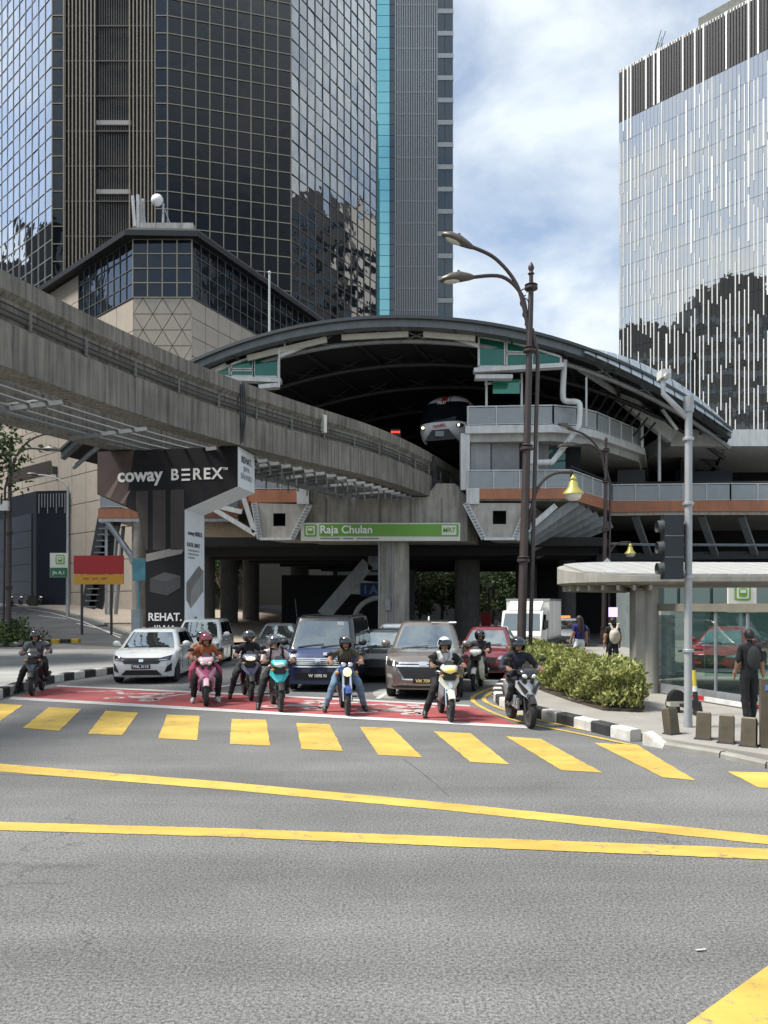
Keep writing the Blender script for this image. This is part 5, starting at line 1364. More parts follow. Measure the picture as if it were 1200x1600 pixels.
# ---- bronze MPV
P_BRZ = carpaint('bronze', (.20, .172, .152), .5)
rz = rad(-6); L = 4.7
c = Car('bronze_minivan', 'bronze brown minivan with dark trapezoid grille behind a white motorcycle', 'car', place_y(661, 17.7, L, rz), rz, L, 1.88, 1.79,
        [(0, .82), (.15, .96), (.5, 1.05), (1.1, 1.14), (1.4, 1.14), (4.4, 1.14), (4.7, 1.05)], std_gh(1.0, 1.75, 4.4, 4.65, 1.68, 1.30, 1.09, [(.04, .32), (.345, .62), (.66, .93)], (1.25, 2.3, 3.3), handles=(2.15, 3.1)), (.82, 3.57), .34, P_BRZ, zb=.24, nose=((.2, .08), (.45, 0), (.75, .03), (1.1, .32)))
c.front('grille', [(-.42, .50), (.42, .50), (.60, .76), (-.60, .76)], M_BLACK); c.front('grille_frame', [(-.50, .465), (.50, .465), (.46, .495), (-.46, .495)], M_CHROME, d=.02)
c.front('grille_frame', [(.44, .49), (.49, .49), (.66, .76), (.62, .76)], M_CHROME, d=.02, mirror=True); c.front('chrome_strip', [(-.62, .77), (.62, .77), (.63, .81), (-.63, .81)], M_CHROME, d=.025); c.front('chrome_strip', [(-.56, .835), (.56, .835), (.57, .875), (-.57, .875)], M_CHROME, d=.025)
c.front('badge', [(-.09, .80), (.09, .80), (.09, .89), (-.09, .89)], M_CHROME, d=.045); c.front('headlight', [(.60, .78), (.86, .80), (.86, .92), (.60, .87)], M_HEADD, mirror=True, d=.018); c.front('fog_lamp', [(.70, .50), (.86, .52), (.86, .60), (.72, .58)], M_HEAD, mirror=True, d=.014)
c.front('lower_intake', [(-.7, .28), (.7, .28), (.74, .33), (-.74, .33)], M_BLACK); c.plate('VM 709', .45, .46, M_PLTY, x=.0)
b = MB(); b.grid(lambda u, v: Vector((.12 + .62 * u, c.ghp(1)[0] + .02 + .16 * v - .09 * (1 - ((.12 + .62 * u) / .65) ** 2) * (1 - v), c.ghp(1)[3] + .012 + .03 * v)), 6, 3); b.build('roof_sticker', mat('roof_sticker', (.72, .73, .73), .5), c.t)
b = MB(); b.tube([(.05, -.6, 1.80), (.05, -.5, 1.90)], .02, 6); b.build('aerial', M_WHITE, c.t)
# ---- plainer cars behind
def sedan(label, px, Y, rzd, paint, H=1.46, plate=None, name='sedan_car', L=4.3, lamps=M_HEAD):
    rz = rad(rzd)
    c = Car(name, label, 'car', place_y(px, Y, L, rz), rz, L, 1.72, H, [(0, .66), (.15, .78), (.6, .88), (1.2, .95), (3.3, .98), (3.7, 1.0), (4.3, .94)],
            std_gh(1.1, 1.9, 3.2, 3.75, 1.54, 1.12, .92, [(.05, .45), (.5, .9)], (1.4, 2.4, 3.2), handles=(2.25,)), (.8, 3.4), .31, paint, zb=.2)
    c.front('grille', [(-.4, .5), (.4, .5), (.45, .66), (-.45, .66)], M_BLACK); c.front('headlight', [(.48, .6), (.80, .62), (.82, .74), (.52, .70)], lamps, mirror=True, d=.016); c.front('lower_intake', [(-.5, .26), (.5, .26), (.5, .38), (-.5, .38)], M_BLACK)
    c.plate(plate or '', .44, .44); return c
sedan('dark grey car between the white minivan and the blue van', 428, 27.5, 2, carpaint('grey', (.10, .11, .12), .4), 1.5)
sedan('silver car glimpsed between the blue van and the bronze minivan', 608, 26.5, -8, carpaint('silver', (.42, .44, .46), .5), 1.5)
sedan('black car beside the bronze minivan, mostly hidden by it', 590, 21.6, -8, carpaint('black', (.010, .011, .014)), 1.46)
sedan('maroon car behind the rider of the old white motorcycle', 752, 22.6, -14, carpaint('maroon', (.16, .012, .018), .2), 1.5)
sedan('silver hatchback glimpsed at the right of the white truck', 878, 38, -22, carpaint('silver', (.42, .44, .46), .5), 1.5)
sedan('red car seen through the glass of the bus shelter', 1108, 23.5, -38, carpaint('taxi_red', (.34, .022, .03), .0), 1.5)
# ---- white box truck
rz = rad(-22); L = 4.6; loc = place_y(813, 31.5, L, rz)
tk = thing('box_truck', 'small white box truck queuing behind the lamp post', 'truck', loc, rz)
P_TRK = mat('truck_white', (.68, .68, .62), .45, var=.06, coat=.3, streak=.15)
b = MB(); hw = .84; y0 = -L / 2
prof_c = [(y0, .45), (y0 - .02, .95), (y0 + .10, 1.12), (y0 + .42, 1.88), (y0 + .55, 1.95), (y0 + 1.45, 1.97), (y0 + 1.45, .45)]
b.prism([(-hw, y_, z_) for y_, z_ in prof_c], (2 * hw, 0, 0)); cab = b.build('cab', P_TRK, tk)
b = MB(); b.hexa([(-hw + .07, y0 + .09, 1.16), (hw - .07, y0 + .09, 1.16), (hw - .07, y0 + .12, 1.16), (-hw + .07, y0 + .12, 1.16), (-hw + .12, y0 + .385, 1.84), (hw - .12, y0 + .385, 1.84), (hw - .12, y0 + .42, 1.84), (-hw + .12, y0 + .42, 1.84)]); b.build('windscreen', M_CGL, tk)
for sx in (-1, 1):
    b = MB(); b.hexa([(sx * (hw + .006), y0 + .3, 1.16), (sx * (hw + .006), y0 + 1.25, 1.16), (sx * (hw - .02), y0 + 1.25, 1.16), (sx * (hw - .02), y0 + .3, 1.16), (sx * (hw + .006), y0 + .55, 1.8), (sx * (hw + .006), y0 + 1.25, 1.8), (sx * (hw - .02), y0 + 1.25, 1.8), (sx * (hw - .02), y0 + .55, 1.8)]); b.build('side_window', M_CGS, tk)
    b = MB(); b.cbox((sx * (hw + .2), y0 + .1, 1.4), (.16, .06, .34)); b.tube([(sx * hw, y0 + .2, 1.15), (sx * (hw + .2), y0 + .12, 1.3)], .015, 5); b.build('side_mirror', M_BLACK, tk)
    b = MB(); b.cbox((sx * .62, y0 - .015, .75), (.3, .05, .18)); b.build('headlight', M_HEAD, tk)
    wheel(tk, sx * .7, y0 + .75, .3, .18); wheel(tk, sx * .7, y0 + 3.5, .3, .18)
b = MB(); b.box((-.5, y0 - .03, .62), (.5, y0 + .02, .88)); b.build('grille', M_BLACK, tk)
b = MB(); b.box((-hw - .02, y0 - .06, .38), (hw + .02, y0 + .1, .56)); b.build('bumper', M_GREYP, tk)
b = MB(); b.box((-.92, y0 + 1.5, .75), (.92, y0 + 4.6, 2.45)); bx_ = b.build('cargo_box', P_TRK, tk)
for z_ in (.78, 2.42):
    b = MB(); b.box((-.94, y0 + 1.48, z_ - .04), (.94, y0 + 4.62, z_ + .04)); b.build('edge_rail', M_RIMW, bx_)
b = MB(); b.box((.925, y0 + 2.2, .95), (.945, y0 + 3.0, 2.25)); b.build('side_door', mat('truck_door', (.60, .60, .56), .5), bx_)
b = MB(); b.prism([(-.7, y0 + .55, 1.97), (-.7, y0 + 1.3, 2.36), (-.7, y0 + 1.4, 2.36), (-.7, y0 + 1.4, 1.97)], (1.4, 0, 0)); b.build('wind_deflector', P_TRK, tk)
b = MB(); b.box((-hw, y0 + 1.3, .5), (hw, y0 + 4.5, .76)); b.build('chassis', M_BLACK, tk)
# ================================================================ MOTORCYCLES AND PEOPLE
def bikepaint(n, c, metal=.1): return mat('bike_' + n, c, .25, metal=metal, var=.04, coat=.8)
BW = {}
def bwheel(parent, y, r, w, z=None, rim=M_RIMW, disc=True):
    k = (r, w, rim.name)
    if k not in BW:
        t = MB(); t.lathe([(r * .74, -w * .3), (r * .86, -w / 2), (r * .95, -w * .42), (r, -w * .12), (r, w * .12), (r * .95, w * .42), (r * .86, w / 2), (r * .74, w * .3)], n=26, axis='x')
        d = MB(); d.lathe([(r * .66, -w * .28), (r * .76, -w * .32), (r * .76, w * .32), (r * .66, w * .28), (r * .66, -w * .28)], n=26, axis='x', caps=False); d.lathe([(.03, -w * .4), (.03, w * .4)], n=10, axis='x')
        for i in range(5):
            a = 2 * math.pi * i / 5; d.bar((0, .02 * math.cos(a), .02 * math.sin(a)), (0, r * .7 * math.cos(a), r * .7 * math.sin(a)), .035, .025, up=(1, 0, 0))
        d.lathe([(r * .36, w * .46), (r * .40, w * .46), (r * .40, w * .42), (r * .36, w * .42)], n=18, axis='x')
        BW[k] = (t.mesh('tyre', M_RUBBER, 40), d.mesh('rim', rim, 40))
    e = bpy.data.objects.new('wheel', None); COL.objects.link(e); e.parent = parent; e.location = (0, y, z or r); e.empty_display_size = .05
    link('tyre', BW[k][0], e); link('rim', BW[k][1], e)
def shell(rows, t=.0):
    """a closed skin from rows of (y, z, half width, corner)"""
    rings = []
    for (y, z, w, h) in rows:
        rings.append([(w * math.copysign(abs(math.cos(a)) ** .7, math.cos(a)), y, z + h * math.copysign(abs(math.sin(a)) ** .7, math.sin(a))) for a in [2 * math.pi * i / 14 for i in range(14)]])
    return rings
def front_plate(b, pts, y, th=.03, curve=.06, mi=0):
    """symmetrical plate on the front: pts are (x, z, dy) down one side, from the top"""
    n = len(pts)
    L_ = [Vector((-x, y + dy + curve * (abs(x) / .25) ** 2, z)) for x, z, dy in pts]; Rr = [Vector((x, y + dy + curve * (abs(x) / .25) ** 2, z)) for x, z, dy in pts]; C_ = [Vector((0, y + dy - .03, z)) for x, z, dy in pts]
    o = Vector((0, th, 0))
    b.loft([[l, c, r, r + o, c + o, l + o] for l, c, r in zip(L_, C_, Rr)], True, True, mi)
def motorbike(name, label, px, py, rzd, style, main, accent, lamp=None, group='motorcycles waiting in the red box', lean=0.):
    rz = rad(rzd); g_ = G(px, py); wb = 1.24
    r = .285; hy = wb / 2
    loc = (g_.x - math.sin(rz) * hy, g_.y + math.cos(rz) * hy, 0)
    t = thing(name, label, 'motorcycle', loc, rz, group); t.rotation_euler = (0, rad(lean), rz)
    lamp = lamp or M_HEAD
    scoot = style in ('scooter',)
    bwheel(t, -hy, r, .09 if not scoot else .11); bwheel(t, hy, r, .10 if not scoot else .13)
    B = lambda: MB()
    # forks, swing arm
    fk = M_CHROME if style in ('naked', 'moped') else M_BLACK
    for s in (-1, 1):
        b = B(); b.tube([(s * .075, -hy, r), (s * .075, -hy + .10, .58), (s * .07, -hy + .2, .86)], [.026, .028, .024], 8); b.build('fork', fk, t, smooth=50)
        b = B(); b.tube([(s * .08, hy, r), (s * .09, .05, .36)], .025, 6); b.build('swing_arm', M_DARK, t)
        b = B(); b.tube([(s * .10, hy - .03, .36), (s * .12, hy - .18, .66)], .028, 8); b.build('shock_absorber', M_CHROME, t)
    # front mudguard
    b = B(); rings = []
    for i in range(9):
        a = rad(35 + i * 15); R = r + .03
        cy, cz = -hy - R * math.cos(a), r + R * math.sin(a); d = Vector((0, -math.cos(a), math.sin(a)))
        rings.append([Vector((-.07, cy, cz)) - d * .05, Vector((-.05, cy, cz)) + d * .005, Vector((0, cy, cz)) + d * .018, Vector((.05, cy, cz)) + d * .005, Vector((.07, cy, cz)) - d * .05, Vector((0, cy, cz)) - d * .01])
    b.loft(rings); b.build('mudguard', accent if style in ('naked', 'moped', 'cub', 'scooter') else M_BLACK, t, smooth=50)
    # engine and frame
    b = B(); b.loft(shell([(-.22, .38, .09, .08), (-.12, .38, .12, .12), (.08, .38, .13, .13), (.22, .36, .10, .08)])); b.build('engine', mat('engine_grey', (.09, .09, .095), .5, metal=.5), t, smooth=50)
    b = B(); b.tube([(.14, -.15, .27), (.16, .2, .27), (.16, .55, .36), (.16, .82, .44)], [.02, .025, .045, .05], 8); b.build('exhaust', M_CHROME if style == 'cub' else M_DARK, t, smooth=50)
    b = B(); b.tube([(0, -hy + .2, .84), (0, -.1, .46), (0, .1, .6), (0, .6, .72)], .035, 6); b.build('frame', M_DARK, t)
    # tail and seat
    b = B(); b.loft(shell([(-.02, .62, .08, .07), (.15, .66, .12, .09), (.4, .70, .12, .085), (.68, .76, .10, .06), (.86, .82, .05, .03)])); b.build('tail_fairing', main if style != 'naked' else M_BLACK, t, smooth=50)
    b = B(); b.loft(shell([(-.12, .74, .07, .03), (0, .76, .12, .045), (.25, .77, .14, .05), (.45, .80, .14, .05), (.74, .84, .10, .04)])); b.build('seat', M_BLACK, t, smooth=50)
    b = B(); b.cbox((0, .88, .78), (.14, .04, .06)); b.build('tail_light', M_REDL, t)
    b = B(); b.prism([(-.08, .74, .72), (.08, .74, .72), (.08, .95, .42), (-.08, .95, .42)], (0, .02, 0)); b.build('rear_mudguard', M_BLACK, t)
    for s in (-1, 1):
        b = B(); b.tube([(s * .12, .08, .30), (s * .27, .06, .30)], .018, 6); b.build('foot_peg', M_RUBBER, t)
    hb = 1.02
    # handlebar, grips, levers, mirrors
    b = B(); b.tube(smoothpath([(-.36, -.27, hb - .01), (-.2, -.33, hb), (-.06, -.40, hb - .05), (.06, -.40, hb - .05), (.2, -.33, hb), (.36, -.27, hb - .01)], 3), .013, 8); b.build('handlebar', M_BLACK, t, smooth=50)
    for s in (-1, 1):
        b = B(); b.tube([(s * .24, -.315, hb), (s * .37, -.265, hb - .01)], .019, 8); b.build('grip', M_RUBBER, t)
        b = B(); b.tube([(s * .2, -.34, hb + .01), (s * .36, -.34, hb - .02)], .008, 5); b.build('brake_lever', M_CHROME, t)
        if style != 'naked2':
            b = B(); b.tube([(s * .17, -.35, hb + .01), (s * .27, -.34, hb + .16)], .009, 5); b.ell((s * .32, -.335, hb + .19), (.075, .022, .045), 10, 6); b.build('mirror', M_BLACK, t, smooth=50)
    if style == 'naked':
        b = B(); b.loft(shell([(-.32, .78, .08, .05), (-.25, .86, .14, .10), (-.05, .88, .15, .11), (.05, .80, .10, .06)])); b.build('fuel_tank', main, t, smooth=50)
        b = B(); b.lathe([(.02, -.10), (.085, -.09), (.10, -.02), (.08, .08), (.02, .11)], (0, -hy + .12, .86), 18, 'y'); b.build('headlight_shell', M_CHROME, t, smooth=50)
        b = B(); b.lathe([(.01, -.125), (.05, -.12), (.09, -.095), (.09, -.08), (.01, -.08)], (0, -hy + .12, .86), 18, 'y'); b.build('headlight', lamp, t, smooth=50)
        b = B()
        for s in (-1, 1): b.ell((s * .07, -hy + .14, 1.0), (.055, .04, .05), 10, 6)
        b.build('gauges', M_CHROME, t, smooth=50)
        for s in (-1, 1):
            b = B(); b.ell((s * .19, -hy + .16, .84), (.04, .04, .035), 8, 6); b.build('indicator', M_AMBER, t, smooth=50)
        b = B(); b.loft(shell([(-.12, .5, .1, .1), (.1, .55, .11, .1)])); b.build('side_cover', main, t, smooth=50)
    else:
        # cowl round the handlebar with the headlamp
        cw = .20 if style == 'scooter' else .19
        b = B(); b.loft(shell([(-hy + .02, hb - .09, .04, .03), (-hy + .07, hb - .05, cw * .72, .055), (-hy + .18, hb - .02, cw * .92, .06), (-hy + .30, hb + .01, cw * .7, .04)])); b.build('head_cowl', accent if style != 'cub' else main, t, smooth=50)
        b = B(); b.loft(shell([(-hy + .08, .84, .10, .07), (-hy + .2, .84, .15, .09), (-hy + .3, .80, .12, .09)])); b.build('dark_gap_fill', M_BLACK, t, smooth=50)  # black fill put in for the dark gap between cowl and apron
        b = B(); b.loft([[(-.10, -hy + .16, hb + .03), (.10, -hy + .16, hb + .03), (.10, -hy + .18, hb + .03), (-.10, -hy + .18, hb + .03)], [(-.06, -hy + .24, hb + .11), (.06, -hy + .24, hb + .11), (.06, -hy + .255, hb + .11), (-.06, -hy + .255, hb + .11)]]); b.build('fly_screen', M_BLACK, t)
        if style == 'cub':
            b = B(); b.ell((0, -hy + .04, hb - .05), (.085, .07, .085), 14, 8); b.build('headlight', lamp, t, smooth=50)
        elif style == 'scooter':
            for s in (-1, 1):
                b = B(); b.ell((s * .075, -hy + .055, hb - .10), (.055, .05, .038), 10, 6, rot=Matrix.Rotation(rad(-20 * s), 3, 'Y')); b.build('headlight', lamp, t, smooth=50)
        else:
            b = B(); b.ell((0, -hy + .05, hb - .06), (.115, .055, .05), 14, 8); b.build('headlight', lamp, t, smooth=50)
        # leg shield / apron
        if style == 'scooter':
            b = B(); front_plate(b, [(.05, .86, .10), (.21, .83, .12), (.22, .72, .10), (.14, .60, .03), (.04, .53, .0)], -hy - .02, curve=.10); b.build('front_apron', main, t, smooth=50)
            b = B(); front_plate(b, [(.11, .62, .10), (.17, .54, .13), (.17, .36, .2), (.12, .28, .3)], -hy + .10, curve=.08); b.build('leg_shield', accent, t, smooth=50)
            for s in (-1, 1):
                b = B(); b.prism([(s * .03, -hy - .035, .66), (s * .19, -hy + .05, .84), (s * .21, -hy + .07, .80), (s * .10, -hy + .0, .60)], (0, .03, 0)); b.build('apron_wing', accent, t)
            b = B(); b.box((-.15, -.35, .28), (.15, .05, .33)); b.build('floor_board', M_BLACK, t)
            for s in (-1, 1):
                b = B(); b.loft([[(s * .13, -.4, .30), (s * .17, -.4, .32), (s * .17, -.4, .5), (s * .13, -.4, .5)], [(s * .12, .3, .32), (s * .17, .3, .34), (s * .16, .3, .62), (s * .11, .3, .62)], [(s * .08, .75, .55), (s * .12, .75, .56), (s * .12, .75, .72), (s * .08, .75, .72)]]); b.build('side_panel', main, t, smooth=50)
        elif style == 'cub':
            for s in (-1, 1):
                b = B(); b.loft([[(s * .06, -hy + .18, .88), (s * .17, -hy + .24, .86), (s * .17, -hy + .27, .85), (s * .06, -hy + .22, .87)], [(s * .08, -hy + .16, .65), (s * .23, -hy + .24, .62), (s * .23, -hy + .27, .62), (s * .08, -hy + .2, .65)], [(s * .10, -hy + .26, .40), (s * .22, -hy + .32, .36), (s * .22, -hy + .35, .36), (s * .10, -hy + .3, .40)], [(s * .12, -hy + .34, .28), (s * .19, -hy + .38, .26), (s * .19, -hy + .41, .26), (s * .12, -hy + .38, .28)]]); b.build('leg_shield', main, t, smooth=50)
        else:
            b = B(); front_plate(b, [(.03, .86, .16), (.18, .84, .16), (.20, .75, .12), (.12, .65, .06), (.03, .57, .04)], -hy + .0, curve=.10); b.build('front_apron', main, t, smooth=50)
            for s in (-1, 1):
                b = B(); b.prism([(s * .02, -hy + .02, .63), (s * .15, -hy + .12, .83), (s * .19, -hy + .14, .86), (s * .17, -hy + .14, .72), (s * .08, -hy + .06, .60)], (0, .03, 0)); b.build('apron_wing', accent, t)
                b = B(); b.loft([[(s * .07, -hy + .28, .80), (s * .16, -hy + .32, .78), (s * .16, -hy + .35, .78), (s * .07, -hy + .3, .80)], [(s * .09, -hy + .30, .5), (s * .18, -hy + .38, .46), (s * .18, -hy + .41, .46), (s * .09, -hy + .34, .5)], [(s * .1, -hy + .5, .34), (s * .14, -hy + .6, .32), (s * .14, -hy + .63, .32), (s * .1, -hy + .53, .34)]]); b.build('leg_shield', M_BLACK if style == 'moped_dark' else main, t, smooth=50)
                b = B(); b.ell((s * .15, -hy + .08, .86), (.04, .03, .022), 8, 6); b.build('indicator', M_AMBER, t)
    return t

# ---------------------------------------------------------------- people
M_SKIN = mat('skin_brown', (.30, .165, .105), .55, var=.08, scale=20)
def cloth(n, c, rough=.85): return mat('cloth_' + n, c, rough, var=.16, scale=16, bump=.25, bscale=60)
M_HAIR = mat('hair_black', (.012, .009, .008), .5, var=.3)
def skinned(verts, edges, radii, root):
    """grow one continuous surface round a skeleton; returns the mesh"""
    me = bpy.data.meshes.new('skeleton'); me.from_pydata([tuple(v) for v in verts], edges, [])
    o = bpy.data.objects.new('tmp_body', me); COL.objects.link(o)
    sk = o.modifiers.new('skin', 'SKIN'); sk.use_smooth_shade = True; sk.branch_smoothing = .4
    for i, sv in enumerate(me.skin_vertices[0].data):
        rr = radii[i]; sv.radius = rr if isinstance(rr, tuple) else (rr, rr); sv.use_root = (i == root)
    ss = o.modifiers.new('sub', 'SUBSURF'); ss.levels = 2; ss.render_levels = 2
    dg = bpy.context.evaluated_depsgraph_get(); out = bpy.data.meshes.new_from_object(o.evaluated_get(dg))
    bpy.data.objects.remove(o); bpy.data.meshes.remove(me)
    return out
def hand(b, wrist, fwd, down, side, curl=1.0, mi=0):
    """palm, four fingers of different lengths and a thumb; `down` is where the fingers curl to"""
    f, d, s = Vector(fwd).normalized(), Vector(down).normalized(), Vector(side).normalized()
    w = Vector(wrist)
    b.loft([[w + f * a + s * x_ * k + d * z_ for x_, z_ in ((-.028, -.014), (.028, -.014), (.03, .014), (-.03, .014))] for a, k in ((-.02, .8), (.03, 1.15), (.085, 1.25))], True, True, mi)
    for i, (o, ln) in enumerate(((-.030, .066), (-.010, .076), (.011, .072), (.031, .056))):
        p0 = w + f * .078 + s * o; pts = [p0]; ang = 0.
        for k in range(3):
            ang += curl * (.45 if k == 0 else .85); dirv = f * math.cos(ang) + d * math.sin(ang); pts.append(pts[-1] + dirv * ln * (.48, .30, .22)[k])
        b.tube(pts, [.0105, .010, .009, .007], 6, mi)
    p0 = w + f * .02 - s * .032; b.tube([p0, p0 - s * .026 + f * .025 + d * .008, p0 - s * .026 + f * .055 + d * .026 * (1 + curl), p0 - s * .012 + f * .072 + d * .036 * (1 + curl)], [.0125, .012, .010, .007], 6, mi)
def person(label, loc, rz, J, cols, group, tz=0., extra=None, head_turn=0., helmet=None, hair=None, long_hair=False, scale=1.):
    """J: joint positions in the local frame (facing -y); cols: top, sleeve, trousers, shoes"""
    t = thing('person', label, 'person', loc, rz, group); t.rotation_euler = (0, 0, rz); t.scale = (scale,) * 3
    names = ['pelvis', 'waist', 'chest', 'collar', 'neck', 'head', 'crown']
    V, E, Rr, tagm = [], [], [], []
    def add(p, r, par=None):
        V.append(Vector(p)); Rr.append(r); i = len(V) - 1
        if par is not None: E.append((par, i))
        return i
    pel = add(J['pelvis'], (.18, .145)); wa = add(J['waist'], (.172, .135), pel); chst = add(J['chest'], (.195, .145), wa)
    col = add(J['collar'], (.12, .095), chst); nk = add(J['neck'], .055, col); hd = Vector(J['head'])
    h0 = add(hd + Vector((0, .005, -.06)), (.066, .075), nk); h1 = add(hd + Vector((0, 0, .02)), (.078, .092), h0); h2 = add(hd + Vector((0, .005, .09)), (.06, .07), h1)
    segs = [('trunk', J['pelvis'], J['collar']), ('head', J['neck'], hd + Vector((0, 0, .15)))]
    for s, k in ((-1, 'r'), (1, 'l')):
        sh = add(J['sh_' + k], .082, col); el = add(J['el_' + k], .060, sh); wr = add(J['wr_' + k], .040, el)
        add(Vector(J['wr_' + k]) + (Vector(J['wr_' + k]) - Vector(J['el_' + k])).normalized() * .03, .028, wr)
        hp = add(J['hip_' + k], .122, pel); kn = add(J['kn_' + k], .088, hp); cf = add(Vector(J['kn_' + k]).lerp(Vector(J['an_' + k]), .35), .08, kn); an_ = add(J['an_' + k], .060, cf)
        ft = Vector(J['ft_' + k]); add(Vector(J['an_' + k]).lerp(ft, .45) + Vector((0, 0, -.015)), (.05, .045), an_); add(ft, (.044, .032), len(V) - 1)
        segs += [('arm_u', J['sh_' + k], J['el_' + k]), ('arm_l', J['el_' + k], J['wr_' + k]), ('hand', J['wr_' + k], Vector(J['wr_' + k]) + (Vector(J['wr_' + k]) - Vector(J['el_' + k])).normalized() * .1), ('leg', J['hip_' + k], J['kn_' + k]), ('shin', J['kn_' + k], J['an_' + k]), ('foot', J['an_' + k], J['ft_' + k])]
    me = skinned(V, E, Rr, pel)
    from mathutils import noise as mno
    zh = Vector(J['neck']).z; sd0 = Vector((hash(label) % 97, len(label), 0)) if False else Vector((len(label) * 1.7, sum(map(ord, label)) % 89, 0))
    for v in me.vertices:
        if v.co.z < zh - .02: v.co += v.normal * (.019 * mno.noise(Vector((v.co.x * 9, v.co.y * 9, v.co.z * 16)) + sd0) + .009 * mno.noise(v.co * 30 + sd0))
    mats = [cols['skin'], cols['top'], cols['sleeve'], cols['trousers'], cols['shin'], cols['shoes']]
    for m_ in mats: me.materials.append(m_)
    look = {'trunk': 1, 'head': 0, 'arm_u': 2, 'arm_l': 2 if cols.get('long', True) else 0, 'hand': 0, 'leg': 3, 'shin': 4, 'foot': 5}
    sv = [(k, Vector(a), Vector(b_)) for k, a, b_ in segs]
    idx = []
    zbelt = Vector(J['pelvis']).lerp(Vector(J['waist']), .25); up = (Vector(J['collar']) - Vector(J['pelvis'])).normalized()
    for p in me.polygons:
        c = p.center; best = None
        for k, a, b_ in sv:
            ab = b_ - a; t_ = max(0, min(1, (c - a).dot(ab) / ab.length_squared)); d = (c - a - ab * t_).length
            if k in ('trunk',): d -= .07
            if k == 'leg': d -= .03
            if best is None or d < best[0]: best = (d, k, t_)
        k = best[1]; mi = look[k]
        if k == 'trunk' and (c - zbelt).dot(up) < 0: mi = 3
        if k == 'head' and best[2] < .12: mi = 1
        if k == 'arm_u' and cols.get('short', False) and best[2] > .62: mi = 0
        if k == 'shin' and cols.get('bare_shin', False): mi = 0
        idx.append(mi)
    me.polygons.foreach_set('material_index', idx)
    # hands, nose, ears and chin join the same mesh
    hb_ = MB()
    for s, k in ((-1, 'r'), (1, 'l')):
        wr = Vector(J['wr_' + k]); fw = (wr - Vector(J['el_' + k])).normalized()
        fw = Vector(J.get('hf_' + k, fw)); dn_ = Vector(J.get('hd_' + k, (0, 0, -1))); sd_ = fw.cross(dn_).normalized() * s * J.get('hs', 1)
        hand(hb_, wr + fw * .02, fw, dn_, sd_, J.get('curl', 1.), 0)
    Rh = Matrix.Rotation(head_turn, 3, 'Z')
    fc = lambda x_, y_, z_: hd + Rh @ Vector((x_, y_, z_))
    hb_.loft([[fc(-.010, -.085, .035), fc(.010, -.085, .035), fc(.006, -.10, .03)], [fc(-.018, -.085, -.022), fc(.018, -.085, -.022), fc(0, -.118, -.016)]], True, True)
    hb_.ell(fc(0, -.070, -.095), (.032, .025, .022), 8, 6)
    for s in (-1, 1): hb_.ell(fc(s * .082, .01, .0), (.014, .022, .032), 8, 6)
    hm = hb_.mesh('tmp', mats[0], 50)
    import bmesh
    bm = bmesh.new(); bm.from_mesh(me); bm.from_mesh(hm); bm.to_mesh(me); bm.free(); bpy.data.meshes.remove(hm)
    me.polygons.foreach_set('use_smooth', [True] * len(me.polygons)); me.name = 'body'
    link('body', me, t)
    b = MB()
    for s in (-1, 1): b.ell(fc(s * .030, -.083, .018), (.014, .008, .008), 8, 6)
    b.build('eyes', mat('eye_dark', (.03, .02, .018), .3), t, smooth=50)
    b = MB(); b.ell(fc(0, -.092, -.055), (.026, .008, .007), 8, 6); b.build('mouth', mat('lips', (.22, .09, .075), .5), t, smooth=50)
    if helmet:
        c0 = hd + Vector((0, .01, .035)); shell_ = MB(); rings = []
        Rr_ = 0.152
        for i in range(11):
            th = i / 10; ring = []
            for j in range(24):
                a = 2 * math.pi * j / 24; frontness = max(0, -math.sin(a)) ** .8
                phi = th * rad(90 + 52 - 66 * frontness)
                ring.append(c0 + Rh @ Vector((Rr_ * .93 * math.sin(max(phi, .03)) * math.cos(a), Rr_ * 1.08 * math.sin(max(phi, .03)) * math.sin(a), Rr_ * math.cos(phi))))
            rings.append(ring)
        shell_.loft(rings, True, False)
        ins = [[c0 + (p - c0) * .9 for p in r_] for r_ in rings]; shell_.loft([rings[-1], ins[-1]], True, False, 1); shell_.loft(ins[::-1], True, False, 1)
        hel = shell_.build('helmet', [helmet, M_BLACK], t, smooth=50)
        vz = MB(); vr = []
        for i in range(4):
            phi = rad(58 + i * 13); vr.append([c0 + Rh @ Vector((Rr_ * .97 * math.sin(phi) * math.cos(a), Rr_ * 1.15 * math.sin(phi) * math.sin(a) - .008, Rr_ * 1.02 * math.cos(phi) + .01)) for a in [rad(-158 + 136 * j / 12) for j in range(13)]])
        vz.loft(vr, False, False); vz.build('visor', helmet if J.get('peak') else mirror_glass('visor_glass', (.7, .75, .8), refl=.10, graze=.7), hel, smooth=50)
        st_ = MB(); st_.tube([c0 + Rh @ Vector((-.125, 0, -.07)), c0 + Rh @ Vector((-.06, -.06, -.155)), c0 + Rh @ Vector((.06, -.06, -.155)), c0 + Rh @ Vector((.125, 0, -.07))], .009, 5); st_.build('chin_strap', M_BLACK, hel)
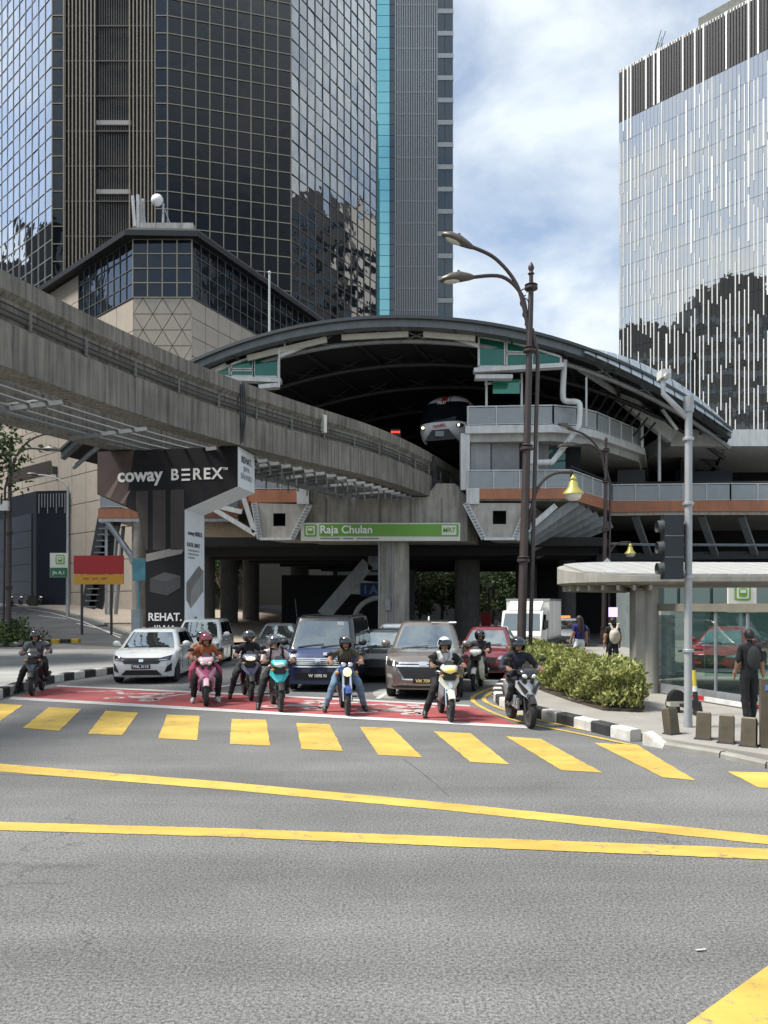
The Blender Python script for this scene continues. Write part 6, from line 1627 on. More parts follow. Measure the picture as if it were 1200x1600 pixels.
    if hair:
        c0 = hd + Vector((0, .012, .03)); hr = MB(); rings = []
        for i in range(9):
            th = i / 8; ring = []
            for j in range(22):
                a = 2 * math.pi * j / 22; fr_n = max(0, -math.sin(a)) ** .7; phi = max(.03, th * rad(118 - 62 * fr_n))
                ring.append(c0 + Rh @ Vector((.098 * math.sin(phi) * math.cos(a), .112 * math.sin(phi) * math.sin(a), .118 * math.cos(phi))))
            rings.append(ring)
        hr.loft(rings, True, True)
        if long_hair:
            hr.loft([[c0 + Vector((x_, y_ + .03, z_)) for x_, y_ in [(.10 * w * math.cos(a), .055 * math.sin(a) + dy) for a in [2 * math.pi * j / 12 for j in range(12)]]] for z_, w, dy in ((.04, .9, .05), (-.08, 1.0, .07), (-.2, 1.05, .085), (-.34, .9, .09), (-.44, .5, .09))])
        hr.build('hair', hair, t, smooth=60)
    return t
POSES = []
def seated(l_down=True, r_down=True, lean=0., arms=1., wide=.34, reach=0.):
    """joints of a rider on a motorcycle; r is the rider's right = image left"""
    J = dict(pelvis=(0, .27, .81), waist=(0, .225, .94), chest=(0, .13, 1.09), collar=(0, .045, 1.235), neck=(0, .015, 1.295), head=(0, -.015, 1.395))
    for s, k, down in ((-1, 'r', r_down), (1, 'l', l_down)):
        J['sh_' + k] = (s * .20, .065, 1.20); J['el_' + k] = (s * .335, -.02, 1.02); J['wr_' + k] = (s * .305, -.235, 1.055)
        J['hf_' + k] = (s * .02, -.96, -.1); J['hd_' + k] = (0, -.2, -1)
        J['hip_' + k] = (s * .105, .22, .79)
        if down: J['kn_' + k] = (s * .25, -.10, .60); J['an_' + k] = (s * wide, -.02 + reach, .105); J['ft_' + k] = (s * (wide + .03), -.21 + reach, .03)
        else: J['kn_' + k] = (s * .19, -.17, .74); J['an_' + k] = (s * .225, .05, .405); J['ft_' + k] = (s * .235, -.14, .345)
    pr = random.Random(len(POSES) * 7 + 3); POSES.append(1); sw = pr.uniform(-.05, .05); hz = pr.uniform(-.025, .03); sl = pr.uniform(-.03, .03)
    for k, f_ in (('waist', .3), ('chest', .7), ('collar', 1), ('neck', 1.1), ('head', 1.25)):
        x_, y_, z_ = J[k]; J[k] = (x_ + sw * f_, y_ + sl * f_, z_ + hz * f_)
    for k, s in (('r', -1), ('l', 1)):
        x_, y_, z_ = J['sh_' + k]; J['sh_' + k] = (x_ + sw, y_ + sl, z_ + hz + s * pr.uniform(-.02, .02))
        x_, y_, z_ = J['el_' + k]; J['el_' + k] = (x_ + s * pr.uniform(-.05, .04), y_ + pr.uniform(-.03, .06), z_ + pr.uniform(-.06, .04))
        x_, y_, z_ = J['kn_' + k]; J['kn_' + k] = (x_ + s * pr.uniform(-.03, .05), y_ + pr.uniform(-.05, .04), z_ + pr.uniform(-.03, .03))
    J['curl'] = 1.15
    return J
def rider(bike, label, cols, J, helmet, turn=0., peak=False):
    J['peak'] = peak
    return person(label, bike.location.copy(), bike.rotation_euler.z, J, cols, 'riders waiting on motorcycles', helmet=helmet, head_turn=turn)
def C_(top, trousers, shoes=None, sleeve=None, **k): return dict(skin=M_SKIN, top=top, sleeve=sleeve or top, trousers=trousers, shin=trousers, shoes=shoes or mat('shoe_black', (.015, .014, .014), .5), **k)
def hel(n, c, metal=.1): return mat('helmet_' + n, c, .2, metal=metal, var=.1, coat=.8)
K_BLACK = cloth('black', (.012, .012, .014)); K_GREY = cloth('grey', (.10, .10, .115)); K_CHAR = cloth('charcoal', (.03, .031, .033)); K_WHITE = cloth('white', (.62, .61, .60)); K_OLIVE = cloth('olive', (.066, .058, .036)); K_JEAN = cloth('denim', (.13, .20, .28)); K_NAVY = cloth('navy', (.016, .017, .034)); K_ORANGE = cloth('orange', (.30, .09, .035)); K_PINK = cloth('pink', (.42, .07, .13)); K_ROSE = cloth('pale_rose', (.56, .45, .46))
SH_W = mat('shoe_white', (.5, .5, .5), .6)
bk = motorbike('motor_scooter', 'dark teal moped beside the striped kerb at far left', 50, 1087, 14, 'moped_dark', bikepaint('dark_teal', (.03, .055, .075)), bikepaint('slate', (.02, .022, .026)), M_HEADD)
rider(bk, 'rider in grey long sleeves with one foot by the striped kerb, far left', C_(K_GREY, K_BLACK), seated(False, True, wide=.46), hel('dark', (.03, .022, .026)))
bp_ = bk
b = MB(); b.bar((-.09, -.06, 1.27), (.12, .04, .9), .05, .012, up=(0, -1, 0)); b.build('bag_strap', K_BLACK, [o for o in COL.objects if o.get('label', '').startswith('rider in grey long')][0])
bk = motorbike('motor_scooter', 'pink and white scooter with a single front apron, beside the white hatchback', 322, 1103, 14, 'scooter', bikepaint('pink', (.52, .07, .20)), bikepaint('pale_pink', (.58, .40, .46)), mat('lamp_warm', (.7, .6, .42), .2))
rider(bk, 'rider in orange top on the pink scooter', C_(K_ORANGE, K_BLACK, SH_W), seated(True, True, wide=.27), hel('maroon', (.20, .03, .045)), rad(18), peak=True)
Jp = seated(False, False); 
for k_ in list(Jp):
    if isinstance(Jp[k_], tuple) and not k_.startswith('h'): Jp[k_] = (Jp[k_][0] * 1.15 - .05, Jp[k_][1] + .30, Jp[k_][2] + .03)
Jp['hip_r'] = (-.16, .52, .86); Jp['hip_l'] = (.10, .52, .86); Jp['head'] = (-.07, .30, 1.44)
for s_, k_ in ((-1, 'r'), (1, 'l')):
    Jp['kn_' + k_] = (s_ * .30, .20, .72); Jp['an_' + k_] = (s_ * .30, .32, .40); Jp['ft_' + k_] = (s_ * .31, .14, .34); Jp['el_' + k_] = (s_ * .28, .28, 1.02); Jp['wr_' + k_] = (s_ * .18, .14, .95); Jp['hf_' + k_] = (-s_ * .4, -.8, -.1)
person('pillion passenger in pink trousers behind the orange-topped rider', bk.location.copy(), bk.rotation_euler.z, Jp, C_(cloth('beige', (.40, .26, .17)), K_PINK), 'riders waiting on motorcycles', helmet=hel('grey_old', (.12, .11, .12)))
bk = motorbike('underbone_motorcycle', 'purple and navy moped with twin white headlamp', 392, 1095, 17, 'moped_dark', bikepaint('purple', (.045, .035, .12)), bikepaint('silver_blue', (.20, .21, .30)), mat('lamp_lit', (.9, .82, .6), .2, emit=.5))
rider(bk, 'rider in black jacket and charcoal trousers looking aside', C_(K_BLACK, K_CHAR), seated(False, True, wide=.40), hel('black_silver', (.08, .08, .085), .4), rad(45))
bk = motorbike('underbone_motorcycle', 'turquoise moped in front of the blue van', 438, 1112, 15, 'moped_dark', bikepaint('turquoise', (.015, .42, .46)), bikepaint('turquoise_lite', (.06, .52, .55)), mat('lamp_white', (.68, .70, .66), .2))
rd = rider(bk, 'rider in pale shirt with dark rucksack straps on the turquoise moped', C_(K_ROSE, K_BLACK), seated(False, True, wide=.40, reach=-.1), hel('silver', (.16, .16, .165), .5), rad(25))
for s_ in (-1, 1):
    b = MB(); b.tube(smoothpath([(s_ * .12, .14, 1.29), (s_ * .125, -.03, 1.26), (s_ * .13, -.03, 1.14), (s_ * .15, .05, .97), (s_ * .16, .2, .92)], 3), .024, 6); b.build('rucksack_strap', K_BLACK, rd)
b = MB(); b.ell((0, .31, 1.08), (.17, .11, .22), 12, 8); b.build('rucksack', K_BLACK, rd, smooth=60)
bk = motorbike('naked_motorcycle', 'blue street motorcycle with lit round headlamp', 543, 1118, 8, 'naked', bikepaint('blue', (.015, .05, .20)), bikepaint('blue', (.015, .05, .20)), mat('lamp_lit_yellow', (.95, .80, .45), .2, emit=.6))
rider(bk, 'rider in olive T-shirt and blue jeans with both feet down', C_(K_OLIVE, K_JEAN, short=True, long=False), seated(True, True, wide=.40), hel('grey_gloss', (.14, .145, .15), .5))
bk = motorbike('underbone_motorcycle', 'white moped with yellow headlamp cowl in front of the bronze minivan', 704, 1128, 4, 'moped', bikepaint('white_silver', (.50, .53, .56)), bikepaint('cream', (.62, .60, .50)), mat('lamp_yellow', (.75, .55, .12), .2, emit=.2))
J = seated(False, True, wide=.40)
rd = rider(bk, 'rider in white shirt with black sleeves on the white moped', C_(K_WHITE, K_BLACK, sleeve=K_BLACK), J, hel('white', (.66, .66, .66)), 0)
b = MB(); b.loft([[(x_ * 1.02, y_, z_) for x_, y_, z_ in ring] for ring in [[(.24, -.04, 1.13), (.0, -.08, 1.02), (-.24, -.04, 1.13), (-.25, .0, 1.13), (0, -.05, 1.02), (.25, .0, 1.13)], [(.24, .0, .94), (.0, -.06, .88), (-.24, .0, .94), (-.25, .04, .94), (0, -.02, .88), (.25, .04, .94)]]]); b.build('reversed_jacket', K_BLACK, rd, smooth=60)
for s_ in (-1, 1):
    b = MB(); b.tube([(s_ * .07, -.04, 1.27), (s_ * .05, -.07, 1.18), (0, -.085, 1.06)], .006, 5); b.build('lanyard', mat('lanyard_blue', (.06, .10, .20), .6), rd)
bk = motorbike('step_through_motorcycle', 'old white step-through motorcycle by the maroon car', 741, 1080, -15, 'cub', bikepaint('old_white', (.58, .58, .52)), bikepaint('old_white', (.58, .58, .52)), mat('lamp_white2', (.75, .75, .72), .2))
rider(bk, 'rider in dark plaid shirt further back by the maroon car', C_(cloth('plaid', (.045, .04, .05)), K_BLACK), seated(False, False), hel('dark2', (.05, .05, .055), .3))
bk = motorbike('motor_scooter', 'silver white scooter nearest the hedge', 828, 1138, 6, 'scooter', bikepaint('silver_white', (.46, .47, .48), .4), bikepaint('black_gloss', (.015, .015, .017)), mat('lamp_white3', (.72, .75, .78), .15))
rider(bk, 'rider in dark navy jacket on the scooter nearest the hedge', C_(K_NAVY, K_BLACK), seated(False, False), hel('black', (.018, .018, .02)), rad(4))
# pedestrians, seen from behind
def standing(stride=.0, arm=.12):
    J = dict(pelvis=(0, 0, .93), waist=(0, 0, 1.07), chest=(0, .01, 1.26), collar=(0, .015, 1.40), neck=(0, .01, 1.46), head=(0, -.01, 1.565), curl=.45)
    for s, k in ((-1, 'r'), (1, 'l')):
        J['sh_' + k] = (s * .165, .015, 1.37); J['el_' + k] = (s * .22, .03 + s * stride * .2, 1.12); J['wr_' + k] = (s * (.23 + arm * .2), -.03 - s * stride * .3, .90); J['hd_' + k] = (-s, 0, 0)
        J['hip_' + k] = (s * .09, 0, .88); J['kn_' + k] = (s * .095, -.03 + s * stride * .5, .49); J['an_' + k] = (s * .095, .02 + s * stride, .09); J['ft_' + k] = (s * .105, -.15 + s * stride, .035)
    return J
GP = 'pedestrians on the pavement'
g_ = G(1171, 1131, .12)
pd = person('person in black with a dark rucksack walking away, far right', (g_.x, g_.y, .12), rad(168), standing(.14), C_(K_BLACK, K_BLACK, short=False, long=False), GP, hair=M_HAIR, scale=.97); pd.scale = (.86, .88, .97)
b = MB(); b.ell((-.04, .18, 1.20), (.135, .09, .21), 12, 10); b.build('rucksack', K_CHAR, pd, smooth=60)
pd = person('long-haired woman in blue shirt and white trousers beyond the hedge', (X(905, 24.5), 24.5, .12), rad(190), standing(.1), C_(cloth('royal_blue', (.014, .016, .12)), cloth('white_denim', (.62, .66, .68)), short=True, long=False), GP, hair=mat('hair_brown', (.022, .012, .009), .5), long_hair=True, scale=1.02)
pd = person('person in black carrying a pale rucksack beyond the hedge', (X(957, 23.6), 23.6, .12), rad(182), standing(-.1), C_(K_BLACK, K_BLACK, short=True, long=False), GP, hair=M_HAIR, scale=.99)
b = MB(); K_CRM = cloth('cream', (.50, .46, .38)); b.ell((0, .21, 1.14), (.17, .11, .24), 14, 10); b.build('rucksack', K_CRM, pd, smooth=60)
b = MB(); b.ell((0, .27, 1.20), (.11, .06, .12), 12, 8); b.build('rucksack_flap', K_CRM, pd, smooth=60)
for s_ in (-1, 1):
    b = MB(); b.tube([(s_ * .06, .22, 1.34), (s_ * .12, .16, 1.50)], [.04, .028], 8); b.ell((s_ * .13, .16, 1.51), (.055, .03, .03), 8, 6); b.build('rucksack_ear', K_CRM, pd, smooth=60)
# ================================================================ STREET FURNITURE
def lamp_head(t, c, d, yaw=0.):
    """cobra head: shell, lens, photocell; d is the outward unit direction"""
    c = Vector(c); d = Vector(d).normalized(); sd_ = Vector((-d.y, d.x, 0)).normalized(); up = Vector((0, 0, 1)); rings = []
    for u, w, h, lo in ((-.48, .06, .06, .06), (-.36, .10, .12, .08), (-.1, .19, .20, .08), (.2, .21, .18, .07), (.42, .13, .10, .05), (.5, .03, .03, .02)):
        rings.append([c + d * u + sd_ * (w * math.cos(a)) + up * ((h if math.sin(a) > 0 else lo) * math.sin(a)) for a in [2 * math.pi * k / 14 for k in range(14)]])
    b = MB(); b.loft(rings); h_ = b.build('lamp_head', mat('lamp_head_bronze', (.11, .095, .08), .4, metal=.3), t, smooth=50, world=True)
    b = MB(); b.loft([[c + d * (.14 + .26 * k * math.cos(a)) + sd_ * (.14 * k * math.sin(a)) + up * z_ for a in [2 * math.pi * q / 12 for q in range(12)]] for k, z_ in ((1, -.04), (.85, -.085), (.3, -.10))]); b.build('lens', M_LENS, h_, smooth=50)
    b = MB(); b.tube([c + up * .12 - d * .05, c + up * .24 - d * .05], .035, 8); b.build('photocell', M_DARK, h_)
def street_lamp(label, base, H=11.9, arm=-1, lean=.33, thick=1., double=True, lantern=None, k=1., group='tall street lamps'):
    t = thing('street_lamp', label, 'street lamp', base, 0, group); B = Vector(base)
    def q(x_, z_): return B + Vector((-arm * x_ * k + lean * z_ / 11.9, 0, z_ * H / 11.9))
    b = MB(); b.tube([q(0, 0), q(0, .6), q(0, 1.0), q(0, 5), q(0, 11.2)], [.20 * thick, .20 * thick, .13 * thick, .12 * thick, .075 * thick], 10); b.build('post', M_POST, t, smooth=40, world=True)
    b = MB(); b.tube([q(.26 * thick, 0), q(.25 * thick, 9.2), q(.06, 10.0)], .06 * thick, 8); b.build('side_post', M_POST, t, smooth=40, world=True)
    for z_ in (.95, 3.4, 6.6, 9.4, 11.2):
        b = MB(); b.lathe([(.11 * thick, -.1), (.19 * thick, -.06), (.19 * thick, 0), (.14 * thick, .03), (.19 * thick, .06), (.11 * thick, .1)], q(.0, z_), 12); b.build('collar', M_POST, t, smooth=40, world=True)
    b = MB(); b.lathe([(.06, 0), (.06, .35), (.10, .38), (.05, .45), (.095, .55), (.05, .66), (.01, .72)], q(0, 11.2), 10); b.build('finial', M_POST, t, smooth=50, world=True)
    for pts in ([(-.02, 9.6), (-.12, 10.3), (-.42, 11.28), (-1.05, 12.02), (-1.75, 12.36)], [(-.02, 9.6), (-.1, 10.3), (-.28, 11.0), (-.85, 11.5), (-1.72, 11.48)])[:2 if double else 1]:
        pth = smoothpath([q(*p) for p in pts], 6); b = MB(); b.tube(pth, [.055 * thick] * len(pth), 8); b.build('arm', M_POST, t, smooth=50, world=True)
        e = pth[-1]; dd = (pth[-1] - pth[-4]).normalized(); lamp_head(t, e + dd * .42, dd)
    if double:
        b = MB()
        for cx, cz, r in ((-.18, 10.75, .13), (-.13, 10.42, .10), (-.2, 11.05, .1), (-.08, 10.15, .07)):
            b.tube([q(cx + r * math.cos(a) * .9, cz + r * math.sin(a)) for a in [2 * math.pi * i / 12 * .85 for i in range(13)]], .018, 5)
        b.build('scroll_ornament', M_POST, t, world=True)
    if lantern:
        side, z0 = lantern; pts = smoothpath([q(side * .12, z0 - 1.5), q(side * .22, z0 - .7), q(side * .45, z0 - .15), q(side * .85, z0 + .12), q(side * 1.35, z0 + .14)], 5)
        b = MB(); b.tube(pts, .045, 8); b.build('lantern_arm', M_POST, t, smooth=50, world=True)
        c = pts[-1]; b = MB(); b.lathe([(.03, -.05), (.06, -.12), (.11, -.18), (.09, -.24), (.13, -.30), (.15, -.42), (.29, -.58), (.30, -.63), (.2, -.63)], c, 16); ln = b.build('lantern_shade', mat('lantern_yellow', (.46, .40, .10), .4, metal=.2), t, smooth=40, world=True)
        b = MB(); b.lathe([(.25, -.63), (.22, -.74), (.12, -.80), (.02, -.81)], c, 14); b.build('lantern_glass', M_LENS, ln, smooth=50)
        b = MB(); b.tube([c, c + Vector((0, 0, -.08))], .02, 6); b.build('lantern_hook', M_POST, ln)
    return t
street_lamp('tall brown double-arm street lamp with yellow lantern rising from the hedge', (X(813, 22), 22, .1), lantern=(1, 5.75))
street_lamp('brown double-arm street lamp behind the bus shelter', (X(943, 41), 41, .1), 11.0, thick=1.0, lean=.15, lantern=(1, 5.75))
p = Vector((X(13, 40), 40, .08))
street_lamp('dark double-arm street lamp by the bush at the left edge', (p.x, p.y, p.z), 10.6, arm=1, lean=.1, lantern=None)
b = MB(); b.box((p.x - .30, p.y - .3, p.z + 7.0), (p.x + .12, p.y - .12, p.z + 7.5))
b.build('control_box', M_WHITE, None); o = bpy.data.objects['control_box']; tag(o, 'pale control box strapped to the left street lamp', 'control box')
p = Vector((X(106, 62), 62, terr(X(106, 62), 62)))
sl = thing('slim_street_lamp', 'slim grey single-arm street lamp beside the tan podium', 'street lamp', p)
b = MB(); b.tube([p, p + Vector((0, 0, 5)), p + Vector((0, 0, 10.7))], [.16, .12, .09], 10); b.build('post', M_STEEL, sl, smooth=40, world=True)
b = MB(); pth = smoothpath([p + Vector((0, 0, 10.4)), p + Vector((-.5, 0, 11.0)), p + Vector((-1.5, 0, 11.4)), p + Vector((-2.6, 0, 11.5))], 4); b.tube(pth, .05, 8); b.build('arm', M_STEEL, sl, smooth=40, world=True)
lamp_head(sl, pth[-1] + Vector((-.3, 0, 0)), (-1, 0, 0))
# station direction sign on it
ms = thing('station_direction_sign', 'small white and green station direction sign on the slim lamp', 'sign', (X(92, p.y - .4), p.y - .4, Z(902, p.y)))
ys = p.y - .4
b = MB(); b.box((X(78, ys), ys, Z(902, ys)), (X(106, ys), ys + .06, Z(864, ys))); b.build('board', M_SWHITE, ms, world=True)
b = MB(); b.box((X(78.5, ys), ys - .02, Z(901.5, ys)), (X(105.5, ys), ys - .005, Z(887, ys))); b.build('green_field', mat('dark_sign_green', (.015, .13, .06), .5), ms, world=True)
train_icon(ms, Vector((X(94, ys), ys - .012, Z(874, ys))), .72); text('sign_lettering', 'Jln A.1', .38, Mtx(92, 895, ys, -.03), M_LETW, ms)
# red and yellow board on two posts
q = Vector((X(154, 46), 46, terr(X(154, 46), 46))); rb = thing('notice_board', 'red and yellow notice board on two thin posts', 'sign', q)
yb = q.y
b = MB(); b.box((X(115, yb), yb, Z(897, yb)), (X(193, yb), yb + .08, Z(868, yb))); b.build('red_panel', mat('board_red', (.33, .012, .014), .5, var=.06), rb, world=True)
b = MB(); b.box((X(115, yb), yb - .005, Z(913, yb)), (X(193, yb), yb + .08, Z(897.6, yb))); b.build('yellow_panel', mat('board_yellow', (.52, .26, .02), .5, var=.06), rb, world=True)
for px_ in (128, 174):
    zg = terr(X(px_, yb), yb); b = MB(); b.bar((X(px_, yb + .12), yb + .12, zg), (X(px_, yb + .12), yb + .12, Z(870, yb)), .12, .12); b.build('post', M_DARK, rb, world=True)
b = MB()
for i, w in enumerate((9, 14, 18)): b.box((X(130 + i * 14, yb), yb - .015, Z(905, yb)), (X(130 + i * 14 + 9, yb), yb - .006, Z(902.5, yb)))
b.build('small_print', mat('board_print', (.30, .10, .02), .6), rb, world=True)
# concrete column and stair under the left wing
wl_ = thing('footbridge_support', 'round concrete column with raking struts under the left footbridge', 'column', (X(217, 50.5), 50.5, terr(X(217, 50), 50)))
b = MB(); b.tube([(X(217, 50.5), 50.5, 0), (X(217, 50.5), 50.5, 7.7)], .45, 16); b.build('column', M_CONC, wl_, smooth=40, world=True)
for a_, c_ in (((165, 812), (205, 868)), ((205, 868), (208, 880)), ((214, 812), (230, 835))):
    b = MB(); b.tube([P(*a_, 50.3), P(*c_, 50.3)], .2, 8); b.build('raking_strut', M_STEEL, wl_, world=True)
stl = thing('footbridge_stair', 'steep dark stair leading up to the left footbridge', 'stairs', (X(165, 52), 52, terr(X(165, 52), 52)))
for dx in (0, 12):
    b = MB(); b.bar(P(138 + dx, 950, 53), P(168 + dx * 1.4, 785, 53), .25, .9); b.build('stringer', M_DARK, stl, world=True)
for i in range(18):
    c_ = P(146, 948, 53).lerp(P(176, 790, 53), i / 17); b = MB(); b.cbox(c_, (.8, 1.4, .08)); b.build('tread', M_GREYP, stl, world=True)
for px_ in (166, 172, 181):
    b = MB(); b.bar(P(px_, 960, 51), P(px_ + 12 * (px_ != 166), 822, 51.4), .18, .18); b.build('post', M_STEEL, stl, world=True)
b = MB(); b.box((X(205, 34), 34, 0), (X(218, 34), 34.4, 2.0)); tag(b.build('utility_cabinet', mat('cabinet_grey', (.28, .33, .36), .6, streak=.3)), 'slim grey utility cabinet left of the advertising pier', 'cabinet')
b = MB(); b.box((X(207, 38), 38, 3.4), (X(227, 38), 38.05, 4.5)); b.box((X(216, 38) - .05, 38.05, 0.0), (X(216, 38) + .05, 38.12, 4.3)); tag(b.build('blue_sign', mat('sign_bluegreen', (.06, .20, .26), .5, var=.3, scale=2)), 'small blue green sign left of the advertising pier', 'sign')
# flagpole, lightning rod, small signs under the station
b = MB(); b.tube([(X(421, 62), 62, 8), (X(421, 62), 62, Z(427, 62))], [.13, .08], 8); b.ell((X(421, 62), 62, Z(426, 62)), .14, 8, 6); tag(b.build('flagpole', mat('pole_white', (.5, .52, .5), .5), smooth=40), 'thin pale flagpole in front of the podium right wing', 'flagpole')
b = MB(); b.tube([(X(1079, 47), 47, 12.2), (X(1079, 47), 47, Z(550, 47))], [.05, .03], 6); tag(b.build('lightning_rod', M_STEEL), 'thin rod standing on the right eave of the station', 'rod')
ds = thing('diamond_sign', 'white diamond sign seen from behind on the lamp by the shelter', 'sign', (X(948, 40.5), 40.5, 3.4))
b = MB(); c_ = P(949, 896, 40.5); h = .82; b.prism([c_ + Vector((-h, 0, 0)), c_ + Vector((0, 0, -h)), c_ + Vector((h, 0, 0)), c_ + Vector((0, 0, h))], (0, .04, 0)); b.build('plate', mat('sign_back', (.50, .53, .54), .5), ds, world=True)
b = MB(); b.bar(c_ + Vector((0, .06, -.7)), c_ + Vector((0, .06, .7)), .08, .06); b.build('bracket', M_STEEL, ds, world=True)
rs = thing('red_sign', 'small red sign on a pole under the station', 'sign', (X(759, 60), 60, 0))
b = MB(); b.box((X(752, 60), 60, Z(978, 60)), (X(767, 60), 60.06, Z(957, 60))); b.build('plate', mat('sign_red', (.45, .012, .02), .5), rs, world=True)
b = MB(); b.tube([(X(764, 60.1), 60.1, 0), (X(764, 60.1), 60.1, Z(918, 60))], .06, 6); b.build('pole', M_DARK, rs, world=True)
b = MB(); b.ell((X(764, 60.1), 60.1, Z(914, 60)), .26, 10, 8); b.build('globe', mat('globe_white', (.75, .75, .7), .4), rs, world=True, smooth=60)
b = MB(); b.box((X(632, 66), 66, 0), (X(648, 66), 66.3, Z(880, 66))); b.build('advert_column', mat('pale_column', (.22, .24, .27), .6)); tag(bpy.data.objects['advert_column'], 'pale slim panel standing behind the station pier', 'panel')
# ---- traffic light on the grey pole
pb = G(1075, 1136, .12)
tp_ = thing('signal_pole', 'grey steel pole with camera arm on the pavement, right', 'pole', pb)
b = MB(); b.tube([pb, pb + Vector((0, 0, .3)), pb + Vector((.01, 0, 5.35)), pb + Vector((.01, 0, 5.36)), pb + Vector((.01, 0, 5.62))], [.075, .066, .06, .085, .085], 14); b.build('post', mat('pole_grey', (.36, .375, .385), .5, metal=.3, var=.12, streak=.3), tp_, smooth=40, world=True)
b = MB(); pt = pb + Vector((0, 0, 5.25)); b.tube([pt, pt + Vector((-.18, 0, .18)), pt + Vector((-.42, 0, .42)), pt + Vector((-.42, 0, .66))], [.05, .05, .045, .045], 8); b.build('camera_arm', M_STEEL, tp_, smooth=40, world=True)
b = MB(); c_ = pt + Vector((-.41, 0, .74)); b.cbox(c_, (.16, .24, .14)); b.tube([c_ + Vector((0, -.1, -.05)), c_ + Vector((0, -.2, -.07))], .05, 8); b.build('camera', M_WHITE, tp_, world=True)
for z_ in (1.3, 2.55, 3.8, 4.9):
    b = MB(); b.lathe([(.078, -.03), (.092, -.02), (.092, .02), (.078, .03)], pb + Vector((.005, 0, z_)), 12); b.build('clamp', M_STEEL, tp_, world=True)
tl_ = thing('traffic_light', 'dark traffic light seen from behind on the grey pole', 'traffic light', pb + Vector((-.29, 0, 2.55)))
zc = Z(905, pb.y); zt_ = Z(806, pb.y); cx = X(1050, pb.y)
b = MB(); b.box((cx - .155, pb.y - .12, zc), (cx + .155, pb.y + .12, zt_)); b.build('housing', mat('signal_black', (.012, .017, .024), .35, var=.2), tl_, world=True)
for i in range(3):
    z_ = zc + (zt_ - zc) * (i + .5) / 3
    b = MB(); b.lathe([(.10, 0), (.10, .10)], (cx - .16, pb.y + .02, z_), 14, 'x', caps=False); b.v = [(cx - .155 - (x_ - cx + .16), y_, zz) if True else 0 for x_, y_, zz in b.v]; b.build('visor', mat('visor_grey', (.07, .08, .085), .5), tl_, world=True, smooth=40)
    b = MB(); b.lathe([(.01, -.012), (.11, -.008), (.12, 0)], (cx - .157, pb.y + .02, z_), 14, 'x'); b.build('lens', M_DARK, tl_, world=True)
    b = MB(); b.box((cx - .16, pb.y - .125, z_ + .185), (cx + .16, pb.y - .12, z_ + .195)); b.build('housing_seam', M_GREYP, tl_, world=True)
b = MB(); b.bar((cx + .15, pb.y, zt_ - .12), (pb.x - .05, pb.y, zt_ - .12), .05, .05); b.bar((cx + .15, pb.y, zc + .12), (pb.x - .05, pb.y, zc + .12), .05, .05); b.build('bracket', M_STEEL, tl_, world=True)
# ---- bollards
M_BOL = mat('bollard_metal', (.10, .085, .06), .5, metal=.35, var=.3, scale=6, streak=.5, grime=(.10, .08, .05))
def bollard(px_, py_, label, rot=0.):
    q = G(px_, py_, .12); t = thing('bollard', label, 'bollard', q, rad(rot), 'short metal bollards on the pavement')
    w, d, h = .105, .07, .43
    b = MB(); b.loft([[(-w, -d, 0), (w, -d, 0), (w, d, 0), (-w, d, 0)], [(-w + .008, -d + .05, h - .02), (w - .008, -d + .05, h - .02), (w - .008, d + .06, h - .05), (-w + .008, d + .06, h - .05)], [(-w + .025, -d + .065, h), (w - .025, -d + .065, h), (w - .025, d + .04, h - .02), (-w + .025, d + .04, h - .02)]]); b.build('body', M_BOL, t)
    b = MB(); b.box((-w - .02, -d - .02, -.005), (w + .02, d + .02, .02)); b.build('base_plate', M_DARK, t)
bollard(1050, 1147, 'rounded yellowish bollard just left of the grey pole', 30); bollard(1099, 1155, 'metal bollard just right of the grey pole', -32); bollard(1135, 1161, 'metal bollard second to the right of the grey pole', -34); bollard(1170, 1166, 'metal bollard third to the right of the grey pole', -36)
q = G(1196, 1167, .12); tb = thing('tall_bollard', 'tall brass coloured marker post at the right edge', 'bollard', q, rad(-20))
b = MB(); b.box((-.07, -.13, 0), (.30, .13, 1.0)); b.build('body', M_BOL, tb)
b = MB(); b.box((.05, -.137, .2), (.24, -.131, .72)); b.build('dark_panel', M_DARK, tb)
b = MB(); b.box((-.02, -.137, .84), (.10, -.131, .92)); b.build('blue_print', mat('print_blue', (.08, .16, .35), .5), tb)
# ---- electric kick scooter
q = G(1086, 1118, .12); es = thing('kick_scooter', 'black and yellow electric kick scooter parked behind the grey pole', 'kick scooter', q, rad(12))
for y_ in (-.05, .85):
    b = MB(); b.lathe([(.05, -.03), (.09, -.032), (.115, -.015), (.115, .015), (.09, .032), (.05, .03)], (0, y_, .115), 18, 'x'); b.build('wheel', M_RUBBER, es, smooth=50)
b = MB(); b.box((-.09, .08, .12), (.09, .78, .18)); b.build('deck', M_BLACK, es)
b = MB(); b.tube([(0, -.05, .15), (0, -.0, .45)], .045, 8); b.build('stem', M_BLACK, es, smooth=40)
b = MB(); b.tube([(0, .0, .45), (0, .01, .55)], .045, 8); b.build('white_band', M_WHITE, es, smooth=40)
b = MB(); b.tube([(0, .01, .55), (0, .04, .85)], .038, 8); b.build('yellow_stem', mat('scooter_yellow', (.55, .42, .03), .4), es, smooth=40)
b = MB(); b.tube([(0, .04, .85), (0, .09, 1.22)], .03, 8); b.build('upper_stem', M_BLACK, es, smooth=40)
b = MB(); b.tube([(-.26, .14, 1.20), (-.1, .09, 1.23), (.1, .09, 1.23), (.26, .14, 1.22)], .02, 8); b.build('handlebar', M_BLACK, es, smooth=40)
b = MB(); b.prism([(-.05, -.17, .1), (-.05, -.12, .26), (-.05, .02, .30), (-.05, .05, .2)], (.1, 0, 0)); b.build('front_guard', M_BLACK, es)
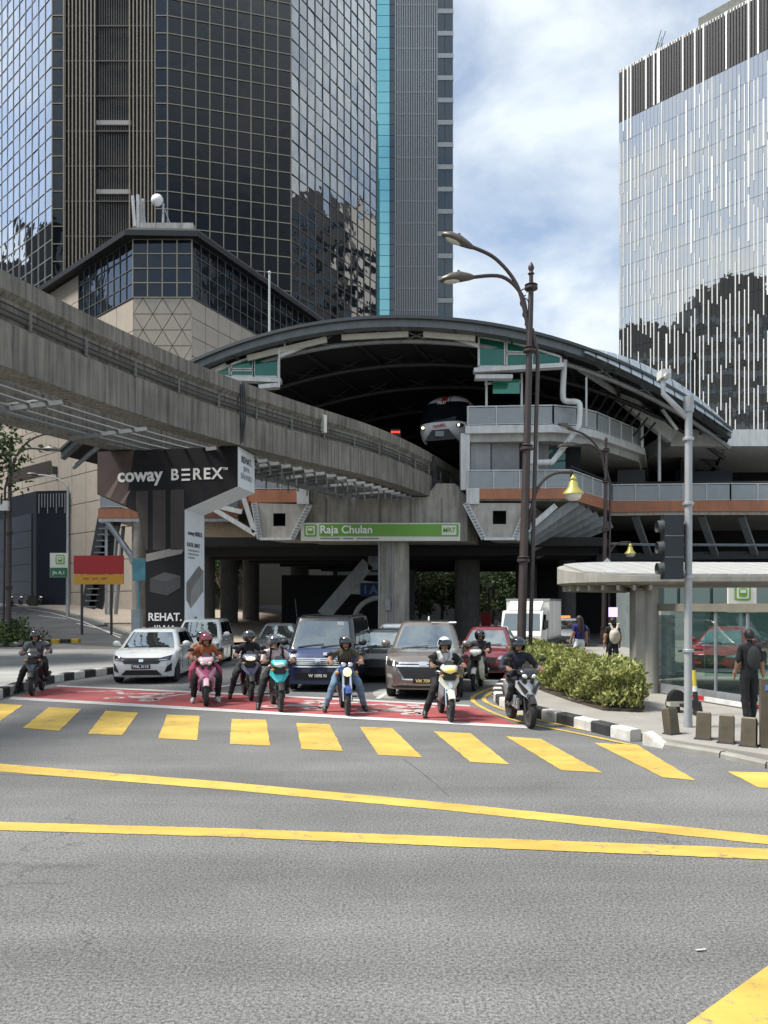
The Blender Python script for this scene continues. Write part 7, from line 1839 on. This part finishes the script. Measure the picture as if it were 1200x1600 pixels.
# low rental dock beside it
q = G(1057, 1113, .12); dk = thing('litter_scoop', 'small black and cream litter scoop standing left of the grey pole', 'scoop', q)
b = MB(); b.prism([(-.16, -.1, .12), (.16, -.1, .12), (.16, -.1, .22), (-.16, -.1, .22)], (0, .2, 0)); b.build('tray', mat('scoop_cream', (.45, .43, .34), .6), dk)
b = MB(); b.loft([[(.17 * math.cos(a), -.08, .22 + .22 * math.sin(a)) for a in [math.pi * i / 8 for i in range(9)]], [(.17 * math.cos(a), .08, .22 + .22 * math.sin(a)) for a in [math.pi * i / 8 for i in range(9)]]]); b.build('hood', M_BLACK, dk)
b = MB(); b.bar((0, 0, 0), (0, 0, .13), .1, .1); b.build('foot', M_BLACK, dk)
# ---- bus shelter
bs = thing('bus_shelter', 'concrete bus shelter with pale curved roof and glass walls', 'bus shelter', (6.2, 18.3, .12))
M_SHEL = mat('shelter_concrete', (.33, .315, .28), .85, var=.14, scale=2, bump=.2, streak=.5, grime=(.15, .14, .11)); M_SROOF = mat('shelter_roof_sheet', (.36, .36, .345), .6, var=.07, streak=.2)
def plan(k=1.):
    pts = []
    for i in range(13):
        a = rad(90 + 180 * i / 12); pts.append((6.25 + 1.85 * k * math.cos(a), 19.3 + 1.9 * k * math.sin(a)))
    pts += [(10 + 0, 19.3 - 1.9 * k - .15), (14.5, 19.3 - 1.9 * k - .5), (14.5, 19.3 + 1.9 * k - .5)]
    return pts
def ztop(y_): return 2.86 + .50 * max(0, min(1, (y_ - 17.3) / 3.9))
b = MB(); b.loft([[(x_, y_, 2.66) for x_, y_ in plan(.90)], [(x_, y_, 2.70) for x_, y_ in plan(.97)], [(x_, y_, 2.73) for x_, y_ in plan(1.)], [(x_, y_, ztop(y_) - .02) for x_, y_ in plan(1.)]], True, True); b.build('roof', M_SHEL, bs, smooth=30, world=True)
for i in range(22):
    x0 = 4.75 + i * .44
    def edge(x_, s):
        if x_ < 6.25: return 19.3 + s * 1.8 * math.sqrt(max(0, 1 - ((6.25 - x_) / 1.8) ** 2))
        return 19.3 + s * 1.85 - (.0 if x_ < 7 else .06 * (x_ - 7))
    a0, a1, c0_, c1_ = edge(x0, -1), edge(x0 + .41, -1), edge(x0, 1), edge(x0 + .41, 1)
    b = MB(); b.hexa([(x0, a0, ztop(a0) - .01), (x0 + .41, a1, ztop(a1) - .01), (x0 + .41, c1_, ztop(c1_) - .01), (x0, c0_, ztop(c0_) - .01), (x0, a0, ztop(a0) + .03), (x0 + .41, a1, ztop(a1) + .03), (x0 + .41, c1_, ztop(c1_) + .03), (x0, c0_, ztop(c0_) + .03)]); b.build('roof_sheet', M_SROOF, bs, world=True)
for i in range(15):
    a = rad(95 + 170 * i / 14); ce = Vector((6.25, 19.3, 2.5)); e = Vector((6.25 + 1.72 * math.cos(a), 19.3 + 1.76 * math.sin(a), 2.60))
    b = MB(); b.bar(ce + (e - ce) * .25 + Vector((0, 0, .04)), e, .07, .12); b.build('soffit_rib', M_SHEL, bs, world=True)
b = MB(); b.box((5.93, 18.1, .11), (6.2, 18.55, 2.6)); b.build('column', M_SHEL, bs, world=True)
b = MB(); b.lathe([(.17, .11), (.16, 2.6)], (6.32, 18.15, 0), 16); b.build('round_column', M_SHEL, bs, smooth=40, world=True)
b = MB(); b.lathe([(.17, .11), (.16, 2.6)], (12.2, 17.9, 0), 16); b.build('round_column', M_SHEL, bs, smooth=40, world=True)
gw = [Vector((6.5, 18.05, 0)), Vector((7.95, 13.9, 0))]; ngl = 5; M_SGL = clear_glass('shelter_glass', (.74, .84, .82), .02); M_SFR = mat('shelter_frame', (.23, .21, .17), .5, metal=.3)
for i in range(ngl):
    a, c_ = gw[0].lerp(gw[1], i / ngl), gw[0].lerp(gw[1], (i + 1) / ngl)
    b = MB(); d = (c_ - a).normalized(); b.bar(a + d * .03 + Vector((0, 0, 1.2)), c_ - d * .03 + Vector((0, 0, 1.2)), .012, 1.72); b.build('glass_pane', M_SGL, bs, world=True)
    b = MB(); b.bar(c_ + Vector((0, 0, .11)), c_ + Vector((0, 0, 2.1)), .05, .05); b.build('mullion', M_STEEL, bs, world=True)
b = MB(); b.bar(gw[0] + Vector((0, 0, 2.14)), gw[1] + Vector((0, 0, 2.14)), .12, .17); b.build('top_rail', M_SFR, bs, world=True)
b = MB(); b.bar(gw[0] + Vector((0, 0, .25)), gw[1] + Vector((0, 0, .25)), .06, .22); b.build('bottom_rail', M_STEEL, bs, world=True)
b = MB(); b.bar(Vector((6.6, 18.9, 1.25)), Vector((7.9, 19.8, 1.25)), .012, 1.8); b.build('glass_pane', M_SGL, bs, world=True)
b = MB(); b.bar(Vector((8.3, 19.9, 1.25)), Vector((13, 19.3, 1.25)), .012, 1.8); b.build('glass_pane', M_SGL, bs, world=True)
b = MB(); b.box((6.62, 18.6, .5), (7.05, 18.66, 1.95)); b.build('route_map', mat('route_map', (.36, .40, .39), .5, var=.35, scale=9), bs, world=True)
b = MB(); b.bar((7.2, 19.4, .55), (11, 19.2, .55), .4, .06); b.build('bench', M_STEEL, bs, world=True)
b = MB(); b.box((6.6, 16.9, 3.2), (6.95, 17.1, 3.0)); 
br_ = thing('barrier_board', 'low red and white barrier board at the foot of the shelter glass', 'barrier', (7.1, 15.6, .12))
for i in range(5):
    a, c_ = Vector((6.72, 16.7, .20)).lerp(Vector((7.3, 15.0, .20)), i / 5), Vector((6.72, 16.7, .20)).lerp(Vector((7.3, 15.0, .20)), (i + 1) / 5)
    b = MB(); b.bar(a, c_, .05, .09); b.build('stripe', M_REDL if i in (0, 4) else M_WHITE, br_, world=True)
# guard rail behind the glass with red lattice, as at a kerb
# ---- shop front across the lane behind the shelter
sf = thing('shop_building', 'grey green glazed shop front behind the bus shelter', 'building', (20, 36, 0))
b = MB(); b.box((11.8, 35.2, 0), (34, 39, 3.9)); b.build('wall', mat('shop_wall', (.16, .19, .19), .6, var=.2), sf, world=True)
for i in range(14):
    x0 = 12 + i * 1.5; b = MB(); b.box((x0, 35.0, .5), (x0 + 1.35, 35.1, 3.0)); b.build('shop_window', mirror_glass('shop_glass', (.6, .75, .72), refl=.16, graze=.4, base=(.05 + .03 * (i % 3), .075, .075)), sf, world=True)
    b = MB(); b.box((x0, 35.0, 3.1), (x0 + 1.35, 35.12, 3.7)); b.build('sign_panel', mat('shop_sign_pale' if i % 2 else 'shop_sign_grey', (.55, .57, .57) if i % 2 else (.30, .33, .34), .6), sf, world=True)
ss_ = thing('station_totem', 'white board with green train symbol behind the bus shelter', 'sign', (X(1160, 30), 30, .12))
b = MB(); b.box((X(1138, 30), 30, 1.9), (X(1182, 30), 30.1, 3.2)); b.build('board', M_SWHITE, ss_, world=True)
train_icon(ss_, Vector((X(1160, 30), 29.97, Z(926, 30))), .62)
b = MB(); b.box((X(1158, 30), 30.12, .1), (X(1162, 30), 30.2, 3)); b.build('post', M_STEEL, ss_, world=True)
scn = MB(); scn.box((X(952, 33), 33, Z(964, 33)), (X(965, 33), 33.1, Z(949, 33))); sc_o = scn.build('lit_screen', mat('screen_violet', (.55, .42, .85), .4, emit=.9)); tag(sc_o, 'small violet lit screen under the station beyond the hedge', 'screen')
scn = MB(); scn.box((X(876, 44), 44, Z(968, 44)), (X(891, 44), 44.1, Z(962, 44))); tag(scn.build('lit_sign', mat('neon_orange', (1, .22, .08), .4, emit=1.2)), 'small orange lit sign right of the truck', 'sign')
# ---- parked motorcycles far left
src = bpy.data.objects['underbone_motorcycle']
for i, (px_, lab) in enumerate(((18, 'leftmost'), (32, 'second from left'), (46, 'third from left'), (60, 'rightmost'))):
    c = copy_tree(src); c.name = 'parked_motorcycle'; q = GT(px_, 947.5); c.location = q; c.rotation_euler = (0, 0, rad(25 + 8 * i)); tag(c, lab + ' of the dark motorcycles parked by the dark storefront', 'motorcycle', 'motorcycles parked far left')
q = GT(52, 949); b = MB(); b.loft([[(q.x + x_ * k, q.y + y_ * k, q.z + z_) for x_, y_ in ((-.4, -.3), (.4, -.3), (.4, .3), (-.4, .3))] for z_, k in ((0, .8), (.1, .85), (1.05, 1.), (1.15, 1.05))]); tag(b.build('litter_bin', mat('bin_brown', (.05, .04, .032), .6)), 'brown litter bin in front of the parked motorcycles', 'litter bin')
# ================================================================ PLANTS
LEAF_HEDGE = leafmat('leaf_hedge', (.09, .12, .03), (.26, .29, .075), (.48, .48, .18))
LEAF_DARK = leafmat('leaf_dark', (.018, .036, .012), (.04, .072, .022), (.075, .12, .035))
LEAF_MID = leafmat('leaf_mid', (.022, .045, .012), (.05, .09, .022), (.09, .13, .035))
M_BARK = mat('bark', (.09, .07, .05), .9, var=.3, scale=6, bump=.5)
def leaf(b, c, size, rn, upright=.0):
    n = Vector((rn.gauss(0, 1), rn.gauss(0, 1), rn.gauss(0, 1))); 
    if n.length < .1: n = Vector((0, 0, 1))
    n.normalize(); a = n.cross(Vector((rn.gauss(0, 1), rn.gauss(0, 1), rn.gauss(0, 1)))); 
    if a.length < .05: a = n.orthogonal()
    a.normalize(); a = (a + Vector((0, 0, upright))).normalized(); w = a.cross(n).normalized(); L_, W_ = size * rn.uniform(.7, 1.3), size * rn.uniform(.2, .36)
    m_ = n * (size * .12); o = len(b.v)
    b.v += [tuple(c), tuple(c + a * L_ * .5 + w * W_ + m_), tuple(c + a * L_), tuple(c + a * L_ * .5 - w * W_ + m_)]
    b.f.append((o, o + 1, o + 2, o + 3)); b.m.append(0)
def tree(name, label, base, h, rx, rzz, n, size, m_, seed, group=None, cz=None, trunk=.18):
    rn = random.Random(seed); t = thing(name, label, 'tree', base, 0, group); B = Vector(base); C0 = B + Vector((0, 0, cz or h - rzz))
    tr_ = MB(); tr_.tube(smoothpath([B, B + Vector((.1, .05, h * .25)), B + Vector((-.05, .1, h * .5)), C0 + Vector((0, 0, rzz * .4))], 3), [trunk, trunk * .95, trunk * .9, trunk * .85, trunk * .8, trunk * .72, trunk * .6, trunk * .5, trunk * .4, trunk * .2], 8)
    cl = []
    for i in range(max(14, n // 130)):
        d = Vector((rn.gauss(0, 1), rn.gauss(0, 1), rn.gauss(0, .9))).normalized(); k = rn.uniform(.35, 1.0) ** .6
        c = C0 + Vector((d.x * rx * k, d.y * rx * k, d.z * rzz * k)); cl.append((c, rn.uniform(.16, .32) * rx))
        if i < 9: tr_.tube([C0 + Vector((0, 0, -rzz * .7)), C0.lerp(c, .5) + Vector((0, 0, -.1 * rzz)), c], [trunk * .5, trunk * .3, .02], 5)
    tr_.build('trunk', M_BARK, t, smooth=50, world=True)
    b = MB()
    for i in range(n):
        c, r = cl[rn.randrange(len(cl))]; q = Vector((rn.gauss(0, .5), rn.gauss(0, .5), rn.gauss(0, .42))) * r * 1.4
        leaf(b, c + q, size, rn)
    b.build('crown', m_, t, world=True)
    return t
GTR = 'trees glimpsed beneath the station'
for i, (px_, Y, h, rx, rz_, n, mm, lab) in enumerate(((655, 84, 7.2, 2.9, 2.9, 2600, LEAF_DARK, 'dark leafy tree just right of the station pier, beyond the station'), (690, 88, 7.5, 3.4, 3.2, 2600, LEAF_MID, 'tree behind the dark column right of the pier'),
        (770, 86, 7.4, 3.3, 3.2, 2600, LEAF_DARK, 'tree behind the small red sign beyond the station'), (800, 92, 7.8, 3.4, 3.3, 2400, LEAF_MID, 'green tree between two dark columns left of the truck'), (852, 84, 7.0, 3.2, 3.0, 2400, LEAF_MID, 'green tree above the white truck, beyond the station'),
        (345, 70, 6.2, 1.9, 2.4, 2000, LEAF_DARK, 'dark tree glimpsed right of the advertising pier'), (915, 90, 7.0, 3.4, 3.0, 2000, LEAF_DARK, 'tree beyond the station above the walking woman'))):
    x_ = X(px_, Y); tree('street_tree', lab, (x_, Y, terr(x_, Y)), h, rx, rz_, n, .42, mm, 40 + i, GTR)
b = MB(); b.box((-6, 98, 0), (44, 99, 11)); tag(b.build('boundary_wall', mat('far_wall', (.13, .13, .12), .9, var=.25, scale=.3)), 'grey wall far behind the trees beneath the station', 'wall')
tree('broadleaf_tree', 'leafy tree reaching in at the left edge below the beam', (-19.0, 30, 0), 10.2, 3.9, 1.5, 15000, .26, LEAF_DARK, 71, cz=8.7)
# bush at the left edge
def shrub(name, label, base, r, h, n, size, m_, seed):
    rn = random.Random(seed); t = thing(name, label, 'shrub', base); B = Vector(base); b = MB()
    for i in range(n):
        d = Vector((rn.gauss(0, 1), rn.gauss(0, 1), abs(rn.gauss(0, 1)))).normalized(); k = rn.uniform(.3, 1) ** .5; bump = 1 + .25 * math.sin(d.x * 7 + seed) * math.cos(d.y * 6)
        leaf(b, B + Vector((d.x * r * k * bump, d.y * r * k * bump, .08 + d.z * h * k * bump)), size, rn, .3)
    b.build('foliage', m_, t, world=True)
    s = MB()
    for i in range(7): a = rn.uniform(0, 6.28); s.tube([B, B + Vector((math.cos(a) * r * .5, math.sin(a) * r * .5, h * .6))], [.03, .01], 5)
    s.build('stems', M_BARK, t, world=True); return t
p = GT(12, 1007); shrub('round_shrub', 'round green shrub at the foot of the left street lamp', (p.x, p.y, p.z), 1.7, 1.2, 2600, .18, LEAF_MID, 5)
rn = random.Random(3)
for i in range(7):
    q = GT(2 + i * 11, 1010 - (i % 2) * 2); b = MB(); b.ell(q + Vector((0, 0, .1)), (rn.uniform(.2, .4), .25, rn.uniform(.14, .24)), 9, 6); tag(b.build('edging_stone', M_KW if i % 2 else M_KG, smooth=60), ('first', 'second', 'third', 'fourth', 'fifth', 'sixth', 'seventh')[i] + ' stone from the left edging the shrub bed', 'stone', 'stones edging the shrub bed')
q = GT(92, 1006); yk = world_thing('striped_kerb_end', 'black and yellow striped kerb end beyond the leftmost rider', 'kerb')
for i in range(4):
    b = MB(); b.cbox(q + Vector((-.7 + .45 * i, .2 * i, .1)), (.42, .3, .26)); b.build('kerb_block', mat('kerb_yellow', (.55, .36, .04), .7, var=.2) if i % 2 else M_KB, yk)
# hedge on the island
hg = thing('hedge', 'yellow green clipped hedge on the kerbed island', 'hedge', (4.4, 17, .12))
HP = [(3.75, 21.5), (3.8, 18.6), (4.02, 16.6), (4.30, 15.1), (5.0, 14.85), (5.30, 15.6), (5.15, 18), (5.1, 21), (5.2, 26), (3.9, 26)]
def inside(x_, y_):
    c = False; n = len(HP)
    for i in range(n):
        (x1, y1), (x2, y2) = HP[i], HP[(i + 1) % n]
        if (y1 > y_) != (y2 > y_) and x_ < (x2 - x1) * (y_ - y1) / (y2 - y1) + x1: c = not c
    return c
def hh_(x_, y_): return .86 + .04 * math.sin(x_ * 2.3 + y_ * 1.7) + .04 * math.sin(y_ * 4.1 - x_ * 3) + .06 * math.sin(y_ * 9 + x_ * 7)
def rim_d(x_, y_):
    best = 9
    for i in range(len(HP)):
        (x1, y1), (x2, y2) = HP[i], HP[(i + 1) % len(HP)]; dx, dy = x2 - x1, y2 - y1; t_ = max(0, min(1, ((x_ - x1) * dx + (y_ - y1) * dy) / (dx * dx + dy * dy)))
        best = min(best, math.hypot(x_ - x1 - t_ * dx, y_ - y1 - t_ * dy))
    return best
b = MB(); rn = random.Random(9); cnt = 0
while cnt < 24000:
    x_, y_ = rn.uniform(2.9, 5.5), rn.uniform(14.7, 26)
    if y_ > 19 and rn.random() < .45: continue
    if not inside(x_, y_): continue
    d = rim_d(x_, y_); H_ = hh_(x_, y_) * (1 - .14 * max(0, .15 - d) / .15)
    z_ = rn.uniform(.05, 1) ** .7 * H_
    if d > .38 and z_ < H_ - .35: continue
    push = .10 * math.sin(z_ * 9 + y_ * 5) * (d < .2)
    leaf(b, Vector((x_ - push, y_ - push, .12 + z_)), rn.choice((.07, .10, .13)), rn, .9); cnt += 1
b.build('foliage', LEAF_HEDGE, hg, world=True)
b = MB()
for i in range(150):
    while True:
        x_, y_ = rn.uniform(2.9, 5.5), rn.uniform(14.7, 26)
        if inside(x_, y_): break
    b.tube([(x_, y_, .1), (x_ + rn.gauss(0, .06), y_ + rn.gauss(0, .06), .12 + hh_(x_, y_) * .75)], [.014, .006], 5)
b.build('stems', M_BARK, hg, world=True)
so = MB(); so.prism([(x_, y_, .10) for x_, y_ in HP], (0, 0, .05)); struct(so.build('planting_soil', mat('soil', (.055, .042, .03), .95, var=.3, scale=6, bump=.5)))
